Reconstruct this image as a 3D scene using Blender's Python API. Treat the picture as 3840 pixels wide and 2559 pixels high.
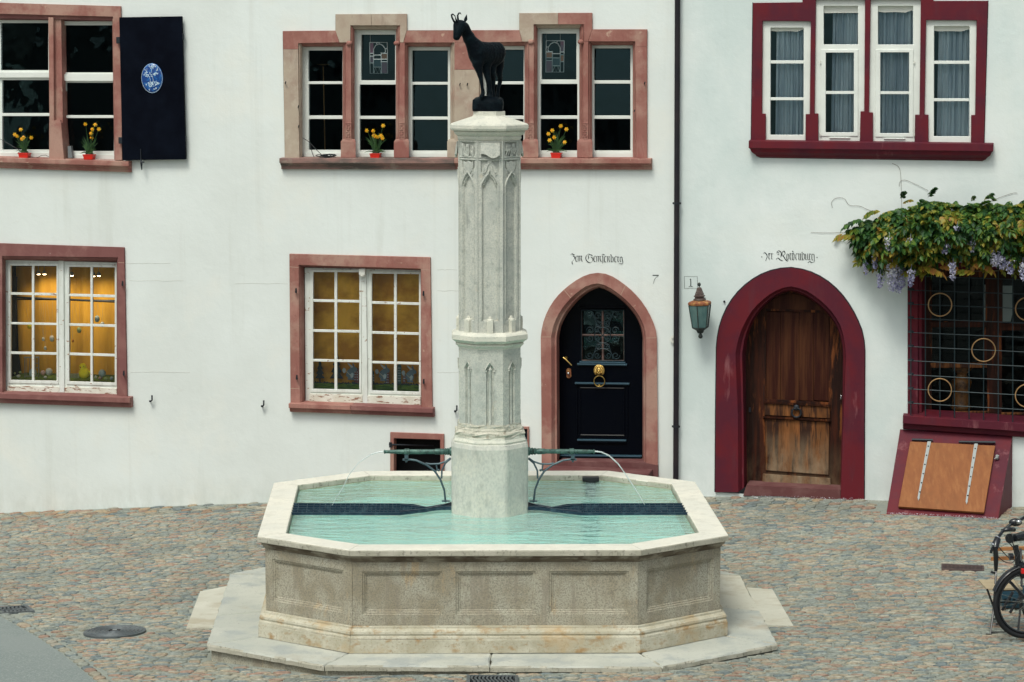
import bpy, bmesh, math, random
from mathutils import Vector, Matrix
import numpy as np
random.seed(7)
R = math.radians
scene = bpy.context.scene
for o in list(bpy.data.objects): bpy.data.objects.remove(o)

# ---------------------------------------------------------------- camera, sky, sun, exposure
FOC, PITCH, CAMH = 8700.0, 0.12420, 4.8
cam_d = bpy.data.cameras.new('camera'); cam = bpy.data.objects.new('camera', cam_d)
scene.collection.objects.link(cam); scene.camera = cam
cam.location = (0, 0, CAMH); cam.rotation_euler = (math.pi/2 - PITCH, 0, 0)
cam_d.sensor_width = 36; cam_d.lens = FOC/3840*36; cam_d.clip_start = .1; cam_d.clip_end = 2000

world = bpy.data.worlds.new('World'); scene.world = world; world.use_nodes = True
nt = world.node_tree; nt.nodes.clear()
sky = nt.nodes.new('ShaderNodeTexSky'); sky.sky_type = 'NISHITA'; sky.sun_disc = False
SUN_EL, SUN_ROT = R(58), R(205)
sky.sun_elevation = SUN_EL; sky.sun_rotation = SUN_ROT
sky.air_density = 1.0; sky.dust_density = 7.0; sky.ozone_density = 1.0; sky.altitude = 200
hs = nt.nodes.new('ShaderNodeHueSaturation'); hs.inputs['Saturation'].default_value = .42
bg = nt.nodes.new('ShaderNodeBackground'); bg.inputs['Strength'].default_value = .112
wo = nt.nodes.new('ShaderNodeOutputWorld')
tint = nt.nodes.new('ShaderNodeMix'); tint.data_type = 'RGBA'; tint.blend_type = 'MULTIPLY'; tint.inputs[0].default_value = 1; tint.inputs[7].default_value = (.955, 1.0, .985, 1)
nt.links.new(sky.outputs[0], hs.inputs['Color']); nt.links.new(hs.outputs[0], tint.inputs[6]); nt.links.new(tint.outputs[2], bg.inputs[0]); nt.links.new(bg.outputs[0], wo.inputs[0])

sun_d = bpy.data.lights.new('sun', 'SUN'); sun_d.energy = 1.5; sun_d.angle = R(16); sun_d.color = (1, .985, .87)
sun = bpy.data.objects.new('sun', sun_d); scene.collection.objects.link(sun)
# direction towards the sun (same azimuth as the sky's)
sv = Vector((math.sin(SUN_ROT)*math.cos(SUN_EL), math.cos(SUN_ROT)*math.cos(SUN_EL), math.sin(SUN_EL)))
sun.rotation_euler = sv.to_track_quat('Z', 'Y').to_euler()
vs = scene.view_settings
vs.view_transform = 'Standard'; vs.look = 'None'; vs.exposure = 0.16; vs.gamma = 1; vs.use_curve_mapping = False
scene.cycles.max_bounces = 8; scene.cycles.transparent_max_bounces = 16

# ---------------------------------------------------------------- pixel <-> place
CP, SP = math.cos(PITCH), math.sin(PITCH)
def ray(px, py):
    X = px - 1920; U = -(py - 1279.5)
    return Vector((X, FOC*CP + U*SP, -FOC*SP + U*CP))
CAMV = Vector((0, 0, CAMH))
TW, YW = .215, 25.3464
NRM = Vector((-TW, -1, 0)).normalized(); TAN = Vector((1, -TW, 0)).normalized()
P0W = Vector((0, YW, 0)); UP = Vector((0, 0, 1))
def W(px, py, d=0.0):
    """point on the facade plane, d metres out of it"""
    r = ray(px, py); t = ((P0W + NRM*d) - CAMV).dot(NRM)/r.dot(NRM)
    return CAMV + r*t
def Yp(px, py, y):
    r = ray(px, py); return CAMV + r*(y/r.y)
def Zp(px, py, z):
    r = ray(px, py); return CAMV + r*((z-CAMH)/r.z)
def zoomer(ox, oy, s): return lambda x, y: (ox + x/s, oy + y/s)
def wuv(u, z, d=0.0): return P0W + TAN*u + NRM*d + UP*z
def proj(p):
    v = Vector(p) - CAMV; dd = v.y*CP - v.z*SP; uu = v.y*SP + v.z*CP
    return (1920 + FOC*v.x/dd, 1279.5 - FOC*uu/dd)

# ---------------------------------------------------------------- object helpers
COL = scene.collection
WL = {}
def empty(name, loc, label=None, cat=None, group=None, parent=None, kind=None):
    o = bpy.data.objects.new(name, None); COL.objects.link(o)
    loc = Vector(loc); o.empty_display_size = .1
    if parent is not None: o.parent = parent; o.location = loc - WL[parent.name]
    else: o.location = loc
    WL[o.name] = loc
    tag(o, label, cat, group, kind); return o
def tag(o, label=None, cat=None, group=None, kind=None):
    if label: o['label'] = label
    if cat: o['category'] = cat
    if group: o['group'] = group
    if kind: o['kind'] = kind
    return o
class MB:
    def __init__(s): s.bm = bmesh.new()
    def v(s, p): return s.bm.verts.new(p)
    def face(s, pts):
        vs_ = [s.v(p) for p in pts]
        try: return s.bm.faces.new(vs_)
        except ValueError: return None
    def loft(s, loops, closed=True, cap0=False, cap1=False):
        L = [[s.v(p) for p in lp] for lp in loops]; n = len(L[0])
        for a, b in zip(L, L[1:]):
            for i in range(n if closed else n-1):
                j = (i+1) % n
                s.bm.faces.new((a[i], a[j], b[j], b[i]))
        if cap0: s.bm.faces.new(list(reversed(L[0])))
        if cap1: s.bm.faces.new(L[-1])
        return s
    def box(s, c, sx, sy, sz, rz=0, M=None):
        M = M or Matrix.Rotation(rz, 3, 'Z'); c = Vector(c)
        P = [c + M @ Vector((x*sx/2, y*sy/2, z*sz/2)) for z in (-1, 1) for x, y in ((-1,-1),(1,-1),(1,1),(-1,1))]
        return s.loft([P[:4], P[4:]], cap0=True, cap1=True)
    def prism(s, pts, off):
        """front polygon pts, extruded by vector off"""
        off = Vector(off); return s.loft([pts, [p+off for p in pts]], cap0=True, cap1=True)
    def tube(s, path, r, n=8, caps=True, flat=1.0):
        path = [Vector(p) for p in path]; rs = r if isinstance(r, (list, tuple)) else [r]*len(path)
        loops = []; prev = None
        for i, p in enumerate(path):
            t = (path[min(i+1, len(path)-1)] - path[max(i-1, 0)])
            if t.length < 1e-9: t = Vector((0, 0, 1))
            t.normalize()
            if prev is None:
                a = Vector((0, 0, 1)) if abs(t.z) < .9 else Vector((0, 1, 0))
                u = t.cross(a).normalized()
            else: u = (prev - t*prev.dot(t)).normalized()
            prev = u; w = t.cross(u)
            loops.append([p + (u*math.cos(k*2*math.pi/n) + w*math.sin(k*2*math.pi/n)*flat)*rs[i] for k in range(n)])
        return s.loft(loops, cap0=caps, cap1=caps)
    def lathe(s, c, prof, n=16, rot=0, axis=None):
        c = Vector(c); M = axis or Matrix.Identity(3)
        loops = [[c + M @ Vector((r*math.cos(rot+k*2*math.pi/n), r*math.sin(rot+k*2*math.pi/n), z)) for k in range(n)] for r, z in prof]
        return s.loft(loops, cap0=True, cap1=True)
    def ball(s, c, rx, ry=None, rz=None, seg=12, ring=8, M=None):
        ry = ry or rx; rz = rz or rx; c = Vector(c); M = M or Matrix.Identity(3)
        loops = []
        for i in range(1, ring):
            a = math.pi*i/ring
            loops.append([c + M @ Vector((rx*math.sin(a)*math.cos(k*2*math.pi/seg), ry*math.sin(a)*math.sin(k*2*math.pi/seg), -rz*math.cos(a))) for k in range(seg)])
        return s.loft(loops, cap0=True, cap1=True)
    def torus(s, c, r, t, ax1, ax2, n=28, m=6):
        pts = [Vector(c) + ax1*(r*math.cos(2*math.pi*i/n)) + ax2*(r*math.sin(2*math.pi*i/n)) for i in range(n)]
        nrm = ax1.cross(ax2).normalized(); loops = []
        for i in range(n+1):
            p = pts[i % n]; rad = (p - Vector(c)).normalized()
            loops.append([p + (rad*math.cos(2*math.pi*k/m) + nrm*math.sin(2*math.pi*k/m))*t for k in range(m)])
        return s.loft(loops)
    def plate(s, outer, holes, thick, nrm=None, back=True):
        """flat polygon with holes (3D points), extruded back by thick along -nrm"""
        nrm = nrm or NRM
        off = -nrm*thick
        for k, o in enumerate((Vector((0,0,0)), off) if (back and thick) else (Vector((0,0,0)),)):
            es = []
            for lp in [outer]+list(holes):
                vs_ = [s.v(p+o) for p in lp]
                es += [s.bm.edges.new((vs_[i], vs_[(i+1) % len(vs_)])) for i in range(len(vs_))]
            bmesh.ops.triangle_fill(s.bm, use_beauty=True, use_dissolve=False, edges=es, normal=nrm if k == 0 else -nrm)
        if thick:
            for lp in [outer]+list(holes):
                s.loft([lp, [p+off for p in lp]])
        return s
    def build(s, name, mat, parent=None, smooth=None, bevel=0, recalc=True, loc=None, **tags):
        bm = s.bm
        bmesh.ops.remove_doubles(bm, verts=bm.verts, dist=1e-5)
        if recalc: bmesh.ops.recalc_face_normals(bm, faces=bm.faces)
        base = WL[parent.name] if parent is not None else Vector(loc or (0, 0, 0))
        if base.length: bmesh.ops.translate(bm, verts=bm.verts, vec=-base)
        me = bpy.data.meshes.new(name); bm.to_mesh(me); bm.free()
        for m in (mat if isinstance(mat, (list, tuple)) else [mat]): me.materials.append(m)
        o = bpy.data.objects.new(name, me); COL.objects.link(o)
        if parent is not None: o.parent = parent
        else: o.location = base
        WL[o.name] = Vector(base)
        if smooth is not None:
            for p in me.polygons: p.use_smooth = True
            if smooth < 3:
                try: me.set_sharp_from_angle(angle=smooth)
                except Exception: pass
        if bevel:
            b = o.modifiers.new('bevel', 'BEVEL'); b.width = bevel; b.segments = 2; b.limit_method = 'ANGLE'; b.angle_limit = R(40)
            b.harden_normals = False
        tag(o, tags.get('label'), tags.get('cat'), tags.get('group'), tags.get('kind'))
        return o

# ---------------------------------------------------------------- materials
def ramp(nodes, stops, interp='LINEAR'):
    r = nodes.new('ShaderNodeValToRGB'); r.color_ramp.interpolation = interp
    e = r.color_ramp.elements
    while len(e) > 1: e.remove(e[-1])
    e[0].position = stops[0][0]; e[0].color = (*stops[0][1], 1)
    for p, c in stops[1:]:
        q = e.new(p); q.color = (*c, 1)
    return r
def material(name, base, rough=.7, metal=0, spots=(), bump=(), spec=.5, coat=0, sheen=0, emis=None, transl=0, zgrad=None):
    """spots: (colour, noise scale xyz or number, lo, hi, strength[, detail]) layers blended over the base colour
       bump: (scale, strength, distance)"""
    m = bpy.data.materials.new(name); m.use_nodes = True
    n, l = m.node_tree.nodes, m.node_tree.links
    b = n['Principled BSDF']; b.inputs['Roughness'].default_value = rough; b.inputs['Metallic'].default_value = metal
    b.inputs['Specular IOR Level'].default_value = spec; b.inputs['Coat Weight'].default_value = coat
    geo = n.new('ShaderNodeNewGeometry')
    def noise(scale, detail=4, rgh=.6, seed=0):
        t = n.new('ShaderNodeTexNoise'); t.inputs['Detail'].default_value = detail; t.inputs['Roughness'].default_value = rgh
        if isinstance(scale, (tuple, list)):
            mp = n.new('ShaderNodeMapping'); mp.inputs['Scale'].default_value = scale; mp.inputs['Location'].default_value = (seed*3.1, seed*1.7, seed*2.3)
            l.new(geo.outputs['Position'], mp.inputs[0]); l.new(mp.outputs[0], t.inputs['Vector']); t.inputs['Scale'].default_value = 1
        else:
            mp = n.new('ShaderNodeMapping'); mp.inputs['Location'].default_value = (seed*3.1, seed*1.7, seed*2.3)
            l.new(geo.outputs['Position'], mp.inputs[0]); l.new(mp.outputs[0], t.inputs['Vector']); t.inputs['Scale'].default_value = scale
        return t
    rgb = n.new('ShaderNodeRGB'); rgb.outputs[0].default_value = (*base, 1); cur = rgb.outputs[0]
    for i, sp in enumerate(spots):
        c, sc, lo, hi, st = sp[:5]; det = sp[5] if len(sp) > 5 else 5
        t = noise(sc, det, .62, i+1); hi = lo+(hi-lo)*.72; st = min(1, st*1.3)
        mr = n.new('ShaderNodeMapRange'); mr.inputs['From Min'].default_value = lo; mr.inputs['From Max'].default_value = hi
        mr.inputs['To Max'].default_value = st; l.new(t.outputs[0], mr.inputs[0])
        mx = n.new('ShaderNodeMix'); mx.data_type = 'RGBA'; l.new(mr.outputs[0], mx.inputs[0]); l.new(cur, mx.inputs[6]); mx.inputs[7].default_value = (*c, 1)
        cur = mx.outputs[2]
    if zgrad:   # wear that belongs to the foot of the thing: (colour, z full, z none, strength, slope of the ground along x)
        sx = n.new('ShaderNodeSeparateXYZ'); l.new(geo.outputs['Position'], sx.inputs[0])
        ma = n.new('ShaderNodeMath'); ma.operation = 'MULTIPLY_ADD'; l.new(sx.outputs[0], ma.inputs[0]); ma.inputs[1].default_value = -zgrad[4]; l.new(sx.outputs[2], ma.inputs[2])
        mr = n.new('ShaderNodeMapRange'); mr.inputs['From Min'].default_value = zgrad[2]; mr.inputs['From Max'].default_value = zgrad[1]; mr.inputs['To Max'].default_value = zgrad[3]; l.new(ma.outputs[0], mr.inputs[0])
        t = noise((5, 5, 2.5), 6, .65, 21); m3 = n.new('ShaderNodeMapRange'); m3.inputs['From Min'].default_value = .35; m3.inputs['From Max'].default_value = .6; l.new(t.outputs[0], m3.inputs[0])
        mu = n.new('ShaderNodeMath'); mu.operation = 'MULTIPLY'; l.new(mr.outputs[0], mu.inputs[0]); l.new(m3.outputs[0], mu.inputs[1])
        mx = n.new('ShaderNodeMix'); mx.data_type = 'RGBA'; l.new(mu.outputs[0], mx.inputs[0]); l.new(cur, mx.inputs[6]); mx.inputs[7].default_value = (*zgrad[0], 1); cur = mx.outputs[2]
    l.new(cur, b.inputs['Base Color'])
    if bump:
        bs = bump if isinstance(bump, list) else [bump]; prev = None
        for k, (sc, st, dist) in enumerate(bs):
            t = noise(sc, 6, .65, 9+k); bp = n.new('ShaderNodeBump'); bp.inputs['Strength'].default_value = st; bp.inputs['Distance'].default_value = dist
            l.new(t.outputs[0], bp.inputs['Height'])
            if prev: l.new(prev, bp.inputs['Normal'])
            prev = bp.outputs[0]
        l.new(prev, b.inputs['Normal'])
    if emis: b.inputs['Emission Color'].default_value = (*emis[0], 1); b.inputs['Emission Strength'].default_value = emis[1]
    if transl:
        tr = n.new('ShaderNodeBsdfTranslucent'); l.new(cur, tr.inputs[0]); mx = n.new('ShaderNodeMixShader'); mx.inputs[0].default_value = transl
        l.new(b.outputs[0], mx.inputs[1]); l.new(tr.outputs[0], mx.inputs[2]); l.new(mx.outputs[0], n['Material Output'].inputs[0])
    return m
def glass_mat(name, tint=(1, 1, 1), ior=1.5, rough=0.0, bump=None, refl=(1, 1, 1)):
    m = bpy.data.materials.new(name); m.use_nodes = True
    n, l = m.node_tree.nodes, m.node_tree.links; n.remove(n['Principled BSDF'])
    t = n.new('ShaderNodeBsdfTransparent'); t.inputs[0].default_value = (*tint, 1)
    g = n.new('ShaderNodeBsdfGlossy'); g.inputs['Roughness'].default_value = rough; g.inputs[0].default_value = (*refl, 1)
    f = n.new('ShaderNodeFresnel'); f.inputs[0].default_value = ior
    mx = n.new('ShaderNodeMixShader'); l.new(f.outputs[0], mx.inputs[0]); l.new(t.outputs[0], mx.inputs[1]); l.new(g.outputs[0], mx.inputs[2])
    l.new(mx.outputs[0], n['Material Output'].inputs[0])
    if bump:
        geo = n.new('ShaderNodeNewGeometry'); prev = None
        for sc, st, dist in bump:
            mp = n.new('ShaderNodeMapping'); mp.inputs['Scale'].default_value = sc
            tx = n.new('ShaderNodeTexNoise'); tx.inputs['Scale'].default_value = 1; tx.inputs['Detail'].default_value = 3
            l.new(geo.outputs['Position'], mp.inputs[0]); l.new(mp.outputs[0], tx.inputs['Vector'])
            bp = n.new('ShaderNodeBump'); bp.inputs['Strength'].default_value = st; bp.inputs['Distance'].default_value = dist
            l.new(tx.outputs[0], bp.inputs['Height'])
            if prev: l.new(prev, bp.inputs['Normal'])
            prev = bp.outputs[0]
        l.new(prev, g.inputs['Normal']); l.new(prev, f.inputs['Normal'])
    return m

M = {}
def mk(k, *a, **kw): M[k] = material(k, *a, **kw); return M[k]
mk('plaster_white', (.73, .775, .758), .9, spots=[((.66, .695, .67), (.5, .5, .35), .42, .72, .6), ((.76, .77, .72), 1.1, .5, .75, .5), ((.56, .585, .54), (3, 3, .25), .6, .78, .28), ((.60, .62, .585), (5, 5, .14), .56, .74, .28), ((.60,.62,.58), (6,6,9), .66, .8, .25)], bump=[(1.5, .25, .05), (7, .10, .012), (60, .15, .003)], spec=.2, zgrad=((.50, .53, .49), -.16, .25, .6, .066))
mk('plaster_cool', (.735, .785, .775), .9, spots=[((.56, .65, .64), (.6, .6, .4), .42, .68, .55), ((.72, .76, .73), 1.0, .5, .75, .5), ((.55, .62, .60), (3, 3, .3), .6, .78, .28)], bump=[(1.5, .25, .05), (7, .10, .012), (60, .15, .003)], spec=.2, zgrad=((.46, .52, .50), -.02, .4, .55, 0))
RED = dict(rough=.85, bump=[(30, .4, .006), (150, .25, .002)], spec=.25)
mk('sandstone_red', (.285, .124, .102), spots=[((.39, .20, .165), 3, .45, .7, .7), ((.27, .10, .085), (9, 9, 2), .5, .72, .6), ((.52, .36, .28), 8, .66, .74, .6), ((.42, .27, .215), 1.7, .52, .66, .55), ((.20, .10, .09), 40, .6, .75, .4)], **RED)
mk('sandstone_plum', (.205, .085, .08), spots=[((.27, .13, .115), 3, .45, .7, .6), ((.19, .075, .07), (8, 8, 2), .5, .72, .6), ((.50, .40, .36), 14, .70, .78, .6), ((.40, .24, .2), 1.5, .55, .7, .4)], **RED)
mk('sandstone_buff', (.43, .355, .28), spots=[((.36, .27, .215), 2.5, .45, .7, .7), ((.50, .43, .35), 6, .5, .7, .5), ((.26, .20, .17), (10, 10, 3), .58, .75, .5), ((.38, .2, .16), 1.3, .55, .7, .45)], **RED)
mk('sill_weathered', (.27, .16, .14), spots=[((.12, .10, .09), (2, 2, 12), .42, .62, .8), ((.36, .30, .25), 5, .55, .72, .5)], **RED)
mk('burgundy_paint', (.125, .012, .020), .6, spots=[((.085, .013, .026), 2, .42, .65, .7), ((.30, .12, .13), (5, 5, 1.1), .62, .78, .55), ((.10, .02, .03), (9, 9, 1.5), .55, .7, .5), ((.42,.3,.3), 45, .74, .8, .4)], bump=(40, .25, .004), spec=.2)
mk('joint_lime', (.42, .27, .21), .9)
mk('plaster_seam', (.54, .55, .52), .95)
mk('threshold_red', (.125, .048, .048), .85, spots=[((.18, .09, .085), 4, .45, .7, .6)], bump=(40, .3, .003), spec=.2)
mk('outline_black', (.012, .013, .02), .7)
mk('white_paint', (.74, .77, .73), .45, spots=[((.66, .69, .65), 4, .45, .7, .5)], bump=(50, .1, .002))
mk('white_paint_worn', (.72, .75, .71), .55, spots=[((.60, .62, .57), (12, 12, 3), .45, .7, .6), ((.34, .22, .15), (14, 14, 26), .63, .68, .9, 8)], bump=[(30, .35, .004)])
mk('peeling_paint', (.72, .72, .64), .7, spots=[((.60, .58, .48), 7, .45, .7, .6), ((.27, .15, .10), (10, 10, 40), .56, .60, .95, 8)], bump=[(25, .6, .006)])
mk('black_shutter', (.0012, .0022, .006), .6, spots=[((.003, .005, .011), 3, .4, .7, .8)], bump=((4, 4, .6), .15, .004), spec=.05)
mk('black_gloss', (.001, .0018, .0045), .3, bump=((30, 30, 2), .08, .002), spec=.10)
mk('door_ledge', (.03, .07, .10), .3, spec=.6)
mk('dark_iron', (.015, .02, .028), .55, metal=.3, bump=(80, .2, .002))
mk('grille_iron', (.012, .030, .038), .5, metal=.2, bump=(80, .2, .002))
mk('dark_pipe', (.016, .014, .019), .5, spots=[((.026, .02, .023), 4, .45, .7, .7)], spec=.25)
mk('brass', (.62, .42, .13), .28, metal=1, bump=(90, .2, .002))
mk('dull_gold', (.36, .22, .10), .55, metal=.4)
mk('oak_weathered', (.052, .014, .007), .6, spec=.15, spots=[((.018, .007, .005), (14, 14, 1.1), .4, .62, .85), ((.19, .06, .018), (13, 13, 1.7), .56, .69, .85, 9), ((.02, .012, .01), (30, 30, 2), .55, .68, .6)], bump=[((60, 60, 3), .4, .004)], zgrad=((.13, .085, .05), .1, .6, .8, 0))
mk('oak_bleached', (.15, .058, .018), .7, spec=.2, spots=[((.035, .014, .008), (15, 15, 1.6), .45, .62, .9, 8), ((.25, .095, .03), (12, 12, 1.5), .54, .70, .8), ((.02, .01, .008), (24, 24, 2.2), .56, .66, .8, 8)], bump=[((60, 60, 3), .5, .005)], zgrad=((.28, .21, .135), .18, .72, 1, 0))
mk('oak_dark', (.034, .008, .005), .55, spec=.15, spots=[((.075, .026, .011), (14, 14, .8), .45, .68, .8)], bump=[((60, 60, 3), .3, .003)])
mk('plywood_orange', (.27, .10, .034), .6, spec=.2, spots=[((.215, .075, .026), (14, 6, 1.4), .40, .76, .7), ((.33, .14, .05), (22, 10, 2), .5, .8, .5), ((.2, .08, .03), 3, .58, .76, .5)], bump=[((70, 70, 4), .2, .002)])
mk('galvanised', (.30, .33, .33), .6, metal=.25, spots=[((.3, .3, .28), 30, .5, .7, .5)])
mk('rim_limestone', (.67, .655, .575), .75, spots=[((.74, .71, .61), 2, .42, .65, .6), ((.58, .56, .48), 9, .5, .72, .5), ((.50, .48, .41), 60, .55, .75, .4)], bump=[(12, .2, .006), (90, .3, .003)])
mk('rim_edge', (.40, .385, .31), .9, spots=[((.50, .48, .40), 5, .45, .65, .7), ((.2, .19, .15), (40, 40, 25), .55, .68, .6)], bump=[(60, .6, .006)])  # darker, rougher tone for the sideways-facing faces of rim and slabs
mk('cornice_shaded', (.16, .13, .09), .9, spots=[((.34, .31, .24), (6, 6, 20), .48, .65, .7), ((.10, .075, .05), (5, 5, 9), .5, .66, .8)], bump=[(50, .6, .006)])
mk('basin_limestone', (.41, .385, .30), .9, spots=[((.31, .275, .195), (4, 4, 2.4), .42, .64, .75), ((.44, .43, .35), 2.2, .48, .68, .6), ((.46, .33, .18), (7, 7, 2), .6, .74, .6), ((.19, .175, .14), 90, .46, .68, .6), ((.26,.23,.18), (12,12,1.2), .56,.7,.5)], bump=[(70, .7, .007), (10, .25, .01)])
mk('plinth_limestone', (.43, .40, .30), .9, spots=[((.54, .52, .42), 4, .45, .65, .7), ((.36, .23, .105), (8, 8, 14), .54, .74, .75, 9), ((.30, .25, .17), 50, .54, .72, .5), ((.46, .34, .19), 2.4, .5, .65, .5)], bump=[(55, .7, .008)])
mk('column_limestone', (.56, .565, .505), .9, spots=[((.45, .47, .43), 5, .44, .64, .7), ((.62, .61, .53), 3, .5, .7, .6), ((.38, .41, .38), 80, .44, .70, .6), ((.30, .32, .29), 18, .54, .74, .5), ((.22, .24, .22), (9, 9, 2), .62, .76, .5), ((.5, .42, .31), 7, .66, .76, .4)], bump=[(75, .7, .006), (14, .3, .008)])
mk('column_cap', (.66, .65, .56), .85, spots=[((.54, .55, .48), 6, .45, .65, .6), ((.36, .37, .32), 60, .58, .68, .5)], bump=[(70, .5, .005)])
mk('column_base', (.59, .59, .525), .9, spots=[((.50, .51, .46), 4, .44, .64, .7), ((.64, .62, .53), 3, .5, .7, .6), ((.44, .45, .41), (60, 60, 35), .44, .72, .6), ((.36, .37, .33), (12, 12, 5), .54, .74, .5), ((.55, .5, .38), 2.2, .58, .72, .5)], bump=[((60, 60, 25), .8, .008)])
mk('column_scar', (.60, .58, .49), .95, spots=[((.46, .45, .37), 9, .42, .62, .7), ((.33, .29, .22), 26, .58, .68, .6)], bump=[(30, .9, .02)])
mk('platform_stone', (.43, .445, .395), .85, spots=[((.50, .51, .45), 1.6, .45, .65, .7), ((.33, .36, .35), (3, 3, 3), .5, .68, .6), ((.36, .29, .20), 1.1, .6, .75, .45), ((.2, .2, .18), 55, .62, .7, .5)], bump=[(40, .4, .005)])
mk('platform_warm', (.50, .49, .41), .85, spots=[((.40, .36, .27), 2.2, .48, .66, .7), ((.56, .55, .47), 3, .5, .7, .6), ((.2, .17, .13), 30, .64, .72, .5)], bump=[(40, .4, .005)])
mk('basin_inside', (.40, .40, .26), .8, spots=[((.26, .28, .16), 4, .45, .65, .7), ((.45, .50, .38), 2, .5, .7, .5)])
mk('basin_floor', (.34, .82, .74), .6, spots=[((.22, .70, .66), (3, 9, 3), .4, .6, .8), ((.50, .90, .82), (4, 14, 3), .5, .66, .7), ((.5, .85, .72), (6, 22, 3), .55, .66, .6)])
mk('verdigris', (.055, .115, .10), .5, metal=.35, spots=[((.10, .19, .16), 14, .45, .65, .7), ((.02, .035, .03), 30, .52, .66, .6)], bump=[(90, .3, .003)])
mk('bracket_iron', (.06, .10, .12), .5, metal=.3, spots=[((.11, .16, .18), 12, .5, .68, .6)])
mk('blue_iron', (.010, .030, .055), .4, metal=.3, spots=[((.05, .09, .12), 18, .5, .68, .6)])
mk('statue_bronze', (.0015, .004, .007), .5, metal=0, spec=.07, spots=[((.0035, .009, .013), 12, .45, .65, .8)], bump=[(34, .9, .016), (110, .4, .004)])
mk('mortar', (.25, .275, .24), .95, spots=[((.22, .255, .235), 2, .45, .65, .7), ((.30, .31, .26), .6, .45, .6, .5), ((.12, .13, .11), 40, .56, .7, .5)], bump=[(40, .5, .01)])
mk('asphalt', (.19, .225, .215), .9, spots=[((.30, .33, .31), 60, .5, .62, .6), ((.15, .175, .17), 90, .55, .68, .6), ((.23, .26, .25), .8, .45, .6, .5)], bump=[(150, .7, .006)])
mk('cast_iron', (.10, .12, .13), .55, metal=.3, spots=[((.15, .17, .175), 4, .45, .65, .6), ((.07, .075, .08), 30, .5, .66, .6)], bump=[(60, .3, .004)])
mk('rust_iron', (.08, .055, .055), .8, metal=.2, spots=[((.13, .09, .075), 20, .5, .66, .6)])
mk('black_hole', (.004, .005, .006), .9)
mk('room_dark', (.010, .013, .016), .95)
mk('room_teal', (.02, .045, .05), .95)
mk('orange_cloth', (.74, .42, .045), .9, spots=[((.56, .30, .03), (2, 2, .6), .42, .64, .7)], bump=[((3, 3, .5), .5, .08)])
mk('orange_screen', (.90, .50, .06), .9, spots=[((.50, .21, .02), (1.5, 1.5, 2), .42, .64, .7)], bump=[((3, 3, .5), .4, .08)])
mk('curtain', (.74, .84, .90), .9, spots=[((.36, .46, .56), (6, 6, .4), .45, .65, .6)], transl=.3)
mk('red_plastic', (.62, .018, .008), .4)
mk('soil', (.04, .025, .015), .95)
mk('leaf_dark', (.022, .07, .022), .5, spots=[((.05, .13, .03), 20, .45, .65, .6)], transl=.15)
mk('petal_yellow', (.78, .50, .01), .5, transl=.2)
mk('trumpet_orange', (.85, .36, .005), .5, transl=.15)
mk('porcelain_blue', (.008, .05, .22), .2, spots=[((.02, .14, .42), 22, .5, .62, .6)])
mk('porcelain_white', (.48, .62, .72), .4)
mk('black_rubber', (.008, .009, .011), .6)
mk('bike_black', (.010, .012, .016), .25, spec=.6)
mk('rim_strip', (.35, .37, .38), .35, metal=.5)
mk('chrome', (.6, .62, .63), .2, metal=1)
mk('chair_wood', (.36, .16, .055), .6, spots=[((.22, .09, .03), (12, 3, 12), .45, .65, .6)])
mk('seat_wood', (.42, .34, .22), .6)
mk('crate_blue', (.015, .05, .075), .4)
mk('red_lamp', (.6, .01, .01), .3)
mk('copper_rust', (.26, .085, .035), .6, spots=[((.42, .22, .07), 18, .5, .66, .8), ((.06, .03, .025), 24, .52, .66, .6)], metal=.2, bump=[(60, .4, .004)])
mk('lantern_roof', (.07, .045, .04), .6, metal=.2, spots=[((.17, .15, .13), (8, 8, 40), .5, .62, .7)])
mk('lantern_frame', (.015, .028, .028), .6, spots=[((.07, .07, .05), 30, .55, .68, .6)])
mk('lantern_glass', (.065, .135, .135), .22, spots=[((.12, .21, .20), (6, 6, 3), .45, .65, .6)], spec=.6)
mk('ink', (.008, .014, .018), .8)
mk('ink_pale', (.09, .13, .14), .8)
mk('egg_white', (.62, .64, .58), .5)
mk('egg_blue', (.35, .45, .45), .5)
mk('egg_green', (.35, .45, .20), .5)
mk('egg_pink', (.55, .35, .30), .5)
mk('chick_yellow', (.93, .80, .02), .9, bump=[(60, .9, .01)])
mk('beak', (.6, .2, .02), .5)
mk('lawn_green', (.045, .11, .02), .9, spots=[((.12, .22, .03), (9, 9, 50), .45, .6, .7)], bump=[(60, .8, .01)])
mk('paper_fir', (.018, .035, .045), .8)
mk('paper_grey', (.11, .17, .215), .8)
mk('paper_pale', (.38, .48, .54), .8)
mk('paper_house', (.16, .055, .05), .8)
mk('paper_teal', (.05, .12, .13), .8)
mk('cage_metal', (.30, .32, .29), .5)
mk('string', (.55, .48, .30), .8)
mk('bulb', (1, .9, .7), .5, emis=((1, .72, .42), 22))
mk('lead_came', (.36, .42, .43), .5, metal=.3)
mk('stain_mauve', (.12, .075, .11), .3); mk('stain_amber', (.26, .12, .06), .3); mk('stain_smoke', (.03, .07, .085), .2)
mk('vase_wood', (.28, .11, .03), .35, spots=[((.1, .035, .012), 14, .5, .62, .8)])
mk('petals_fallen', (.52, .50, .56), .8)
mk('stem_brown', (.10, .07, .045), .9)
mk('opposite_render', (.16, .165, .16), .9)
mk('plastic_white', (.74, .74, .68), .4)
mk('cable', (.01, .012, .015), .5)
mk('grey_metal', (.16, .18, .19), .5)
M['window_glass'] = glass_mat('window_glass', (.93, .96, .96), 1.45, refl=(.55, 1, 1.1), bump=[((1.6, 1.6, 1.1), .4, .03)])
M['dark_glass'] = glass_mat('dark_glass', (.8, .85, .85), 1.3, refl=(.6, .7, .75))
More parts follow.
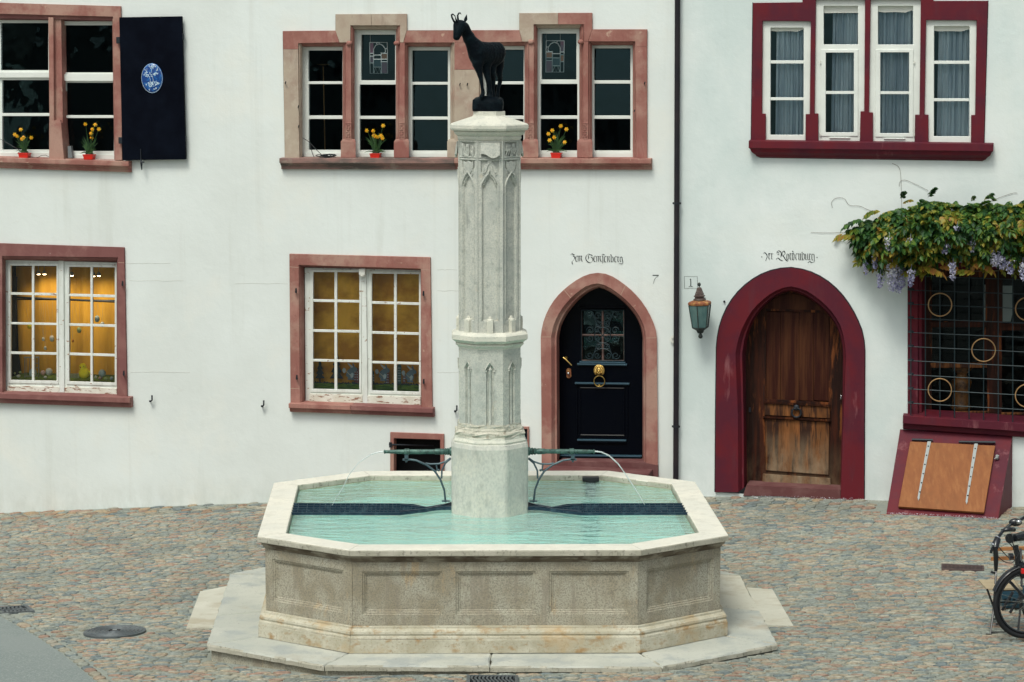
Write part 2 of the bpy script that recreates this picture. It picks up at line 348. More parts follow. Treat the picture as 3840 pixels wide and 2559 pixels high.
M['old_glass'] = glass_mat('old_glass', (.93, .96, .94), 1.42, bump=[((3, 3, 1.2), .25, .02)])
M['water_surface'] = glass_mat('water_surface', (.80, .95, .93), 1.33, rough=.05, bump=[((4.5, 12, 6), .9, .045), ((14, 40, 20), .6, .012)])
def milky(m, col, fac):
    n, l = m.node_tree.nodes, m.node_tree.links
    tr = [x for x in n if x.type == 'BSDF_TRANSPARENT'][0]; mxo = [x for x in n if x.type == 'MIX_SHADER'][0]
    df = n.new('ShaderNodeBsdfDiffuse'); df.inputs[0].default_value = (*col, 1); m2 = n.new('ShaderNodeMixShader'); m2.inputs[0].default_value = fac
    l.new(n['Bump.001'].outputs[0], df.inputs['Normal']) if 'Bump.001' in n else None; l.new(tr.outputs[0], m2.inputs[1]); l.new(df.outputs[0], m2.inputs[2]); l.new(m2.outputs[0], mxo.inputs[1]); return df
df = milky(M['water_surface'], (.53, .77, .71), .45)
M['water_jet'] = glass_mat('water_jet', (.9, .95, .95), 1.5, rough=.15); milky(M['water_jet'], (.85, .92, .92), .6)

def leaf_material(name, cols):
    m = bpy.data.materials.new(name); m.use_nodes = True; n, l = m.node_tree.nodes, m.node_tree.links
    b = n['Principled BSDF']; b.inputs['Roughness'].default_value = .5; b.inputs['Specular IOR Level'].default_value = .35
    g = n.new('ShaderNodeNewGeometry'); oi = n.new('ShaderNodeObjectInfo')
    t = n.new('ShaderNodeTexNoise'); t.inputs['Scale'].default_value = 4.5; t.inputs['Detail'].default_value = 2
    l.new(g.outputs['Position'], t.inputs['Vector'])
    a = n.new('ShaderNodeMath'); a.operation = 'MULTIPLY_ADD'; l.new(g.outputs['Random Per Island'], a.inputs[0]); a.inputs[1].default_value = .38
    l.new(t.outputs[0], a.inputs[2])
    c = n.new('ShaderNodeMath'); c.operation = 'MULTIPLY_ADD'; l.new(oi.outputs['Random'], c.inputs[0]); c.inputs[1].default_value = .16; l.new(a.outputs[0], c.inputs[2])
    r = ramp(n, cols); l.new(c.outputs[0], r.inputs[0]); l.new(r.outputs[0], b.inputs['Base Color'])
    tr = n.new('ShaderNodeBsdfTranslucent'); l.new(r.outputs[0], tr.inputs[0]); mx = n.new('ShaderNodeMixShader'); mx.inputs[0].default_value = .28
    l.new(b.outputs[0], mx.inputs[1]); l.new(tr.outputs[0], mx.inputs[2]); l.new(mx.outputs[0], n['Material Output'].inputs[0])
    M[name] = m
leaf_material('wisteria_leaf', [(.45, (.012, .045, .016)), (.66, (.028, .095, .024)), (.80, (.07, .16, .025)), (.93, (.17, .23, .03)), (1.0, (.28, .24, .03))])
leaf_material('wisteria_young', [(.42, (.08, .15, .025)), (.66, (.20, .22, .03)), (.86, (.33, .25, .03)), (1.0, (.32, .15, .04))])
leaf_material('wisteria_bloom', [(.42, (.22, .22, .42)), (.65, (.42, .42, .60)), (.85, (.62, .62, .74)), (1.0, (.78, .78, .82))])

def stone_material(key='cobble', warm=0):
    m = bpy.data.materials.new(key); m.use_nodes = True; n, l = m.node_tree.nodes, m.node_tree.links
    b = n['Principled BSDF']; b.inputs['Roughness'].default_value = .8; b.inputs['Specular IOR Level'].default_value = .3
    g = n.new('ShaderNodeNewGeometry'); oi = n.new('ShaderNodeObjectInfo')
    a = n.new('ShaderNodeMath'); a.operation = 'ADD'; l.new(g.outputs['Random Per Island'], a.inputs[0]); l.new(oi.outputs['Random'], a.inputs[1])
    f = n.new('ShaderNodeMath'); f.operation = 'FRACT'; l.new(a.outputs[0], f.inputs[0])
    cols = [(.34, .31, .23), (.23, .265, .245), (.27, .30, .265), (.38, .28, .19), (.16, .205, .215), (.31, .30, .235), (.34, .225, .16), (.26, .295, .275), (.42, .38, .30), (.13, .18, .20), (.31, .33, .28), (.36, .21, .15), (.21, .24, .215), (.40, .33, .23), (.28, .31, .28)]
    if warm: cols = [(.36, .22, .12), (.30, .17, .10), (.33, .27, .19), (.40, .26, .14), (.20, .22, .20), (.34, .19, .12), (.28, .25, .19), (.42, .31, .19), (.14, .17, .175), (.25, .15, .10)]
    r = ramp(n, [(i/len(cols), c) for i, c in enumerate(cols)], 'CONSTANT'); l.new(f.outputs[0], r.inputs[0])
    t = n.new('ShaderNodeTexNoise'); t.inputs['Scale'].default_value = 35; t.inputs['Detail'].default_value = 6; l.new(g.outputs['Position'], t.inputs['Vector'])
    t2 = n.new('ShaderNodeTexNoise'); t2.inputs['Scale'].default_value = .9; t2.inputs['Detail'].default_value = 3; l.new(g.outputs['Position'], t2.inputs['Vector'])
    mr = n.new('ShaderNodeMapRange'); mr.inputs['From Min'].default_value = .3; mr.inputs['From Max'].default_value = .7; mr.inputs['To Min'].default_value = .56; mr.inputs['To Max'].default_value = 1.08
    l.new(t.outputs[0], mr.inputs[0])
    mr2 = n.new('ShaderNodeMapRange'); mr2.inputs['From Min'].default_value = .35; mr2.inputs['From Max'].default_value = .65; mr2.inputs['To Min'].default_value = .9; mr2.inputs['To Max'].default_value = 1.12
    l.new(t2.outputs[0], mr2.inputs[0]); mm = n.new('ShaderNodeMath'); mm.operation = 'MULTIPLY'; l.new(mr.outputs[0], mm.inputs[0]); l.new(mr2.outputs[0], mm.inputs[1])
    h = n.new('ShaderNodeMix'); h.data_type = 'RGBA'; h.inputs[0].default_value = .27; l.new(r.outputs[0], h.inputs[6]); h.inputs[7].default_value = (.31, .315, .262, 1)
    vm = n.new('ShaderNodeVectorMath'); vm.operation = 'SCALE'; l.new(h.outputs[2], vm.inputs[0]); l.new(mm.outputs[0], vm.inputs['Scale'])
    l.new(vm.outputs[0], b.inputs['Base Color'])
    bp = n.new('ShaderNodeBump'); bp.inputs['Strength'].default_value = .5; bp.inputs['Distance'].default_value = .006; l.new(t.outputs[0], bp.inputs['Height']); l.new(bp.outputs[0], b.inputs['Normal'])
    M[key] = m
stone_material(); stone_material('cobble_warm', 1)

# ---------------------------------------------------------------- ground level
GP = [(-5.98,26.63,-.541),(-4.36,26.28,-.4025),(-2.80,25.95,-.293),(0.5,25.2,-.10),(2.236,24.87,.03),(3.78,24.53,.02),(5.35,24.2,-.01),
      (-2.65,17.7,.045),(-1.3,17.2,.082),(-.2,17.1,.097),(.9,17.2,.097),(2.1,17.75,.08),(-3.5,17.6,.04),(-3.2,19,-.07),(-5,16.5,.09),(4,18,.09),(4.5,21,.06),(-4.5,21,-.245),(-3,22,-.20)]
def _b(x, y): y = y-21; return [1, x, y, x*x, x*y, y*y, x*x*x*.1, x*x*y*.1]
_c = np.linalg.lstsq(np.array([_b(x, y) for x, y, z in GP]), np.array([z for x, y, z in GP]), rcond=None)[0]
def G(x, y):
    x = min(max(x, -6.6), 6.2); y = min(max(y, 16.0), 27.0)
    return float(np.dot(_c, _b(x, y)))
def Gp(px, py, dz=0):
    z = 0
    for _ in range(12):
        p = Zp(px, py, z+dz); z = G(p.x, p.y)
    return Zp(px, py, z+dz)
def wall_y(x): return YW - TW*x

xs = [-220, -120, -60, -30, -18, -12] + [-9+.3*i for i in range(61)] + [12, 18, 30, 60, 120, 220]
ys = [-220, -120, -60, -30, -15, -5, 5, 10, 13] + [15+.3*i for i in range(42)] + [30, 45, 80, 160]
me = bpy.data.meshes.new('ground')
V = [(x, y, G(x, y)-.004) for y in ys for x in xs]; nx = len(xs)
F = [(j*nx+i, j*nx+i+1, (j+1)*nx+i+1, (j+1)*nx+i) for j in range(len(ys)-1) for i in range(nx-1)]
me.from_pydata(V, [], F); me.materials.append(M['mortar'])
for p in me.polygons: p.use_smooth = True
ground = bpy.data.objects.new('ground', me); COL.objects.link(ground); WL['ground'] = Vector((0, 0, 0)); tag(ground, kind='structure')

# asphalt road in the near left corner
ROAD_PX = [(-420, 2135), (-200, 2225), (0, 2313), (60, 2347), (131, 2386), (185, 2424), (232, 2453), (300, 2510), (358, 2559), (470, 2660), (600, 2790)]
road_pts = [Gp(*p) for p in ROAD_PX]
mb = MB(); prev = None
Lr, Rr = [], []
for i, p in enumerate(road_pts):
    Rr.append(Vector((p.x, p.y, G(p.x, p.y)+.006)))
for a, b in zip(Rr, Rr[1:]):
    for k in range(10):
        t0, t1 = k*.35, (k+1)*.35
        d = Vector((-.55, -.84, 0))
        q = [a+d*t0, b+d*t0, b+d*t1, a+d*t1]
        mb.face([Vector((v.x, v.y, G(v.x, v.y)+.006)) for v in q])
for a, b in zip(Rr, Rr[1:]): mb.face([a, b, b-UP*.05, a-UP*.05])
road = mb.build('road', M['asphalt'], kind='structure')
def left_of_road(x, y):
    # inside the asphalt: on the near-left side of the edge line
    for a, b in zip(Rr, Rr[1:]):
        if min(a.y, b.y) <= y <= max(a.y, b.y):
            t = (y-a.y)/(b.y-a.y+1e-9); return x < a.x + t*(b.x-a.x) + .015
    return y < Rr[-1].y

# ---------------------------------------------------------------- fountain
HR = .977
ROUT = [Zp(*p, HR) for p in ((1362,1766),(1026,1810),(964,2011),(1309,2064),(2405,2062),(2733,2007),(2607,1806),(2281,1765))]
FC = Vector((-.19, 19.42, 0))
def inset(poly, w):
    n = len(poly); out = []
    ls = []
    for i in range(n):
        a, b = poly[i], poly[(i+1) % n]; d = Vector((b.x-a.x, b.y-a.y)).normalized(); nn = Vector((-d.y, d.x))   # inward for CCW
        ls.append((Vector((a.x, a.y)) + nn*w, d))
    for i in range(n):
        p, d = ls[i-1]; q, e = ls[i]; den = d.x*e.y - d.y*e.x
        t = ((q.x-p.x)*e.y - (q.y-p.y)*e.x)/den; r = p + d*t; out.append(Vector((r.x, r.y, 0)))
    return out
fountain = empty('fountain', (FC.x, FC.y, .157), 'octagonal limestone fountain basin with tall carved column, turquoise water and two bronze spouts', 'fountain')
def at(p, z): return Vector((p.x, p.y, z))
def ring_pieces(name, profile, mat, gap=.0015, poly=ROUT, jit=0, bevel=0, label=None):
    for i in range(8):
        L0, L1 = [], []
        for off, z in profile:
            q = inset(poly, off); a, b = q[i], q[(i+1) % 8]; d = (b-a).normalized()
            L0.append(at(a + d*gap, z)); L1.append(at(b - d*gap, z))
        mbb = MB(); nseg = 6
        loops = [[p.lerp(q, k/nseg) for p, q in zip(L0, L1)] for k in range(nseg+1)]
        if jit:
            for k, lp in enumerate(loops[1:-1]):
                for v in lp: v.z += random.uniform(-jit, jit); v.y += random.uniform(-jit, jit)
        mbb.loft(loops, cap0=True, cap1=True); o = mbb.build(name, mat, fountain, bevel=bevel)
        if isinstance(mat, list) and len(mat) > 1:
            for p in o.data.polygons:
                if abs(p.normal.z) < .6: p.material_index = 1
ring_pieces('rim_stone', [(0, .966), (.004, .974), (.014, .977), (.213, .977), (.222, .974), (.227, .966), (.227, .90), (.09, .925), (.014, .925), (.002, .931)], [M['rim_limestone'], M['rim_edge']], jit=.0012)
# cornice below the rim, the shadow lines there put into its dark colour
ring_pieces('cornice', [(.0155, .9245), (.030, .917), (.030, .902), (.044, .896), (.050, .884), (.0605, .874), (.0605, .868), (.2, .868), (.2, .9245)], M['cornice_shaded'])
ring_pieces('base_moulding', [(.0605, .364), (.046, .360), (.044, .345), (.026, .338), (.012, .326), (.008, .310), (.014, .295), (.006, .283), (.004, .270), (.2, .270), (.2, .364)], M['plinth_limestone'], jit=.001)
ring_pieces('plinth', [(.002, .268), (.0, .262), (.0, .160), (.2, .160), (.2, .268)], M['plinth_limestone'], gap=.001, jit=.0015)
# side slabs with sunk panels
def quad_ring(mbb, A, B): mbb.loft([A, B])
PAN = {2: [(.085, .90)], 3: [(.035, .315), (.362, .642), (.688, .968)], 4: [(.10, .915)], 0: [(.1, .9)], 6: [(.1, .9)], 7: [(.035, .315), (.362, .642), (.688, .968)],
       1: [(.04, .315), (.36, .64), (.69, .96)], 5: [(.04, .315), (.36, .64), (.69, .96)]}
q06 = inset(ROUT, .0605)
for i in range(8):
    a, b = q06[i], q06[(i+1) % 8]; d = (b-a); L = d.length; d = d.normalized(); nn = Vector((d.y, -d.x, 0))
    P = lambda s, z, dep=0: at(a, z) + d*s - nn*dep
    z0, z1 = .366, .867; mbb = MB()
    rects = [(s0*L, s1*L, .452, .795) for s0, s1 in PAN[i]]
    mbb.plate([P(.0015, z0), P(L-.0015, z0), P(L-.0015, z1), P(.0015, z1)], [[P(s0, za), P(s1, za), P(s1, zb), P(s0, zb)] for s0, s1, za, zb in rects], 0, nrm=nn)
    for s0, s1, za, zb in rects:
        lp = []
        for ins, dep in ((0, 0), (.004, .007), (.016, .008), (.021, .018), (.030, .018), (.036, .024)):
            lp.append([P(s0+ins, za+ins, dep), P(s1-ins, za+ins, dep), P(s1-ins, zb-ins, dep), P(s0+ins, zb-ins, dep)])
        mbb.loft(lp, cap1=True)
    mbb.loft([[P(.0015, z0), P(L-.0015, z0), P(L-.0015, z1), P(.0015, z1)], [P(.0015, z0, .1), P(L-.0015, z0, .1), P(L-.0015, z1, .1), P(.0015, z1, .1)]])
    mbb.build('side_slab', M['basin_limestone'], fountain, recalc=True)
# lining and floor of the basin
qi = inset(ROUT, .232); WZ = .925
mbb = MB(); mbb.loft([[at(p, .93) for p in qi], [at(p, .775) for p in qi]]); mbb.build('basin_lining', M['basin_inside'], fountain)
mbb = MB(); mbb.face([at(p, .7755) for p in inset(ROUT, .228)]); mbb.build('basin_floor', M['basin_floor'], fountain, recalc=False)
# water
mbb = MB(); c0 = at(FC, WZ); mbb.face([at(p, WZ) for p in inset(ROUT, .229)])
water = mbb.build('water', M['water_surface'], kind='structure', recalc=False)

# platform slabs
PZ = .157
pl = inset(ROUT, -.42)
PO = [pl[0], Zp(863,2153,PZ), Zp(775,2415,PZ), Zp(1216,2495,PZ), Zp(2484,2500,PZ), Zp(2916,2415,PZ), Zp(2777,2157,PZ), pl[7]]
pin = inset(ROUT, .15)
def slab(pts, mat, ztop, depth=.046, irregular=.006, name='step_slab'):
    """paving slab from plan points, edges subdivided and chipped"""
    edge = []
    n = len(pts)
    for i in range(n):
        a, b = pts[i], pts[(i+1) % n]; k = max(2, int((b-a).length/.06))
        for j in range(k):
            p = a.lerp(b, j/k)
            if 0 < j: p = p + Vector((random.uniform(-1, 1), random.uniform(-1, 1), 0))*irregular
            edge.append(p)
    cen = sum(pts, Vector())/n
    mbb = MB(); top = [at(p + (cen-p).normalized()*(.008+random.random()*.006), ztop) for p in edge]
    mid = [at(p, ztop-.012-random.random()*.004) for p in edge]; bot = [at(p + (cen-p).normalized()*random.random()*.004, ztop-depth) for p in edge]
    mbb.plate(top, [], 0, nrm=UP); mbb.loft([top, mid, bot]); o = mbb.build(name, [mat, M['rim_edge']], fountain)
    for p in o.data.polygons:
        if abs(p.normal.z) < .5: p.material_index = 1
    return o
for i in range(8):
    A, B, C, D = PO[i], PO[(i+1) % 8], pin[(i+1) % 8], pin[i]
    e = (B-A).normalized()*.003
    mt = M['platform_warm'] if i in (5,) else M['platform_stone']
    if i in (1, 3, 5):
        t = {3: .49, 1: .62, 5: .45}[i]
        m1, m2 = A.lerp(B, t), D.lerp(C, t)
        slab([A+e, m1-e, m2-e, D+e], mt if i != 5 else M['platform_stone'], PZ); slab([m1+e, B-e, C-e, m2+e], mt, PZ-.003)
    else: slab([A+e, B-e, C-e, D+e], mt, PZ-.001*(i % 3))
# under-course standing a little back at the left corner
mbb = MB(); uc = inset(PO, .035); mbb.loft([[at(p, PZ-.048) for p in uc], [at(p, -.25) for p in uc]], cap0=True); mbb.build('foundation_course', M['basin_limestone'], fountain)
# flush flagstones let into the paving at both sides
def flag(pxs, mat, lab):
    pts = [Gp(*p, dz=.012) for p in pxs]; cen = sum(pts, Vector())/len(pts); mbb = MB()
    mbb.loft([[p for p in pts], [p - UP*.06 for p in pts]], cap0=True)
    return mbb.build('flagstone', mat, None, loc=(cen.x, cen.y, G(cen.x, cen.y)), label=lab, cat='flagstone', group='pale flagstones let into the paving beside the fountain')
FLAG1 = [(751,2218),(862,2196),(815,2354),(699,2354)]; FLAG2 = [(2800,2203),(2897,2211),(2975,2347),(2868,2345)]
flag(FLAG1, M['platform_warm'], 'pale cream flagstone flush with the cobbles left of the fountain step')
flag(FLAG2, M['platform_warm'], 'stained flagstone flush with the cobbles right of the fountain step')

# ---------------------------------------------------------------- column
YAW = .03
def octv(a, z, cx=FC.x, cy=FC.y, rot=0):
    r = a/math.cos(math.pi/8)
    return [Vector((cx + r*math.cos(-math.pi/2 + YAW + math.pi/8 + k*math.pi/4 + rot), cy + r*math.sin(-math.pi/2 + YAW + math.pi/8 + k*math.pi/4 + rot), z)) for k in range(8)]
def zc(py, a=.25): return Yp(1838, py, FC.y - a).z
def pxm(w): return w*FC.y/8700     # pixel width -> metres at the column
def oct_piece(name, prof, mat, smooth=None, sub=0, jit=0, parent=None):
    mbb = MB(); loops = [octv(a, z) for a, z in prof]
    if sub:
        L2 = []
        for lp in loops:
            o = []
            for i in range(8):
                for k in range(sub): 
                    p = lp[i].lerp(lp[(i+1) % 8], k/sub); c = Vector((FC.x, FC.y, p.z)); p = c + (p-c)*(1+random.uniform(-jit, jit)); p.z += random.uniform(-jit, jit)*.25
                    o.append(p)
            L2.append(o)
        loops = L2
    mbb.loft(loops, cap0=True, cap1=True); return mbb.build(name, mat, parent or column, smooth=smooth)
column = empty('column', (FC.x, FC.y, .9), parent=fountain)
b0 = .324
oct_piece('base_block', [(b0, .60), (b0, zc(1690, b0)), (b0-.006, zc(1683, b0)), (b0-.012, zc(1676, b0)), (b0-.03, zc(1669, b0))], M['column_base']); column.children[0].modifiers.new('bevel', 'BEVEL').width = .045; column.children[0].modifiers[0].segments = 3
oct_piece('base_collar', [(.298, zc(1672, .3)), (.302, zc(1664, .3)), (.292, zc(1655, .3)), (.288, zc(1646, .3))], M['column_cap'])
prof = []
for k in range(9):
    t = k/8; prof.append((.290 - .026*t**.7 + (.012 if k in (2, 3) else 0), zc(1648, .29)*(1-t) + zc(1598, .265)*t))
oct_piece('worn_footing', prof, M['column_scar'], sub=5, jit=.022)
def facets(name, a, zlo, zhi, holes_fn, mat, parent=None):
    """octagonal shaft whose 8 faces carry sunk fields; holes_fn(k) -> list of (outline [(s,z)], depth, slope)"""
    mbb = MB(); lo, hi = octv(a, zlo), octv(a, zhi)
    for k in range(8):
        p, q = lo[k-1], lo[k]; cen = (p+q)/2; t = (q-p).normalized(); n = Vector((t.y, -t.x, 0)); hw = (q-p).length/2
        if n.dot(cen - Vector((FC.x, FC.y, cen.z))) < 0: n = -n
        F_ = lambda s, z, d=0: Vector((cen.x, cen.y, z)) + t*s - n*d
        hs_ = holes_fn(k)
        mbb.plate([F_(-hw, zlo), F_(hw, zlo), F_(hw, zhi), F_(-hw, zhi)], [[F_(s, z) for s, z in o] for o, dep in hs_], 0, nrm=n)
        for o, dep in hs_:
            cs = sum(s for s, z in o)/len(o); cz = sum(z for s, z in o)/len(o); sh = .8
            l1 = [F_(s, z) for s, z in o]; l2 = [F_(s-(.004 if s > cs else -.004), z-(.004 if z > cz else -.004), dep*.5) for s, z in o]
            l3 = [F_(s-(.008 if s > cs else -.008), z-(.006 if z > cz else -.006), dep) for s, z in o]
            mbb.loft([l1, l2, l3]); mbb.plate(l3, [], 0, nrm=n)
    mbb.loft([[v for v in hi]], cap1=True)
    return mbb.build(name, mat, parent or column)
def facet_frame(k, a, z):
    lo = octv(a, z); p, q = lo[k-1], lo[k]; cen = (p+q)/2; t = (q-p).normalized(); n = Vector((t.y, -t.x, 0))
    if n.dot(cen - Vector((FC.x, FC.y, cen.z))) < 0: n = -n
    return cen, t, n
al = .259
zA, zB = zc(1603, al), zc(1368, al)
facets('lower_shaft', al, zc(1612, al), zc(1310, al), lambda k: [([(-.034, zA), (.034, zA), (.034, zB-.03), (0, zB), (-.034, zB-.03)], .02)], M['column_limestone'])
for k in range(8):
    mbb = MB(); cen, t, n = facet_frame(k, al, 0)
    base = Vector((cen.x, cen.y, 0)) - n*.016
    mbb.lathe(base, [(.012, zA-.01), (.019, zA+.01), (.014, zA+.035), (.014, zB-.055), (.018, zB-.045), (.012, zB-.03), (.005, zB-.01)], n=8)
    for s in (-1, 1):
        mbb.tube([base + n*.02 + t*(s*.043) + UP*(zB-.045), base + n*.022 + t*(s*.02) + UP*(zB-.006), base + n*.022 + UP*(zB+.022)], .006, n=5)
        mbb.box(base + n*.016 + t*(s*.036) + UP*(zB-.055), .016, .02, .012)
        mbb.box(base + n*.016 + t*(s*.036) + UP*(zA), .016, .02, .016)
    mbb.build('carved_baton', M['column_limestone'], column, smooth=.7)
oct_piece('collar_moulding', [(.252, zc(1318, .26)), (.262, zc(1312, .26)), (.262, zc(1309, .26)), (.285, zc(1300, .28)), (.285, zc(1297, .28)), (.272, zc(1294, .28)), (.29, zc(1290, .29)), (.3175, zc(1282, .317)), (.3175, zc(1265, .317)), (.305, zc(1259, .317)), (.27, zc(1252, .3))], M['column_cap'])
au = .251; zL, zH = zc(1256, au), zc(527, au); h = .064
zs = zc(700, au); zt = zc(603, au); zsh = zc(661, au)
arch = [(h, zs), (h*.97, zs+.022), (h*.62, zs+.032), (h*.58, zs+.048), (h*.30, zs+.080), (0, zs+.098), (-h*.30, zs+.080), (-h*.58, zs+.048), (-h*.62, zs+.032), (-h*.97, zs+.022), (-h, zs)]
def up_holes(k):
    o = [([(-h, zc(1205, au)), (h, zc(1205, au))] + arch, .02)]
    if k % 2 == 0:
        o.append(([(-h-.012, zt), (-h-.012, zt-.10), (-.012, zt)], .016)); o.append(([(h+.012, zt), (.012, zt), (h+.012, zt-.10)], .016))
    else: o.append(([(-h-.008, zt-.055), (-.02, zsh+.008), (0, zsh+.004), (.02, zsh+.008), (h+.008, zt-.055), (h+.008, zt), (-h-.008, zt)], .018))
    o.append(([(-h-.008, zc(588, au)), (h+.008, zc(588, au)), (h+.008, zc(535, au)), (-h-.008, zc(535, au))], .014))
    return o
facets('upper_shaft', au, zL, zH, up_holes, M['column_limestone'])
for k in range(8):
    cen, t, n = facet_frame(k, au, 0); base = Vector((cen.x, cen.y, 0)); Fz = lambda s, z, d: base + t*s + UP*z + n*d
    mbb = MB()
    for s in (-1, 1):   # ogee gable and arch roll
        mbb.tube([Fz(s*(h+.012), zs-.012, .002), Fz(s*(h+.002), zs+.030, .004), Fz(s*h*.62, zs+.075, .006), Fz(s*h*.22, zs+.105, .008), Fz(0, zs+.150 if k % 2 == 0 else zs+.118, .008)], [.005, .007, .008, .007, .005], n=6)
        mbb.tube([Fz(s*h, zs, -.006), Fz(s*h*.7, zs+.018, -.006), Fz(s*h*.56, zs+.05, -.006), Fz(0, zs+.09, -.006)], [.004, .005, .005, .004], n=5)
        if k % 2 == 0:
            mbb.tube([Fz(s*h*.8, zs+.09, 0), Fz(s*h*.5, zs+.13, .002), Fz(s*.022, zt-.045, .003), Fz(0, zt-.012, .003)], [.004, .006, .006, .004], n=5)
            mbb.ball(Fz(s*h*.72, zs+.115, .004), .008, seg=6, ring=4)
    for s in (-1, 1): mbb.tube([Fz(s*(h+.008), zc(1200, au), .001), Fz(s*(h+.008), zs-.01, .001)], .0045, n=5)
    for zz in (zt+.008, zc(591, au)-.0, zc(532, au)): mbb.tube([Fz(-.098, zz, .001), Fz(.098, zz, .001)], .0055, n=5)
    for s in (-1, 1): mbb.tube([Fz(s*.05, zs+.14, .002), Fz(s*.058, zs+.10, .004), Fz(s*.040, zs+.085, .004)], .004, n=5)
    mbb.build('tracery', M['column_limestone'], column, smooth=1)
    mbb = MB()
    if k % 2:
        sh = [(-h*.9, zt-.006), (-h*.45, zt-.016), (0, zt-.004), (h*.45, zt-.016), (h*.9, zt-.006), (h*.84, zt-.06), (h*.5, zt-.098), (0, zsh+.006), (-h*.5, zt-.098), (-h*.84, zt-.06)]
        mbb.plate([Fz(s, z, .003) for s, z in sh], [], .02, nrm=n); mbb.build('carved_shield', M['column_limestone'], column, bevel=.004)
    mbb = MB(); rr = random.Random(k)
    if k == 0:
        pass
    if k % 2 == 0:   # scroll banner, curling at its lower edge
        loops = []
        for j in range(13):
            s = -h-.012 + (2*h+.03)*j/12; bow = .016 + .012*math.sin(j/12*math.pi) + (.012 if j > 10 else 0); wv = .018*math.sin(j/12*6.0+.8)
            zt2, zb2 = zc(533, au)-.004, zc(590, au)+.010+wv
            loops.append([Fz(s, zt2, bow-.01), Fz(s, (zt2+zb2)/2, bow), Fz(s, zb2, bow+.008), Fz(s, zb2-.002, bow-.006), Fz(s, zt2, bow-.02)])
        mbb.loft(loops, closed=True, cap0=True, cap1=True); mbb.build('scroll_banner', M['column_limestone'], column, smooth=.8)
    else:
        for j in range(26):
            s, z = rr.uniform(-h, h), zc(586, au)+rr.random()*.095; mbb.ball(Fz(s, z, .002), .006+rr.random()*.010, .006+rr.random()*.006, .012+rr.random()*.012, seg=6, ring=4)
        for j in range(6): mbb.tube([Fz(-h+j*.024, zc(586, au), .002), Fz(-h+j*.024+.01, zc(565, au), .01), Fz(-h+j*.026-.004, zc(542, au), .004)], [.004, .007, .002], n=5)
        mbb.build('leaf_carving', M['column_limestone'], column, smooth=1)
    mbb = MB(); zb = zc(1254, au)
    mbb.box(Fz(0, zb+.055, .004), .052, .05, .115, rz=math.atan2(t.y, t.x)); 
    mbb.lathe(Fz(0, 0, .0), [(.030, zb+.110), (.031, zb+.118), (.012, zb+.132), (.016, zb+.140), (.005, zb+.148)], n=6)
    mbb.build('pedestal', M['column_cap'], column, bevel=.004)
mbb = MB()
for k in range(8):   # engaged rolls at the eight corners
    v = octv(au+.001, 0)[k]; mbb.lathe(v, [(.007, zL), (.007, zH)], n=6)
mbb.build('corner_roll', M['column_limestone'], column, smooth=1)
oct_piece('capital', [(.25, zc(530, .26)), (.262, zc(524, .26)), (.266, zc(518, .26)), (.262, zc(512, .26)), (.279, zc(508, .28)), (.292, zc(502, .29)), (.296, zc(496, .29)), (.290, zc(494.5, .29)), (.290, zc(493.2, .29)), (.316, zc(491.5, .32)), (.3235, zc(484, .32)), (.3235, zc(474, .32))], M['column_cap'])
oct_piece('roof_cap', [(.3235, zc(474, .32)+.001), (.318, zc(469, .32)), (.14, zc(439, .13)), (.132, zc(434, .13)), (.131, zc(419, .13))], M['column_cap'], sub=2, jit=.003)
ZTOP = zc(419, .13)

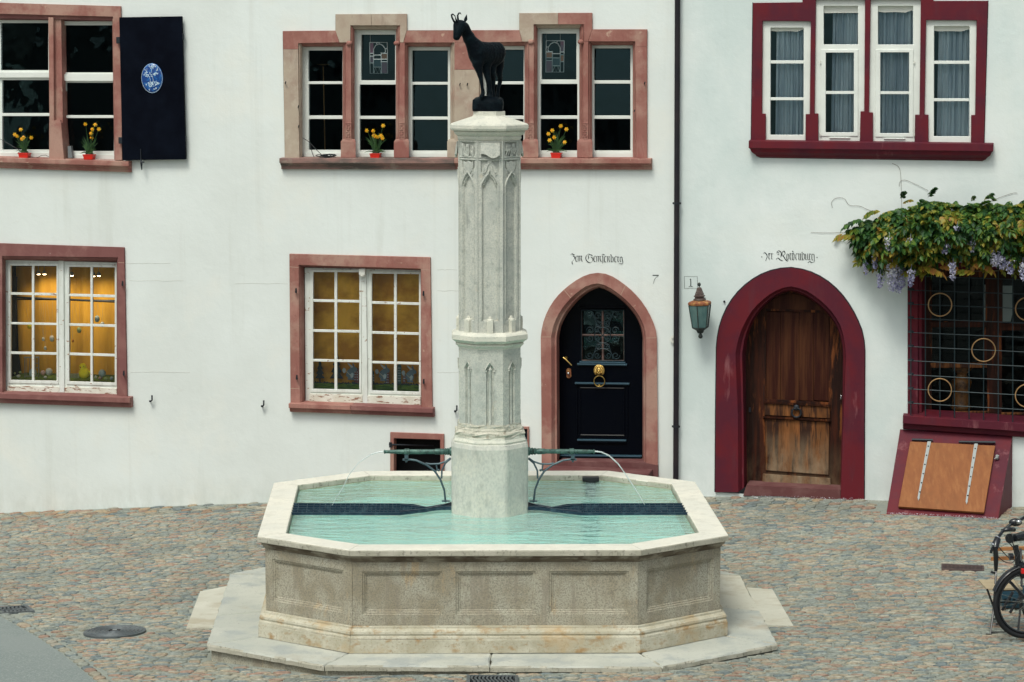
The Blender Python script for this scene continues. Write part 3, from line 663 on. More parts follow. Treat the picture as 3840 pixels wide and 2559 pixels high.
# ---------------------------------------------------------------- spouts, brackets, bars, jets
YS = FC.y
def ys(px, py, dy=0): return Yp(px, py, YS+dy)
Zs = zoomer(1400, 1580, 2.6144)
for side in (-1, 1):
    sp = empty('spout', ys(1690 if side < 0 else 1982, 1694), parent=fountain)
    if side < 0: pts = [(1693, 17), (1687, 17), (1684, 11), (1680, 15), (1676, 11), (1671, 14), (1667, 10), (1661, 12), (1640, 11), (1632, 11), (1630, 9), (1536, 9), (1534, 12), (1518, 12), (1516, 8.5), (1466, 7.5), (1458, 6.5), (1446, 6), (1443, 9), (1439, 5)]
    else: pts = [(1979, 17), (1986, 17), (1990, 11), (1996, 15), (2000, 11), (2006, 14), (2012, 10), (2018, 12), (2034, 11), (2042, 11), (2046, 9), (2134, 9), (2136, 12), (2152, 12), (2154, 8.5), (2208, 7.5), (2218, 6.5), (2224, 6), (2227, 9), (2232, 5)]
    mbb = MB(); yy = 1694 if side < 0 else 1693
    mbb.tube([ys(x, yy + (abs(x-1836)-150)*.012*(.3)) for x, r in pts], [pxm(r) for x, r in pts], n=12); mbb.build('spout_pipe', M['verdigris'], sp, smooth=.7)
    mbb = MB(); X = (lambda x: x) if side < 0 else (lambda x: 3672 - x)
    b1 = [(1524, 1722), (1560, 1727), (1600, 1744), (1631, 1768), (1652, 1800), (1666, 1838), (1671, 1884)]
    b2 = [(1690, 1718), (1672, 1731), (1645, 1740), (1615, 1741), (1596, 1738)]
    b3 = [(1690, 1720), (1670, 1738), (1657, 1765), (1656, 1795)]
    for b, r in ((b1, 4.2), (b2, 3.6), (b3, 3.8)):
        mbb.tube([ys(X(x), y) for x, y in b], [pxm(r)]*len(b), n=6)
    mbb.ball(ys(X(1645), 1764), pxm(5)); mbb.tube([ys(X(1636), 1742), ys(X(1640), 1764), ys(X(1632), 1768)], pxm(3), n=5)
    mbb.box(ys(X(1524), 1710), pxm(14), pxm(14), pxm(30)); mbb.box(ys(X(1523), 1724), pxm(26), pxm(14), pxm(6)); mbb.tube([ys(X(1524), 1722), ys(X(1524), 1734)], pxm(4))
    mbb.box(ys(X(1672), 1879), pxm(30), pxm(18), pxm(4))
    mbb.build('bracket', M['bracket_iron'], sp, smooth=.8)
    # jet
    J = [(1439, 1694), (1420, 1696), (1390, 1705), (1345, 1735), (1310, 1780), (1285, 1830), (1260, 1868), (1244, 1899)] if side < 0 else [(2230, 1693), (2255, 1696), (2285, 1710), (2318, 1740), (2350, 1785), (2376, 1825), (2400, 1862), (2418, 1895)]
    mbb = MB(); rr = [pxm(3.0 if side > 0 else 2.0)]*3 + [pxm(2.2 if side > 0 else 1.5)]*5
    pj = [ys(x, y, -.02) for x, y in J]; fine = []
    for a, b in zip(pj, pj[1:]):
        for q in range(4): fine.append(a.lerp(b, q/4))
    fine.append(pj[-1]); rj = [max(.0028, pxm(3.4 if side > 0 else 2.2)*(1-.45*i/len(fine)))*random.uniform(.85, 1.1) for i in range(len(fine))]
    mbb.tube(fine, rj, n=6); mbb.build('water_jet', M['water_jet'], sp, smooth=2)
# bars across the basin, let into the rim
zb = .968
for side in (-1, 1):
    gr = empty('pail_rest', Vector((FC.x+side*.3, FC.y-.05, zb)), parent=fountain)
    xe, xs_, xk = (1040, 1500, 1600) if side < 0 else (2630, 2180, 2070)
    tips = []
    for j in range(5):
        yl = 1887 + j*8.6
        p0, p1 = Zp(xe if j % 2 == 0 else xe+side*-14, yl, zb+.006), Zp(xs_, yl+1.5, zb+.006)
        p2 = Zp((xs_+xk)/2, 1904 + (yl-1904)*.75, zb+.006); p3 = Zp(xk, 1905 + (yl-1904)*.22, zb+.006)
        cend = Vector((FC.x + side*.33, FC.y + .08 - j*.045, zb+.006)); 
        mbb = MB()
        pth = [p0, p0.lerp(p1, .5), p1, p2, p3, cend]
        loops = []
        for i, p in enumerate(pth):
            t = (pth[min(i+1, 5)]-pth[max(i-1, 0)]).normalized(); u = Vector((-t.y, t.x, 0))*.0052
            loops.append([p-u, p+u, p+u-UP*.022, p-u-UP*.022])
        mbb.loft(loops, cap0=True, cap1=True); mbb.build('iron_bar', M['blue_iron'], gr)
    # fine cross rods, seen as a speckled mesh near the column
    mbb = MB(); x0, x1 = (1120, 1560) if side < 0 else (2560, 2110)
    for j in range(26):
        x = x0 + (x1-x0)*(j/25)**.8; mbb.tube([Zp(x, 1889, zb), Zp(x+4*side, 1921, zb)], .0018, n=4)
    mbb.build('cross_rods', M['blue_iron'], gr, kind='stuff')
    for sgn in (-1, 1):
        a = Vector((FC.x+side*.325, FC.y+.10*sgn-.02, zb+.012)); mm_ = Zp(xk, 1905+sgn*2, zb+.012); e = Zp(xs_, 1904 + (-sgn)*-14, zb+.012)
        mbb = MB(); pth = [a, a.lerp(mm_, .5)+Vector((0, -sgn*.02, 0)), mm_, e]; loops = []
        for i, p in enumerate(pth):
            t = (pth[min(i+1, 3)]-pth[max(i-1, 0)]).normalized(); u = Vector((-t.y, t.x, 0))*.008
            loops.append([p-u, p+u, p+u-UP*.03, p-u-UP*.03])
        mbb.loft(loops, cap0=True, cap1=True); mbb.build('crossing_bar', M['blue_iron'], gr)
# overflow pipe at the back of the basin
mbb = MB(); c = Zp(2215, 1808, WZ)
mbb.box(c + UP*.028, .15, .09, .036); mbb.lathe(c, [(.045, -.12), (.045, .012)], n=14)
mbb.build('overflow_pipe', M['black_rubber'], fountain, bevel=.003)

# ---------------------------------------------------------------- chamois statue
Zg = zoomer(1660, 20, 3.564)
def gp(x, y, dy=0): px, py = Zg(x, y); return Yp(px, py, YS + dy)
KU = FC.y/8700/3.564
statue = empty('chamois_statue', Vector((FC.x, FC.y, ZTOP)), 'black bronze chamois with hooked horns standing on a rock on top of the fountain column', 'statue')
def skin_mesh(name, nodes, edges, mat, parent):
    """one continuous skin over a skeleton: ellipsoids swept along the bones, fused by a voxel remesh and relaxed"""
    base = WL[parent.name]; mbb = MB()
    def rad(n): return n[1] if isinstance(n[1], tuple) else (n[1], n[1])
    for a_, b_ in edges:
        pa, pb, ra, rb = nodes[a_][0], nodes[b_][0], rad(nodes[a_]), rad(nodes[b_]); n_ = max(3, int((pb-pa).length/(min(ra+rb)*.35)))
        for q in range(n_+1):
            t = q/n_; t = t; rx_, rz_ = ra[0]+(rb[0]-ra[0])*t, ra[1]+(rb[1]-ra[1])*t
            g_ = 1.06 if rz_ > .05 else 1.22; mbb.ball(pa.lerp(pb, t), rx_*g_, rx_*g_, rz_*g_, seg=12, ring=8)
    tmp = mbb.build(name+'_form', mat, parent)
    rm = tmp.modifiers.new('remesh', 'REMESH'); rm.mode = 'VOXEL'; rm.voxel_size = .0065
    so = tmp.modifiers.new('soft', 'SMOOTH'); so.factor = .5; so.iterations = 6
    bpy.context.view_layer.update()
    ev = tmp.evaluated_get(bpy.context.evaluated_depsgraph_get()); m2 = bpy.data.meshes.new_from_object(ev); m2.name = name
    bpy.data.objects.remove(tmp); m2.materials.clear(); m2.materials.append(mat)
    for p in m2.polygons: p.use_smooth = True
    r = bpy.data.objects.new(name, m2); COL.objects.link(r); r.parent = parent; WL[r.name] = Vector(base); return r
k = KU
N = [(gp(590, 645, .05), (135*k, 150*k)),       # 0 trunk
     (gp(470, 640, -.04), (125*k, 158*k)),      # 1 chest
     (gp(398, 520, -.07), (88*k, 100*k)),       # 2 neck base
     (gp(330, 400, -.10), (60*k, 68*k)),        # 3
     (gp(285, 310, -.12), (66*k, 70*k)),        # 4 nape
     (gp(228, 275, -.15), (74*k, 68*k)),        # 5 brow
     (gp(208, 345, -.175), (56*k, 54*k)),       # 6
     (gp(186, 428, -.195), (40*k, 38*k)),       # 7 muzzle
     (gp(705, 640, .14), (135*k, 150*k)),       # 8 rump
     (gp(735, 700, .18), (80*k, 95*k)),         # 9
     # front legs
     (gp(470, 790, -.07), (58*k, 62*k)), (gp(490, 890, -.08), 37*k), (gp(515, 1000, -.09), 24*k), (gp(528, 1100, -.09), 20*k), (gp(540, 1175, -.09), 24*k), (gp(522, 1225, -.10), 28*k),
     (gp(570, 790, .02), (64*k, 64*k)), (gp(590, 900, .0), 44*k), (gp(612, 1010, -.01), 33*k), (gp(625, 1110, -.01), 28*k), (gp(640, 1200, -.01), 30*k), (gp(630, 1235, -.02), 34*k),
     # hind legs
     (gp(655, 790, .10), (62*k, 70*k)), (gp(650, 900, .08), 46*k), (gp(672, 1010, .12), 32*k), (gp(668, 1120, .10), 26*k), (gp(672, 1215, .09), 30*k),
     (gp(765, 800, .20), (48*k, 58*k)), (gp(752, 900, .16), 38*k), (gp(770, 1010, .20), 27*k), (gp(742, 1110, .17), 22*k), (gp(735, 1200, .15), 25*k), (gp(728, 1240, .14), 28*k)]
E_ = [(0,1),(1,2),(2,3),(3,4),(4,5),(5,6),(6,7),(0,8),(8,9),(1,10),(10,11),(11,12),(12,13),(13,14),(14,15),(0,16),(16,17),(17,18),(18,19),(19,20),(20,21),
      (8,22),(22,23),(23,24),(24,25),(25,26),(9,27),(27,28),(28,29),(29,30),(30,31),(31,32)]
skin_mesh('body', N, E_, M['statue_bronze'], statue)
def tube_part(name, pts, rs, mat, parent, n=8, smooth=2):
    mbb = MB(); fine, fr = [], []
    for i in range(len(pts)-1):
        for q in range(4): fine.append(pts[i].lerp(pts[i+1], q/4)); fr.append(rs[i]*(1-q/4)+rs[i+1]*q/4)
    fine.append(pts[-1]); fr.append(rs[-1]); mbb.tube(fine, fr, n=n); return mbb.build(name, mat, parent, smooth=smooth)
tube_part('horn', [gp(185, 255, -.165), gp(150, 215, -.175), gp(125, 165, -.18), gp(118, 130, -.17), gp(135, 120, -.155), gp(160, 140, -.14), gp(175, 170, -.135)], [20*k, 15*k, 12*k, 11*k, 9*k, 8*k, 3*k], M['statue_bronze'], statue)
tube_part('horn', [gp(222, 245, -.135), gp(205, 190, -.13), gp(200, 140, -.125), gp(215, 108, -.11), gp(235, 104, -.10), gp(247, 125, -.095)], [19*k, 14*k, 11*k, 10*k, 8*k, 3*k], M['statue_bronze'], statue)
for pts, rs in (([gp(290, 230, -.10), gp(308, 190, -.09), gp(322, 125, -.085)], [18*k, 32*k, 3*k]), ([gp(205, 250, -.18), gp(182, 205, -.20), gp(165, 150, -.205)], [12*k, 16*k, 2*k])):
    mbb = MB(); mbb.tube([pts[0], pts[0].lerp(pts[1], .5), pts[1], pts[1].lerp(pts[2], .5), pts[2]], [rs[0], (rs[0]+rs[1])/2, rs[1], rs[1]*.6, rs[2]], n=8, flat=.5); mbb.build('ear', M['statue_bronze'], statue, smooth=2)
mbb = MB(); c = (gp(390, 1435)+gp(820, 1435))/2; hw = (gp(820, 1435)-gp(390, 1435)).length/2
rr = random.Random(3); loops = []
for z, s in ((0, .97), (.03, 1.0), (.065, .99), (.09, .96), (.105, .80), (.115, .45)):
    lp = []
    for j in range(20):
        a = 2*math.pi*j/20; r_ = hw*s*(abs(math.cos(a))**9 + abs(math.sin(a))**9)**(-1/9)*rr.uniform(.93, 1.02)*.97
        lp.append(Vector((c.x + r_*math.cos(a), FC.y + r_*.8*math.sin(a), ZTOP + .002 + z + (rr.uniform(-.008, .012) if z > .05 else 0))))
    loops.append(lp)
mbb.loft(loops, cap0=True, cap1=True); mbb.build('rock_base', M['statue_bronze'], statue, smooth=1.2)

# ---------------------------------------------------------------- the two houses
def joint(pts, par, d=.0315): mbb = MB(); mbb.face(PL(pts, d)); return mbb.build('mortar_joint', M['joint_lime'], par)
houseA = empty('white_house', wuv(-3.0, -.3), 'wide white plastered house with red sandstone windows, black shutter and pointed black door', 'house')
houseB = empty('white_house', wuv(4.2, 0), 'cool white house with burgundy painted windows and a big arched oak door', 'house')
def PL(pts, d=0): return [W(x, y, d) for x, y in pts]
def rect(x0, y0, x1, y1): return [(x0, y1), (x1, y1), (x1, y0), (x0, y0)]
def catm(pts, n=6):
    out = []
    for i in range(len(pts)-1):
        p0, p1, p2, p3 = pts[max(i-1, 0)], pts[i], pts[i+1], pts[min(i+2, len(pts)-1)]
        for k in range(n):
            t = k/n; out.append(tuple(.5*((2*b) + (-a+c)*t + (2*a-5*b+4*c-d)*t*t + (-a+3*b-3*c+d)*t**3) for a, b, c, d in zip(p0, p1, p2, p3)))
    out.append(pts[-1]); return out
def resample(pts, n):
    L = [0]
    for a, b in zip(pts, pts[1:]): L.append(L[-1] + math.dist(a, b))
    out = []
    for k in range(n):
        s = L[-1]*k/(n-1); i = max(j for j in range(len(L)) if L[j] <= s+1e-9); i = min(i, len(pts)-2)
        t = (s-L[i])/(L[i+1]-L[i]+1e-12); out.append((pts[i][0]+(pts[i+1][0]-pts[i][0])*t, pts[i][1]+(pts[i+1][1]-pts[i][1])*t))
    return out
Z1 = zoomer(0, 0, 2.3053); Z2 = zoomer(1020, 0, 2.3757); Z3 = zoomer(1660, 0, 2.3061); Z4 = zoomer(2760, 0, 2.1787)
Z5 = zoomer(0, 900, 2.3764); Z6 = zoomer(1060, 920, 2.3057); Z7 = zoomer(1960, 920, 1.7426); Z8 = zoomer(2600, 920, 1.5675)
Zh = zoomer(3300, 1100, 1.7815); Zw = zoomer(3380, 1020, 2.5283); Zl = zoomer(2540, 1020, 5.6); Zd = zoomer(2080, 1120, 4.357); Zv = zoomer(3100, 600, 2.6135); Zk = zoomer(1400, 1580, 2.6144)
def zs_(Z, pts): return [Z(*p) for p in pts]

# outlines of everything cut into the walls (pixel polygons, clockwise or not does not matter)
HOLES_A, HOLES_B = [], []
WIN1 = [(-300, 2), (452, 24), (457, 601), (-300, 585)]
WIN2 = zs_(Z2, [(113, 1410), (95, 278), (565, 274), (565, 128), (1200, 125), (1200, 272)]) + [(1947, 113.6)] + zs_(Z3, [(662, 115), (1292, 112), (1292, 255), (1768, 255), (1768, 1375)])
WIN3 = zs_(Z5, [(-700, 8), (1105, 68), (1131, 1398)]) + [(-300, 1466)]
WIN4 = [(1085, 952.5), (1613, 965.5), (1620.8, 1533.7), (1089.5, 1511)]
D7_OUT_L = [(124, 1470), (122, 1040), (118, 600), (130, 520), (165, 425), (225, 335), (300, 265), (370, 217), (430, 190), (490, 181)]
D7_OUT_R = [(490, 181), (560, 192), (640, 238), (725, 308), (797, 395), (848, 490), (872, 560), (877, 605), (881, 1040), (884, 1470)]
D7_MID_L = [(188, 1470), (188, 1040), (186, 600), (203, 520), (243, 435), (302, 358), (365, 300), (420, 265), (460, 254), (493, 250)]
D7_MID_R = [(493, 250), (540, 262), (615, 308), (690, 372), (748, 440), (785, 510), (803, 570), (808, 607), (808, 1040), (808, 1470)]
D7_IN_L = [(243, 1420), (241, 1040), (239, 605), (252, 535), (287, 458), (340, 388), (400, 330), (445, 300), (475, 286), (500, 278)]
D7_IN_R = [(500, 278), (540, 290), (610, 332), (680, 392), (735, 460), (768, 530), (780, 580), (783, 607), (783, 1040), (783, 1420)]
D1_OUT_L = [(129, 1452), (132, 1000), (137, 600), (150, 500), (193, 380), (268, 272), (370, 190), (470, 147), (530, 136), (575, 133)]
D1_OUT_R = [(575, 133), (670, 152), (775, 205), (868, 288), (938, 390), (985, 492), (1002, 560), (1007, 620), (1005, 1000), (1003, 1502)]
D1_MID_L = [(264, 1452), (262, 1000), (247, 640), (262, 560), (292, 478), (350, 378), (430, 302), (500, 260), (540, 247), (572, 242)]
D1_MID_R = [(572, 242), (662, 266), (757, 333), (825, 405), (868, 480), (888, 560), (895, 610), (897, 660), (884, 1000), (866, 1496)]
D1_IN_L = [(316, 1412), (312, 1000), (308, 640), (322, 540), (352, 455), (400, 380), (455, 325), (510, 288), (540, 276), (566, 270)]
D1_IN_R = [(566, 270), (640, 290), (735, 352), (803, 420), (846, 490), (868, 560), (876, 610), (878, 660), (874, 1000), (864, 1440)]
def arch_loop(Z, Lh, Rh, n=13, d=0, keep_first=True):
    a = resample(catm([Z(*p) for p in Lh[2:]], 6), n); b = resample(catm([Z(*p) for p in Rh[:-2]], 6), n)
    pts = [Z(*Lh[0]), Z(*Lh[1])] + a + b[1:] + [Z(*Rh[-2]), Z(*Rh[-1])]
    return pts
D7O, D7M, D7I = arch_loop(Z7, D7_OUT_L, D7_OUT_R), arch_loop(Z7, D7_MID_L, D7_MID_R), arch_loop(Z7, D7_IN_L, D7_IN_R)
D1O, D1M, D1I = arch_loop(Z8, D1_OUT_L, D1_OUT_R), arch_loop(Z8, D1_MID_L, D1_MID_R), arch_loop(Z8, D1_IN_L, D1_IN_R)
CEL1 = zs_(Zk, [(165, 540), (165, 110), (690, 128), (692, 545)])
CEL2 = [(1895, 1690), (1895, 1601), (1983, 1601.5), (1983, 1690)]
WIN5 = [(2817, 530), (2824, 11.5), (3009, 9), (3009, -40), (3500, -40), (3500, 4), (3704.6, 3.5), (3690, 538)]
WIN6 = [(3403.5, 1560), (3403.5, 985), (4300, 985), (4300, 1620)]
XP = 2533     # the drainpipe line divides the houses
def wall(name, house, x0, x1, holes, mat, d=0):
    uo = lambda x: W(x, 1000, d)
    a, b = W(x0, 1000, d), W(x1, 1000, d); mbb = MB()
    mbb.plate([Vector((a.x, a.y, -1.2)), Vector((b.x, b.y, -1.2)), Vector((b.x, b.y, 8.5)), Vector((a.x, a.y, 8.5))], [PL(h_, d) for h_ in holes], 0)
    return mbb.build(name, mat, house)
wall('plaster_wall', houseA, -1700, XP, [WIN1, WIN2, WIN3, WIN4, D7O[1:-1] + [Z7(881, 1560), Z7(124, 1560)] if False else D7O, CEL1, CEL2], M['plaster_white'])
wall('plaster_wall', houseB, XP, 6000, [WIN5, WIN6, D1O], M['plaster_cool'], d=.012)
# sealed dark rooms behind each facade
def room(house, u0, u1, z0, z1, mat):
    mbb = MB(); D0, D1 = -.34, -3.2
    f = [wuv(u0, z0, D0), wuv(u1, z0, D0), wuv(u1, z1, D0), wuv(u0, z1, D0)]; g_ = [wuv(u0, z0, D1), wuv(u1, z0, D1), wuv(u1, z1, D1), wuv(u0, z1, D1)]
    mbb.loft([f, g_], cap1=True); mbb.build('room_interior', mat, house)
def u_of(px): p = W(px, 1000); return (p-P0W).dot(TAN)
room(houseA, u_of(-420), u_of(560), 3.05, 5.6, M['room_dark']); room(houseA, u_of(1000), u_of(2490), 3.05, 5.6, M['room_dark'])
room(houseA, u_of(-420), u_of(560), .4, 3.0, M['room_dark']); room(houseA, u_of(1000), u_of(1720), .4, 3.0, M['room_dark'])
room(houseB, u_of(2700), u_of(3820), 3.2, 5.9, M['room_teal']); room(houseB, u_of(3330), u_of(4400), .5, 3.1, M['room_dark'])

def plate(name, outer, holes, d, thick, mat, parent, bevel=0, **kw):
    mbb = MB(); mbb.plate(PL(outer, d), [PL(h_, d) for h_ in holes], thick); return mbb.build(name, mat, parent, bevel=bevel, **kw)
def glassp(pts, d, parent, mat='window_glass', tilt=0):
    mbb = MB(); pp_ = PL(pts, d); ym = max(y for x, y in pts)-1
    mbb.face([p - NRM*(tilt if y < ym-20 else 0) for p, (x, y) in zip(pp_, pts)]); return mbb.build('pane', M[mat], parent, recalc=False)
def sill(pl_, pr_, hpx, proj, mat, parent, mould=True, back=-.16):
    """moulded sill: top front edge from pl_ to pr_ (pixels)"""
    a, b = W(*pl_, proj), W(*pr_, proj); hh = (W(pl_[0], pl_[1], 0)-W(pl_[0], pl_[1]+hpx, 0)).z
    prof = [(0, 0), (0, -.42*hh), (-.35, -.50*hh), (-.42, -.62*hh), (-.62, -.68*hh), (-.66, -hh), (-1.0, -hh)] if mould else [(0, 0), (0, -.5*hh), (-.3, -.53*hh), (-.45, -hh), (-1, -hh)]
    n = 1; loops = []
    for p in (a, b):
        lp = [p + NRM*(f*proj) + UP*z for f, z in prof]
        lp.append(p + NRM*(-proj+back) - UP*hh); lp.append(p + NRM*(-proj+back) + UP*.012)
        loops.append(lp)
    mbb = MB(); mbb.loft(loops, cap0=True, cap1=True); return mbb.build('sill', mat, parent, bevel=.004)
def strip(name, loops, mat, parent, closed=False, **kw):
    mbb = MB(); mbb.loft([[W(x, y, d) for x, y in pts] for pts, d in loops], closed=closed); return mbb.build(name, mat, parent, recalc=True, **kw)
def bars(parent, rects_, d, thick, mat, name='glazing_bar'):
    for r_ in rects_: plate(name, r_, [], d, thick, mat, parent, bevel=.003)

def window(house, label=None):
    e = empty('window', WL[house.name] + Vector((0, 0, 0)), parent=house)
    if label: e['label'] = label
    return e

# ----- big six-light window of the first floor
w2 = window(houseA, 'six light late gothic window with two raised hoods in red and buff sandstone')
BAYS = [  # sash: x0,y0,x1,y1 ; panes
 (1135, 179, 1284, 591, [(1156.8, 190, 1283, 306), (1157.5, 318, 1284, 434), (1159, 447, 1278, 563)]),
 (1330.6, 116, 1484, 591, [(1353.8, 130.5, 1481, 302), (1348.5, 320, 1484, 435.5), (1348.5, 447, 1484, 564)]),
 (1532.7, 179, 1688, 591, [(1544, 190, 1679, 308), (1545, 320.5, 1679, 438), (1546, 449.5, 1677, 565.5)]),
 (1812, 176, 1966, 591, [(1823, 187, 1963, 306), (1823, 319, 1963, 434.5), (1823, 447.5, 1963, 566)]),
 (2016.5, 110.6, 2172, 590.6, [(2031, 126.6, 2161, 299), (2026.5, 317.5, 2165, 434), (2026.5, 446.5, 2165, 565)]),
 (2220.7, 173.5, 2372, 590.6, [(2227, 182, 2363.5, 302), (2228, 316.5, 2364, 434), (2228.5, 446.5, 2364, 565)])]
MU = 17
openings = [(x0+ (1 if i else 1), y0-7, x1, y1+9) for i, (x0, y0, x1, y1, p) in enumerate(BAYS)]
SR, SB, SPL = M['sandstone_red'], M['sandstone_buff'], M['sandstone_plum']
# stone blocks of the face (front 3 cm proud)
def yb_(i): return 594
L1x, R1x = 1060, 1135
cuts = [(1285, 1331), (1485, 1533), (1689, 1812), (1967, 2017), (2173, 2221)]
blk = []
sd = .03
def lintel_y(i): return BAYS[i][1]
# jambs
blk += [([(1067.6, 594), (1062, 186), (1118, 186), (1122, 594)], SB), ([(2388, 594), (2382, 176), (2426, 176), (2426.5, 594)], SR)]
blk += [([(1062, 185), (1060, 117), (1258, 115.5), (1272, 160), (1118, 163), (1118, 185)], SR)]
blk += [([(1258, 115), (1258, 54), (1392, 53.5), (1392, 96), (1314, 96), (1314, 160), (1273, 160)], SB), ([(1392.8, 53.5), (1525, 53), (1525, 114.5), (1512, 160), (1500, 160), (1500, 96), (1392.8, 96)], SB)]
blk += [([(1525.6, 115.5), (1736, 114.8), (1736, 160), (1513, 160)], SR), ([(1736.6, 114.8), (1946.5, 113.6), (1958, 157), (1736.6, 160)], SR)]
blk += [([(1947, 113), (1947, 50), (2092, 49), (2092, 92), (2001, 92), (2001, 157), (1959, 157)], SB), ([(2092.7, 49), (2220, 48.6), (2220.5, 110), (2205, 156), (2190, 156), (2190, 92), (2092.7, 92)], SR)]
blk += [([(2220.8, 110.6), (2426.7, 110.6), (2426, 175.4), (2382, 175.4), (2382, 156), (2206, 156)], SR)]
# mullion faces
blk += [([(1296, 594), (1297, 160.6), (1316, 160.6), (1318, 594)], SR), ([(1498, 594), (1500, 160.6), (1518, 160.6), (1518, 594)], SR)]
blk += [([(1704, 262), (1704, 160.6), (1796, 160.6), (1796, 262)], SR), ([(1704, 594), (1704, 262.7), (1796, 262.7), (1796, 594)], SB)]
blk += [([(1984, 594), (1984, 157.6), (2002, 157.6), (2002, 594)], SR), ([(2187, 594), (2188, 156.6), (2206, 156.6), (2206, 594)], SR)]
for pts, m_ in blk: plate('surround_stone', pts, [], sd, .10, m_, w2, bevel=.003)
# moulded reveals of each bay, in left / head / right strips
for i, (x0, y0, x1, y1, pn) in enumerate(BAYS):
    mL = [SB, SR, SR, SB, SR, SR][i]; mT = [SR, SB, SR, SR, SB, SR][i]; mR = [SR, SR, SB, SR, SR, SR][i]
    oL = [(17, .029), (13, .006), (9, .012), (7, -.02), (2, -.035), (0, -.15)]
    xr = x1
    for side_, mt in (('L', mL), ('T', mT), ('R', mR)):
        lps = []
        for off, d in oL:
            ot = off*1.9
            # the head steps further than the jambs
            if side_ == 'L': pts = [(x0-off, y1+4), (x0-off, y0-2-ot)]
            elif side_ == 'T': pts = [(x0-off, y0-2-ot), (xr+off, y0-2-ot)]
            else: pts = [(xr+off, y0-2-ot), (xr+off, y1+4)]
            lps.append((pts, d))
        strip('moulding', lps, mt, w2, smooth=None)
    # bases of the mullions
for xa, xb, mt in ((1278, 1334, SR), (1477, 1534, SR), (1677, 1814, SB), (1959, 2019, SR), (2164, 2222, SR)):
    lp = [[W(xa, 592, .034), W(xb, 592, .034), W(xb, 592, -.14), W(xa, 592, -.14)], [W(xa, 532, .034), W(xb, 532, .034), W(xb, 532, -.14), W(xa, 532, -.14)],
          [W(xa+7, 522, .026), W(xb-4, 522, .026), W(xb-4, 522, -.14), W(xa+7, 522, -.14)]]
    mbb = MB(); mbb.loft(lp, cap0=True, cap1=True); mbb.build('mullion_base', mt, w2, bevel=.003)
    mbb = MB(); xm = (xa+xb)/2
    for q in range(6):
        for s in (-5, 5): mbb.ball(W(xm+s*(1 if q % 2 else .6), 470+q*8.5, .031), .012, .008, .012, seg=6, ring=4)
    mbb.tube([W(xm-13, 463, .032), W(xm+13, 463, .032)], .006, n=5); mbb.build('carved_foot', mt, w2)
for q, (x, y) in enumerate(((1310, 163), (1488, 163), (1992, 158), (2178, 158))):   # little carved heads where the hood turns down
    mbb = MB(); mbb.ball(W(x, y, .03), .035, .03, .03, seg=10, ring=6); mbb.build('carved_stop', SR, w2, smooth=2)
sill((1047, 594), (1702, 595.5), 42, .10, M['sill_weathered'], w2); sill((1702.6, 595.5), (2441, 596.5), 41, .10, SR, w2)
for x, y in ((1070, 314), (1724, 320), (1752, 320), (1118, 404), (1119, 478), (2417, 315), (2378, 420)):
    mbb = MB(); mbb.tube([W(x, y, .02), W(x, y, .06), W(x+2, y-8, .065)], .006, n=6); mbb.build('hinge_pin', M['dark_iron'], w2)
for i, (x0, y0, x1, y1, pn) in enumerate(BAYS):
    plate('sash_frame', rect(x0-2, y0-3, x1+8, y1+3), [rect(pn[0][0]-.5, pn[0][1], pn[0][2]+.5, pn[0][3]), rect(pn[1][0], pn[1][1]-2, pn[1][2], pn[2][3])], -.12, .05, M['white_paint'], w2, bevel=.003)
    bars(w2, [rect(pn[1][0]-1, pn[1][3], pn[1][2]+1, pn[2][1])], -.122, .035, M['white_paint'])
    plate('bottom_rail', rect(x0+2, y1-16, x1+6, y1+4), [], -.105, .03, M['white_paint'], w2, bevel=.003)
    for q, p in enumerate(pn): glassp(rect(p[0]-1, p[1]-1, p[2]+1, p[3]+1), -.145 - .0015*((i*3+q) % 4), w2, tilt=.028 if (i, q) in ((1, 0), (2, 0), (2, 1), (2, 2), (3, 0), (4, 0), (5, 0), (5, 1)) else 0)

# stained glass panels hanging in the two tall lights
def lead(name_label, Z, flip, wirex):
    g_ = empty('stained_glass_panel', W(*Z(950, 520), -.19), name_label, 'stained glass', 'leaded glass panels hanging in the tall lights')
    d = -.165
    def T(x, y): return Z(x, y) if not flip else Z(1900-x+46-24, y*.985-20)
    lines = [[(870, 380), (1027, 380), (1030, 655), (875, 655), (870, 380)], [(905, 655), (905, 440), (925, 405), (955, 392), (985, 405), (1008, 435), (1012, 465)], [(1012, 465), (995, 478), (972, 470), (975, 655)],
             [(872, 478), (903, 478)], [(872, 503), (903, 503)], [(905, 493), (975, 493)], [(905, 530), (1028, 530)], [(975, 478), (1028, 478)], [(975, 552), (1028, 552)], [(872, 563), (903, 563)], [(905, 600), (975, 600)],
             [(908, 655), (925, 605), (940, 655), (955, 605), (972, 655)], [(1010, 435), (1028, 435)], [(930, 380), (935, 398)]]
    for ln in lines:
        mbb = MB(); mbb.tube([W(*T(x, y), d) for x, y in ln], .0055, n=5); mbb.build('lead_came', M['lead_came'], g_)
    for pts, mt in (([(872, 382), (903, 382), (903, 440), (903, 478), (872, 478)], 'stain_mauve'), ([(977, 554), (1028, 554), (1030, 653), (977, 653)], 'stain_mauve'), ([(977, 480), (1028, 480), (1028, 528), (977, 528)], 'stain_amber'), ([(874, 505), (903, 505), (903, 561), (874, 561)], 'stain_amber' if flip else 'stain_mauve'), ([(907, 532), (973, 532), (973, 598), (907, 598)], 'stain_smoke')):
        mbb = MB(); mbb.prism([W(*T(x, y), d-.001) for x, y in pts], -NRM*.003); mbb.build('glass_piece', M[mt], g_)
    for wx in wirex:
        mbb = MB(); mbb.tube([W(*T(wx, 300), d), W(*T(wx, 380), d)], .0022, n=4); mbb.build('wire', M['lead_came'], g_)
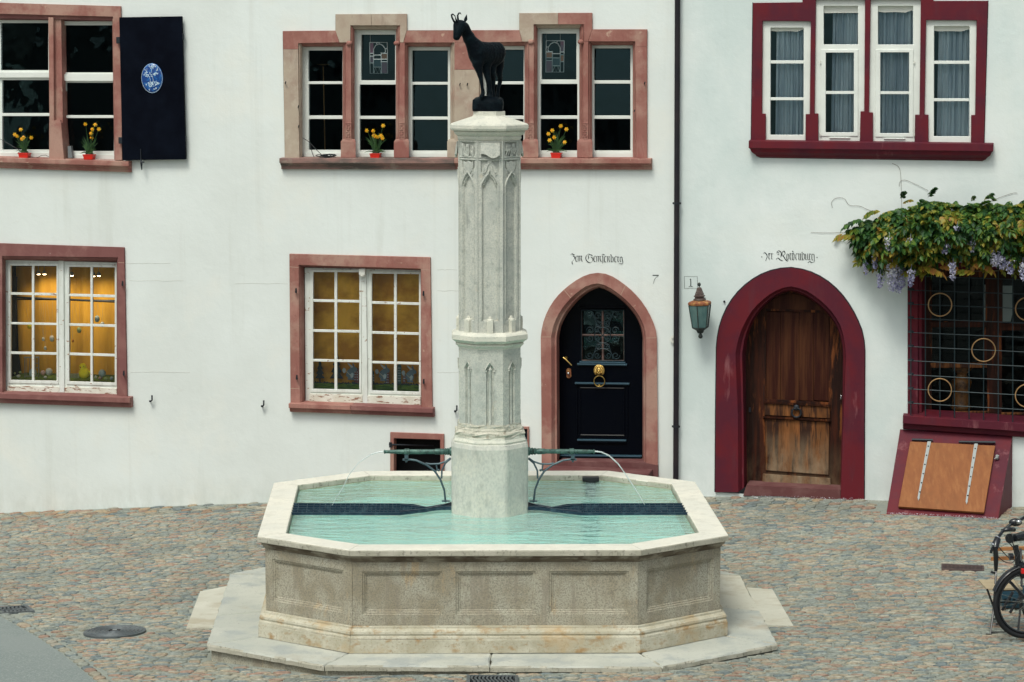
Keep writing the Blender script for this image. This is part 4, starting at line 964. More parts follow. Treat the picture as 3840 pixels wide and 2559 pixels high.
lead('mauve tinted leaded panel hung in the tall light left of the bronze chamois', Z2, False, (876,))
lead('amber tinted leaded panel hung in the tall light right of the bronze chamois', Z3, True, (905, 1027))
# brass standard lamp seen in the first light
mbb = MB(); lampb = W(1217, 600, -.9)
mbb.tube([W(1220, 620, -.7), W(1212, 250, -.7)], .007, n=8); mbb.lathe(W(1212, 247, -.7), [(.02, 0), (.07, .012), (.075, .018)], n=16)
mbb.build('standard_lamp', M['dull_gold'], None, loc=W(1220, 620, -.7), label='thin brass standard lamp indoors behind the leftmost light of the six light window', cat='lamp')

# ----- upper left window
w1 = window(houseA, 'upper left two light window with white transoms')
mbb = MB()
plate('surround_stone', [(-300, 601), (-300, 2), (452, 24), (457, 601), (433, 600.5), (424, 63), (-300, 44)], [], .03, .1, SR, w1, bevel=.004)
strip('moulding', [([(-300, 44), (424, 64)], .029), ([(-300, 52), (421, 70)], .0), ([(-300, 62), (421, 77)], -.005), ([(-300, 74), (421, 82)], -.15)], SPL, w1)
strip('moulding', [([(425, 63), (434, 601)], .029), ([(421, 68), (430, 601)], .0), ([(421, 82), (428, 601)], -.15)], SR, w1)
plate('mullion', [(186.5, 598), (180.5, 66), (200, 66), (203, 598)], [], .025, .2, SR, w1, bevel=.006)
plate('mullion_side', [(202, 600), (199, 68), (229, 70), (238.5, 601)], [], -.02, .15, SR, w1, bevel=.006)
plate('mullion_base', [(184, 598), (184, 462), (188, 455), (222, 450), (229, 462), (240, 601)], [], .032, .2, SR, w1, bevel=.006)
sill((-300, 583), (482, 607), 40, .10, SR, w1)
for x0, x1, y0, y1, pn, tr in (((-60, 187, 76, 592, [(3, 87, 181, 264), (8, 301, 185, 425), (10, 436, 185, 562)], (265, 298))), (228, 429, 80, 601, [(242, 95.5, 424, 272.5), (247, 311, 426.5, 433), (249, 443.5, 428, 567.5)], (272.5, 310))):
    plate('sash_frame', rect(x0, y0, x1, y1), [rect(*pn[0]), rect(pn[1][0], pn[1][1], pn[1][2], pn[2][3])], -.12, .05, M['white_paint'], w1, bevel=.003)
    plate('transom', rect(x0-2, tr[0]+6, x1, tr[1]-6), [], -.085, .04, M['white_paint'], w1, bevel=.004)
    bars(w1, [rect(pn[1][0]-1, pn[1][3], pn[1][2]+1, pn[2][1])], -.122, .035, M['white_paint'])
    plate('bottom_rail', rect(x0+2, y1-20, x1, y1+2), [], -.105, .03, M['white_paint'], w1, bevel=.003)
    for q, p in enumerate(pn): glassp(rect(p[0]-1, p[1]-1, p[2]+1, p[3]+1), -.146-.001*q, w1)
plate('sash_frame', rect(-300, 74, -66, 590), [rect(-270, 90, -80, 262), rect(-270, 300, -80, 560)], -.12, .05, M['white_paint'], w1)
glassp(rect(-275, 88, -78, 565), -.147, w1)

# shutter
sh = empty('shutter', W(*Z1(1060, 1388), .05), 'big black board shutter folded back on the white wall, with blue oval medallion', 'shutter')
plate('board', zs_(Z1, [(1058, 1388), (1030, 151), (1570, 142), (1605, 1380)]), [], .075, .04, M['black_shutter'], sh, bevel=.004)
mc = W(570.5, 294, .078); rx, rz = .124, .163
mbb = MB(); mbb.loft([[mc - NRM*.004 + TAN*rx*1.04*math.cos(a) + UP*rz*1.03*math.sin(a) for a in [2*math.pi*i/40 for i in range(40)]], [mc + NRM*.006 + TAN*rx*math.cos(a) + UP*rz*math.sin(a) for a in [2*math.pi*i/40 for i in range(40)]],
    [mc + NRM*.014 + TAN*rx*.8*math.cos(a) + UP*rz*.8*math.sin(a) for a in [2*math.pi*i/40 for i in range(40)]]], cap1=True); mbb.build('medallion', M['porcelain_blue'], sh, smooth=1)
mbb = MB(); mbb.loft([[mc + NRM*.0075 + TAN*(rx*f*math.cos(a)) + UP*(rz*f*math.sin(a)) for a in [2*math.pi*i/40 for i in range(41)]] for f in (1.0, .975)], closed=False); mbb.build('medallion_rim', M['porcelain_white'], sh)
rr = random.Random(5); mbb = MB()
for cx_, cy_, wx_, wz_, n_ in ((1313, 580, 38, 13, 16), (1262, 605, 10, 14, 4), (1358, 603, 10, 12, 4), (1290, 645, 50, 22, 34), (1345, 640, 22, 18, 14), (1310, 730, 48, 26, 44), (1362, 715, 22, 24, 16), (1340, 765, 16, 12, 5), (1292, 778, 8, 10, 3)):
    for _ in range(n_):
        a = rr.uniform(0, 6.28); q = rr.random()**.6; x, y = cx_ + math.cos(a)*q*wx_, cy_ + math.sin(a)*q*wz_
        mbb.ball(W(*Z1(x, y), .090), .0078*rr.uniform(.7, 1.2), .004, .0072*rr.uniform(.7, 1.2), seg=6, ring=4)
for pth in ([(1290, 665), (1300, 690), (1298, 720)], [(1320, 665), (1325, 700), (1335, 715)], [(1270, 610), (1262, 640)], [(1310, 590), (1312, 630)]):
    mbb.tube([W(*Z1(*p), .091) for p in pth], .0035, n=4)
mbb.build('painted_blossoms', M['porcelain_white'], sh)
for pts in ([(1003, 322), (1035, 320), (1036, 376), (1005, 378)], [(1022, 1188), (1056, 1188), (1056, 1244), (1024, 1244)], [(1574, 290), (1586, 290), (1587, 345), (1576, 345)], [(1594, 1178), (1605, 1178), (1607, 1225), (1597, 1225)]):
    plate('hinge', zs_(Z1, pts), [], .07, .03, M['dark_iron'], sh, bevel=.003)
mbb = MB(); mbb.tube([W(*Z1(1216, 1290), .085), W(*Z1(1218, 1375), .085), W(*Z1(1222, 1410), .09), W(*Z1(1226, 1472), .09)], [.006, .006, .014, .005], n=6)
mbb.tube([W(*Z1(1216, 1400), .09), W(*Z1(1246, 1402), .09)], .010, n=6); mbb.build('latch', M['dark_iron'], sh)

# ----- ground floor windows of casements
def casement(win, quadS, postx, panes_x, rows, dsash, Z, frame_mat):
    """quadS sash outline TL,TR,BR,BL px (zoom), two leaves with 2x4 panes"""
    tl, tr, br, bl = [Z(*p) for p in quadS]
    lerp = lambda a, b, t: (a[0]+(b[0]-a[0])*t, a[1]+(b[1]-a[1])*t)
    holes = []
    allp = []
    for leaf in range(2):
        (xa0, xa1), (xb0, xb1) = panes_x[leaf]; rw = rows[leaf]; sk = (8 if leaf == 0 else 12)
        lh = [Z(xa0, rw[-1][1]), Z(xb1, rw[-1][1]+sk), Z(xb1, rw[0][0]+sk*.4), Z(xa0, rw[0][0])]
        # outer hole for the leaf
        holes.append(lh); allp.append((leaf, xa0, xa1, xb0, xb1, rw, sk))
    mbb = MB(); plate('window_frame', [bl, br, tr, tl], [[Z(a[2]-18, a[5][-1][1]+48), Z(a[4]+14, a[5][-1][1]+58), Z(a[4]+14, a[5][0][0]-14), Z(a[2]-18, a[5][0][0]-20)] if False else [(h_[0][0]-8, h_[0][1]+10), (h_[1][0]+6, h_[1][1]+10), (h_[2][0]+6, h_[2][1]-8), (h_[3][0]-8, h_[3][1]-8)] for a, h_ in zip(allp, holes)], dsash, .07, frame_mat, win, bevel=.003)
    for (leaf, xa0, xa1, xb0, xb1, rw, sk), h_ in zip(allp, holes):
        plate('casement_leaf', [(h_[0][0]-9.5, h_[0][1]+11), (h_[1][0]+7.5, h_[1][1]+11), (h_[2][0]+7.5, h_[2][1]-9.5), (h_[3][0]-9.5, h_[3][1]-9.5)], [h_], dsash+.012, .045, frame_mat, win, bevel=.003)
        bars(win, [[Z(xa1, rw[-1][1]+sk*.5), Z(xb0, rw[-1][1]+sk*.5), Z(xb0, rw[0][0]), Z(xa1, rw[0][0])]], dsash+.008, .03, frame_mat)
        for (r0, r1), (s0, s1) in zip(rw, rw[1:]):
            bars(win, [[Z(xa0-1, s0), Z(xb1+1, s0+sk), Z(xb1+1, r1+sk), Z(xa0-1, r1)]], dsash+.006, .026, frame_mat)
        for (r0, r1) in rw:
            for p0, p1, s_ in ((xa0, xa1, 0), (xb0, xb1, sk*.7)):
                glassp([Z(p0-2, r1+s_+3), Z(p1+2, r1+s_+3), Z(p1+2, r0+s_-3), Z(p0-2, r0+s_-3)], dsash-.012-.0008*(int(r0/100) % 3), win, 'old_glass')
w3 = window(houseA, 'lower left casement window with yellow lit Easter display')
plate('surround_stone', [(-300, 1466), (-300, 903), (465, 928.6), (476, 1491), (447.5, 1488), (442, 967), (8, 961), (9, 1480), (-20, 1476), (-300, 1466)][:-1], [], .03, .1, SPL, w3, bevel=.004)
strip('moulding', [([(8, 961.5), (442, 968)], .029), ([(8, 970), (438, 976)], .004), ([(8, 978), (438, 985)], -.14)], SPL, w3)
strip('moulding', [([(442.5, 967), (448, 1489)], .029), ([(438.5, 975), (441, 1489)], -.002), ([(438.5, 982), (438, 1489)], -.14)], SPL, w3)
strip('moulding', [([(8, 1480), (8, 961)], .029), ([(10, 1480), (10, 975)], -.14)], SPL, w3)
joint([(443, 984), (443, 986.5), (466, 987.5), (466, 985)], w3)
sill((-300, 1466), (487, 1492.5), 38, .10, SPL, w3, mould=False)
casement(w3, [(22, 178), (1050, 203), (1048, 1388), (30, 1362)], (214, 257), [((93, 283), (303, 503)), ((615, 805), (825, 1022))], [[(230, 468), (490, 734), (753, 996), (1018, 1250)], [(241, 480), (503, 744), (766, 1006), (1028, 1262)]], -.10, Z5, M['white_paint_worn'])
plate('weather_board', [Z5(62, 1352), Z5(530, 1365), Z5(528, 1312), Z5(60, 1300)], [], -.075, .03, M['peeling_paint'], w3, bevel=.004)
plate('weather_board', [Z5(575, 1368), Z5(1040, 1382), Z5(1038, 1325), Z5(574, 1312)], [], -.075, .03, M['peeling_paint'], w3, bevel=.004)
plate('meeting_post', [Z5(530, 1362), Z5(572, 1364), Z5(566, 185), Z5(520, 183)], [], -.078, .03, M['white_paint_worn'], w3, bevel=.005)
for x, y in ((1092, 395), (1103, 1195)):
    mbb = MB(); mbb.tube([W(*Z5(x, y+10), .03), W(*Z5(x, y+10), .07), W(*Z5(x+1, y-28), .075)], [.008, .012, .008], n=6); mbb.build('hinge_pin', M['dark_iron'], w3)

w4 = window(houseA, 'lower centre casement window with paper rabbits behind the panes')
plate('surround_stone', [(1089.5, 1513), (1085, 952.5), (1613, 965.5), (1620.8, 1535), (1580, 1532), (1578, 1009), (1120, 994.6), (1125, 1513)], [], .03, .1, SR, w4, bevel=.004)
strip('moulding', [([(1120, 995), (1578, 1009.5)], .029), ([(1123, 999), (1577, 1012)], .0), ([(1136, 1003), (1577, 1015)], -.14)], SPL, w4)
strip('moulding', [([(1125, 1513), (1120, 995)], .029), ([(1134, 1513), (1126, 998)], .0), ([(1146, 1509), (1143, 1003)], -.14)], SR, w4)
strip('moulding', [([(1578, 1009), (1580, 1532)], .029), ([(1577.5, 1012), (1579, 1532)], -.14)], SR, w4)
for p_ in ([(1086, 1000), (1086, 1002.5), (1120, 1005), (1120, 1002.5)], [(1089, 1456), (1089, 1458.5), (1124, 1460), (1124, 1457.5)], [(1579, 1010), (1579, 1012.5), (1613, 1014.5), (1613, 1012)]): joint(p_, w4)
sill((1081.7, 1514), (1313, 1522), 33, .10, SR, w4, mould=False); sill((1313.8, 1522), (1623, 1533), 34, .10, SPL, w4, mould=False)
casement(w4, [(190, 195), (1196, 215), (1198, 1388), (198, 1356)], None, [((262, 447), (470, 662)), ((770, 962), (985, 1178))], [[(232, 468), (490, 728), (750, 985), (1006, 1244)], [(246, 485), (507, 744), (766, 1002), (1022, 1258)]], -.10, Z6, M['white_paint_worn'])
plate('weather_board', [Z6(232, 1358), Z6(690, 1370), Z6(688, 1298), Z6(230, 1285)], [], -.075, .03, M['peeling_paint'], w4, bevel=.004)
plate('weather_board', [Z6(735, 1372), Z6(1192, 1384), Z6(1192, 1312), Z6(733, 1300)], [], -.075, .03, M['peeling_paint'], w4, bevel=.004)
plate('meeting_post', [Z6(690, 1370), Z6(735, 1371), Z6(720, 210), Z6(678, 209)], [], -.078, .03, M['white_paint_worn'], w4, bevel=.005)
for x, y in ((115, 400), (122, 1150), (1217, 425), (1219, 1185)):
    mbb = MB(); mbb.tube([W(*Z6(x, y+8), .03), W(*Z6(x, y+8), .07), W(*Z6(x+1, y-28), .075)], [.008, .012, .008], n=6); mbb.build('hinge_pin', M['dark_iron'], w4)
mbb = MB(); c = W(*Z6(690, 240), -.04); mbb.box(c + UP*.015, .068, .06, .07, rz=-.21); mbb.ball(c - UP*.025, .032, .03, .026, seg=12)
mbb.build('motion_sensor', M['plastic_white'], None, loc=c, bevel=.004, label='small white motion sensor at the top of the casement post', cat='sensor')

# ----- cellar openings
wc = window(houseA)
plate('surround_stone', CEL1, [zs_(Zk, [(200, 525), (200, 168), (655, 182), (658, 525)])], .03, .12, SR, wc, bevel=.004)
strip('reveal', [(zs_(Zk, [(200, 545), (200, 168), (655, 182), (658, 545)]), -.08), (zs_(Zk, [(202, 545), (202, 175), (653, 189), (655, 545)]), -.28)], M['room_dark'], wc, closed=False)
plate('cellar_flap', zs_(Zk, [(195, 548), (195, 165), (660, 178), (660, 548)]), [], -.28, .02, M['black_hole'], wc)
mbb = MB(); mbb.tube([W(*Zk(160, 232), .03), W(*Zk(190, 230), .04), W(*Zk(590, 240), -.16)], [.02, .010, .008], n=6); mbb.box(W(*Zk(168, 232), .045), .03, .03, .055); mbb.build('flap_bar', M['dark_iron'], wc)
wc2 = window(houseA)
plate('surround_stone', CEL2, [[(1903, 1682), (1903, 1609), (1977, 1610), (1977, 1682)]], .03, .12, SR, wc2, bevel=.004)
plate('cellar_flap', [(1896, 1692), (1896, 1605), (1980, 1606), (1980, 1692)], [], -.2, .02, M['black_hole'], wc2)
mbb = MB()
for x in (1912, 1928, 1944, 1960, 1973): mbb.tube([W(x, 1690, -.03), W(x, 1608, -.03)], .006, n=6)
for y in (1625, 1650, 1672): mbb.tube([W(1903, y, -.03), W(1977, y, -.03)], .006, n=6)
mbb.build('lattice', M['blue_iron'], wc2)
plate('doorstep', [], [], 0, 0, SR, wc2) if False else None

# ----- doors
def arch_surround(house, name, O, Mi, I, matf, mats, dF, dB, splits, outline=None):
    """splits: index ranges of the loop belonging to each stone, with its material"""
    fr = empty(name, W(*O[0]), parent=house)
    for (a, b), mt in zip(splits, mats):
        mbb = MB()
        lo = [[W(*p, .0) for p in O[a:b+1]], [W(*p, dF) for p in O[a:b+1]], [W(*p, dF) for p in Mi[a:b+1]], [W((p[0]*.55+q[0]*.45), (p[1]*.55+q[1]*.45), -.02) for p, q in zip(Mi[a:b+1], I[a:b+1])],
              [W((p[0]*.35+q[0]*.65), (p[1]*.35+q[1]*.65), -.022) for p, q in zip(Mi[a:b+1], I[a:b+1])], [W(*p, dB) for p in I[a:b+1]]]
        mbb.loft(lo, closed=False); o = mbb.build('arch_stone', mt, fr, smooth=.5)
        if b < len(O)-1 and not outline and b != 1:
            dv = Vector((O[b+1][0]-O[b-1][0], O[b+1][1]-O[b-1][1], 0)).normalized()*1.3; q_ = lambda P_, s: W(P_[0]+dv.x*s, P_[1]+dv.y*s, dF+.0015)
            mbb = MB(); mbb.face([q_(O[b], -1), q_(O[b], 1), q_(Mi[b], 1), q_(Mi[b], -1)]); mbb.build('mortar_joint', M['joint_lime'], fr)
    if outline:
        mbb = MB(); mbb.loft([[W(x, y, .013) for x, y in outline[0]], [W(x, y, .013) for x, y in outline[1]]], closed=False); mbb.build('painted_outline', M['outline_black'], fr, recalc=True)
    return fr
nL = len(D7O); mid = nL//2
for xa, xb, y_ in ((485, 690, 1053), (880, 1080, 1064), (1640, 1725, 1091), (490, 712, 1396), (1640, 1720, 1397), (470, 640, 988), (1640, 1715, 1012)):
    mbb = MB(); mbb.tube([W(xa+(xb-xa)*q/8, y_+random.uniform(-1.5, 1.5), -.001) for q in range(9)], .0035, n=4); mbb.build('plaster_seam', M['plaster_seam'], houseA)
fr7 = arch_surround(houseA, 'door_surround', D7O, D7M, D7I, None, [SR, SR, SR, SR, SR, SR], .03, -.24, [(0, 1), (1, 2), (2, 9), (9, mid+4), (mid+4, nL-3), (nL-3, nL-1)])
plate('threshold', zs_(Z7, [(122, 1530), (122, 1470), (243, 1412), (783, 1418), (884, 1438), (886, 1545)]), [], .034, .3, M['threshold_red'], fr7, bevel=.005)
mbb = MB()
for q in range(2):
    c = W(2245, 1800+q*40, .0) ; mbb.box(Vector((c.x, c.y-.14-.22*q, .15-.2*q)), 1.15, .32+.45*q, .24, rz=-.21)
mbb.build('doorstep', M['threshold_red'], fr7, bevel=.01)
door7 = empty('door', W(2245, 1730, -.2), parent=houseA); door7['label'] = 'glossy black pointed door with brass lion knocker'
lf = [(p[0], p[1]) for p in D7I]; cx_ = 2245
lf = [(cx_+(x-cx_)*1.03, y-4 if y < 1700 else y) for x, y in lf]
gl = [Zd(435, 1020), Zd(1140, 1020), Zd(1140, 190), Zd(435, 190)]
plate('door_leaf', lf, [gl], -.235, .05, M['black_gloss'], door7)
def ledge(x0, x1, y, hpx=3.2, d=-.235, pr=.030, mat='black_gloss', par=None, nm='moulding'):
    mbb = MB(); lo = []
    for x in (x0, x1):
        yy = y + (x-x0)*.012
        p = W(x, yy, d); lo.append([p, p + NRM*pr - UP*.006, p + NRM*pr - UP*.018, p - UP*.03])
    mbb.loft(lo, cap0=True, cap1=True); return mbb.build(nm, M[mat], par, bevel=.002)
DB = 'door_ledge'
ledge(2174, 2345, 1147.5, par=door7, mat='black_gloss'); ledge(2166, 2352, 1361.5, par=door7, mat=DB); ledge(2174, 2346, 1354.5, par=door7, mat=DB, pr=.02); ledge(2157, 2361, 1433, par=door7, mat=DB); ledge(2166, 2349, 1646, par=door7, mat=DB); ledge(2170, 2347, 1654, par=door7, mat='black_gloss', pr=.02)
ledge(2101, 2408, 1703, par=door7, mat=DB, pr=.045); ledge(2101, 2408, 1711, par=door7, mat='black_gloss', pr=.06)
mbb = MB()
for pr_ in ([(2164, 1442), (2164, 1640)], [(2353, 1442), (2353, 1640)], [(2176, 1455), (2176, 1632)], [(2341, 1455), (2341, 1632)]):
    mbb.tube([W(*p, -.233) for p in pr_], .009, n=5)
for pr_ in ([(2176, 1455), (2341, 1457)], [(2176, 1632), (2341, 1634)]): mbb.tube([W(*p, -.233) for p in pr_], .008, n=5)
mbb.build('lower_panel', M['black_gloss'], door7)
# glazed grille
mbb = MB(); mbb.face(PL([(g_[0], g_[1]) for g_ in gl], -.285)); mbb.build('pane', M['window_glass'], door7, recalc=False)
mbb = MB(); mbb.face(PL([(2150, 1380), (2370, 1380), (2370, 1140), (2150, 1140)], -.5)); mbb.build('dark_vestibule', M['black_hole'], door7)
mbb = MB(); mbb.tube([W(2261, 1352, -.27), W(2260, 1165, -.27)], .011, n=4); mbb.tube([W(2180, 1257, -.27), W(2341, 1258, -.27)], .011, n=4)
for pth in ([(2181, 1165), (2181.5, 1353)], [(2340, 1165), (2341, 1353)], [(2181, 1352), (2341, 1353.5)]): mbb.tube([W(*p, -.262) for p in pth], .006, n=4)
mbb.build('glazing_bar', M['sill_weathered'], door7)
gri = []
def arc(cx, cy, r, a0, a1, n=14, k=0): return [(cx + (r*(1-k*i/n))*math.cos(R(a0+(a1-a0)*i/n)), cy - (r*(1-k*i/n))*math.sin(R(a0+(a1-a0)*i/n))) for i in range(n+1)]
gri.append(arc(785, 600, 130, 0, 360, 28)); gri.append(arc(785, 990, 170, 0, 180)); gri.append(arc(785, 215, 170, 180, 360))
for sx in (-1, 1):
    for (cx, cy, r, a0, a1) in ((120, 520, 60, 0, 470), (235, 515, 60, 180, -290), (120, 650, 60, 0, -470), (235, 640, 55, 180, 650), (110, 270, 65, 0, 480), (240, 290, 60, 180, -290), (110, 930, 65, 0, -480), (235, 930, 55, 180, 640), (250, 790, 55, 200, -260), (250, 410, 55, 160, 620)):
        pts = arc(0, 0, r, a0, a1, 26, .8); gri.append([(785 + sx*(345-cx+x-20), cy+y) for x, y in pts])
    gri.append([(785+sx*30, 720), (785+sx*110, 800), (785+sx*170, 990)]); gri.append([(785+sx*30, 480), (785+sx*110, 400), (785+sx*170, 215)])
mbb = MB()
for g_ in gri: mbb.tube([W(*Zd(*p), -.225) for p in g_], .0052, n=5)
mbb.tube([W(*Zd(*p), -.225) for p in [(437, 192), (1138, 192), (1138, 1018), (437, 1018), (437, 192)]], .006, n=4)
mbb.tube([W(*Zd(700, 520), -.222), W(*Zd(870, 690), -.222)], .005, n=5); mbb.tube([W(*Zd(870, 520), -.222), W(*Zd(700, 690), -.222)], .005, n=5)
mbb.build('scrollwork_grille', M['grille_iron'], door7)
# lion knocker
kn = W(*Zd(728, 1175), -.19); A = TAN; Bv = UP; mbb = MB(); MM = Matrix((TAN, -NRM, UP)).transposed()
mbb.ball(kn, .040, .030, .048, seg=12, ring=8, M=MM); rr = random.Random(2)
for q in range(24):
    a = math.pi*(-.25 + 1.5*q/23); mbb.ball(kn + TAN*.052*math.cos(a) + UP*(.054*math.sin(a)) + NRM*.006, .013, .012, .016, seg=6, ring=4, M=MM)
for q in range(14):
    a = math.pi*(-.15 + 1.3*q/13); mbb.ball(kn + TAN*.036*math.cos(a) + UP*(.044*math.sin(a)) + NRM*.02, .011, .010, .012, seg=6, ring=4, M=MM)
mbb.ball(kn + NRM*.034 - UP*.012, .014, .014, .022, seg=8, ring=6, M=MM); mbb.ball(kn + NRM*.03 - UP*.034, .020, .012, .010, seg=8, ring=5, M=MM)
for s in (-1, 1): mbb.ball(kn + NRM*.030 + TAN*s*.017 + UP*.006, .006, .006, .005, seg=6, ring=4, M=MM); mbb.ball(kn + NRM*.03 + TAN*s*.014 - UP*.022, .011, .01, .009, seg=6, ring=4, M=MM)
mbb.build('lion_knocker', M['brass'], door7, smooth=2)
mbb = MB(); rc = W(*Zd(730, 1352), -.19); mbb.torus(rc, .060, .0062, TAN, UP, n=32); mbb.ball(rc - UP*.047, .012); mbb.build('knocker_ring', M['brass'], door7, smooth=2)
mbb = MB(); mbb.tube([W(*Zd(140, 962), -.17), W(*Zd(175, 990), -.165), W(*Zd(280, 1095), -.17)], [.006, .009, .006], n=6); mbb.lathe(W(*Zd(195, 965), -.235), [(.017, 0), (.015, .05)], n=12, axis=Matrix((TAN, UP, NRM)).transposed()); mbb.build('handle', M['brass'], door7, smooth=1)
mbb = MB(); kp = W(*Zd(233, 1218), -.23); mbb.loft([[kp + NRM*dd + TAN*.027*sx*.0 + TAN*.027*math.cos(a) + UP*(.028*math.sin(a) + (.028 if math.sin(a) > 0 else -.028)) for a in [2*math.pi*i/20 for i in range(20)]] for dd in (0, .012)], cap1=True)
mbb.build('lock_plate', M['copper_rust'], door7); mbb = MB(); mbb.ball(kp + NRM*.03, .016); mbb.build('knob', M['chrome'], door7, smooth=2)

BP = M['burgundy_paint']
fr1 = arch_surround(houseB, 'door_surround', D1O, D1M, D1I, None, [BP]*5, .042, -.26, [(0, 2), (2, 9), (9, mid+4), (mid+4, nL-3), (nL-3, nL-1)],
   outline=([(x + (-3.5 if x < 2960 else 3.5)*min(1, abs(x-2966)/60), y-(3.5 if y < 1250 else 0)) for x, y in D1O], [(x, y) for x, y in D1O]))
plate('threshold', zs_(Z8, [(292, 1475), (312, 1410), (866, 1438), (866, 1500), (862, 1505), (500, 1478)]), [], .03, .3, M['threshold_red'], fr1, bevel=.006)
door1 = empty('door', W(2960, 1800, -.25), parent=houseB); door1['label'] = 'weathered brown oak door with iron ring, bleached at its foot'
cx_ = 2968; lf = [(cx_+(x-cx_)*1.03, y-5 if y < 1790 else y+8) for x, y in D1I]
plate('door_leaf', lf, [zs_(Z8, [(425, 905), (795, 925), (805, 400), (428, 385)])], -.25, .05, M['oak_weathered'], door1)
plate('door_back', lf, [], -.296, .02, M['oak_dark'], door1)
for x0, x1 in ((425, 512), (514, 620), (622, 706), (708, 800)):
    plate('panel_board', zs_(Z8, [(x0, 912), (x1, 918), (x1+1, 393), (x0, 388)]), [], -.272, .02, M['oak_dark'], door1, bevel=.004)
plate('arched_panel', zs_(Z8, [(395, 372), (785, 384), (735, 340), (650, 300), (566, 280), (500, 300), (440, 338)]), [], -.244, .02, M['oak_dark'], door1, bevel=.004)
plate('middle_rail', zs_(Z8, [(418, 998), (802, 1018), (802, 942), (418, 922)]), [], -.222, .03, M['oak_bleached'], door1, bevel=.005)
for (xa, ya, xb, yb) in ((416, 918, 803, 938), (410, 1004, 808, 1024)):
    mbb = MB(); mbb.loft([[W(*Z8(xa, ya), -.25), W(*Z8(xa, ya), -.20), W(*Z8(xa, ya+12), -.205), W(*Z8(xa, ya+18), -.25)], [W(*Z8(xb, yb), -.25), W(*Z8(xb, yb), -.20), W(*Z8(xb, yb+12), -.205), W(*Z8(xb, yb+18), -.25)]], cap0=True, cap1=True); mbb.build('moulding', M['oak_weathered'], door1)
plate('lower_panel', zs_(Z8, [(425, 1325), (795, 1352), (800, 1040), (422, 1020)]), [], -.232, .02, M['oak_bleached'], door1, bevel=.008)
plate('kick_board', zs_(Z8, [(404, 1410), (808, 1437), (806, 1372), (408, 1345)]), [], -.222, .03, M['oak_bleached'], door1, bevel=.005)
mbb = MB(); rc = W(*Z8(606, 985), -.19); mbb.torus(rc, .050, .010, TAN, UP, n=24); mbb.ball(W(*Z8(606, 955), -.2), .034, .02, .034, M=MM); mbb.build('ring_pull', M['dark_iron'], door1, smooth=2)
mbb = MB(); mbb.ball(W(*Z8(869, 887), -.2), .012); mbb.ball(W(*Z8(868, 898), -.21), .011, .01, .02); mbb.build('knob', M['chrome'], door1, smooth=2)
mbb = MB(); mbb.box(W(*Z8(332, 968), -.24), .02, .015, .05); mbb.build('keyhole_plate', M['dark_iron'], door1)

# ----- burgundy window above
w5 = window(houseB, 'burgundy stepped window of four white lights with pale curtains')
RL = [  # outline of each white frame and its panes
 ([(217, 172), (612, 175), (603, 935), (570, 935), (568, 1156), (242, 1152), (242, 932), (212, 930)], [(280, 228, 553, 495), (278, 522, 551, 797), (276, 822, 549, 1103)]),
 ([(652, -2), (1055, -2), (1048, 912), (1018, 912), (1012, 1160), (672, 1157), (672, 930), (641, 930)], [(716, 50, 996, 364), (732, 432, 962, 745), (724, 770, 955, 1083)]),
 ([(1099, -2), (1510, -2), (1499, 940), (1464, 940), (1460, 1166), (1118, 1162), (1118, 922), (1086, 920)], [(1160, 50, 1446, 365), (1178, 430, 1413, 747), (1171, 772, 1408, 1090)]),
 ([(1553, 165), (1966, 168), (1954, 942), (1922, 942), (1920, 1172), (1572, 1168), (1572, 940), (1540, 938)], [(1616, 215, 1908, 498), (1610, 525, 1900, 805), (1602, 830, 1892, 1115)])]
plate('surround_stone', [(2817, 534), (2824, 11.5), (3009, 9), (3009, -40), (3500, -40), (3500, 4), (3704.6, 3.5), (3690, 542)], [zs_(Z4, o_) for o_, p_ in RL], .035, .14, BP, w5, bevel=.003)
mbb = MB(); mbb.loft([[W(2814.5, 528, .014), W(2821.5, 9, .014)], [W(2818, 528, .014), W(2825, 11, .014)]], closed=False); mbb.loft([[W(3707, 3, .014), W(3692.5, 538, .014)], [W(3703.5, 3, .014), W(3689, 538, .014)]], closed=False); mbb.build('painted_outline', M['outline_black'], w5)
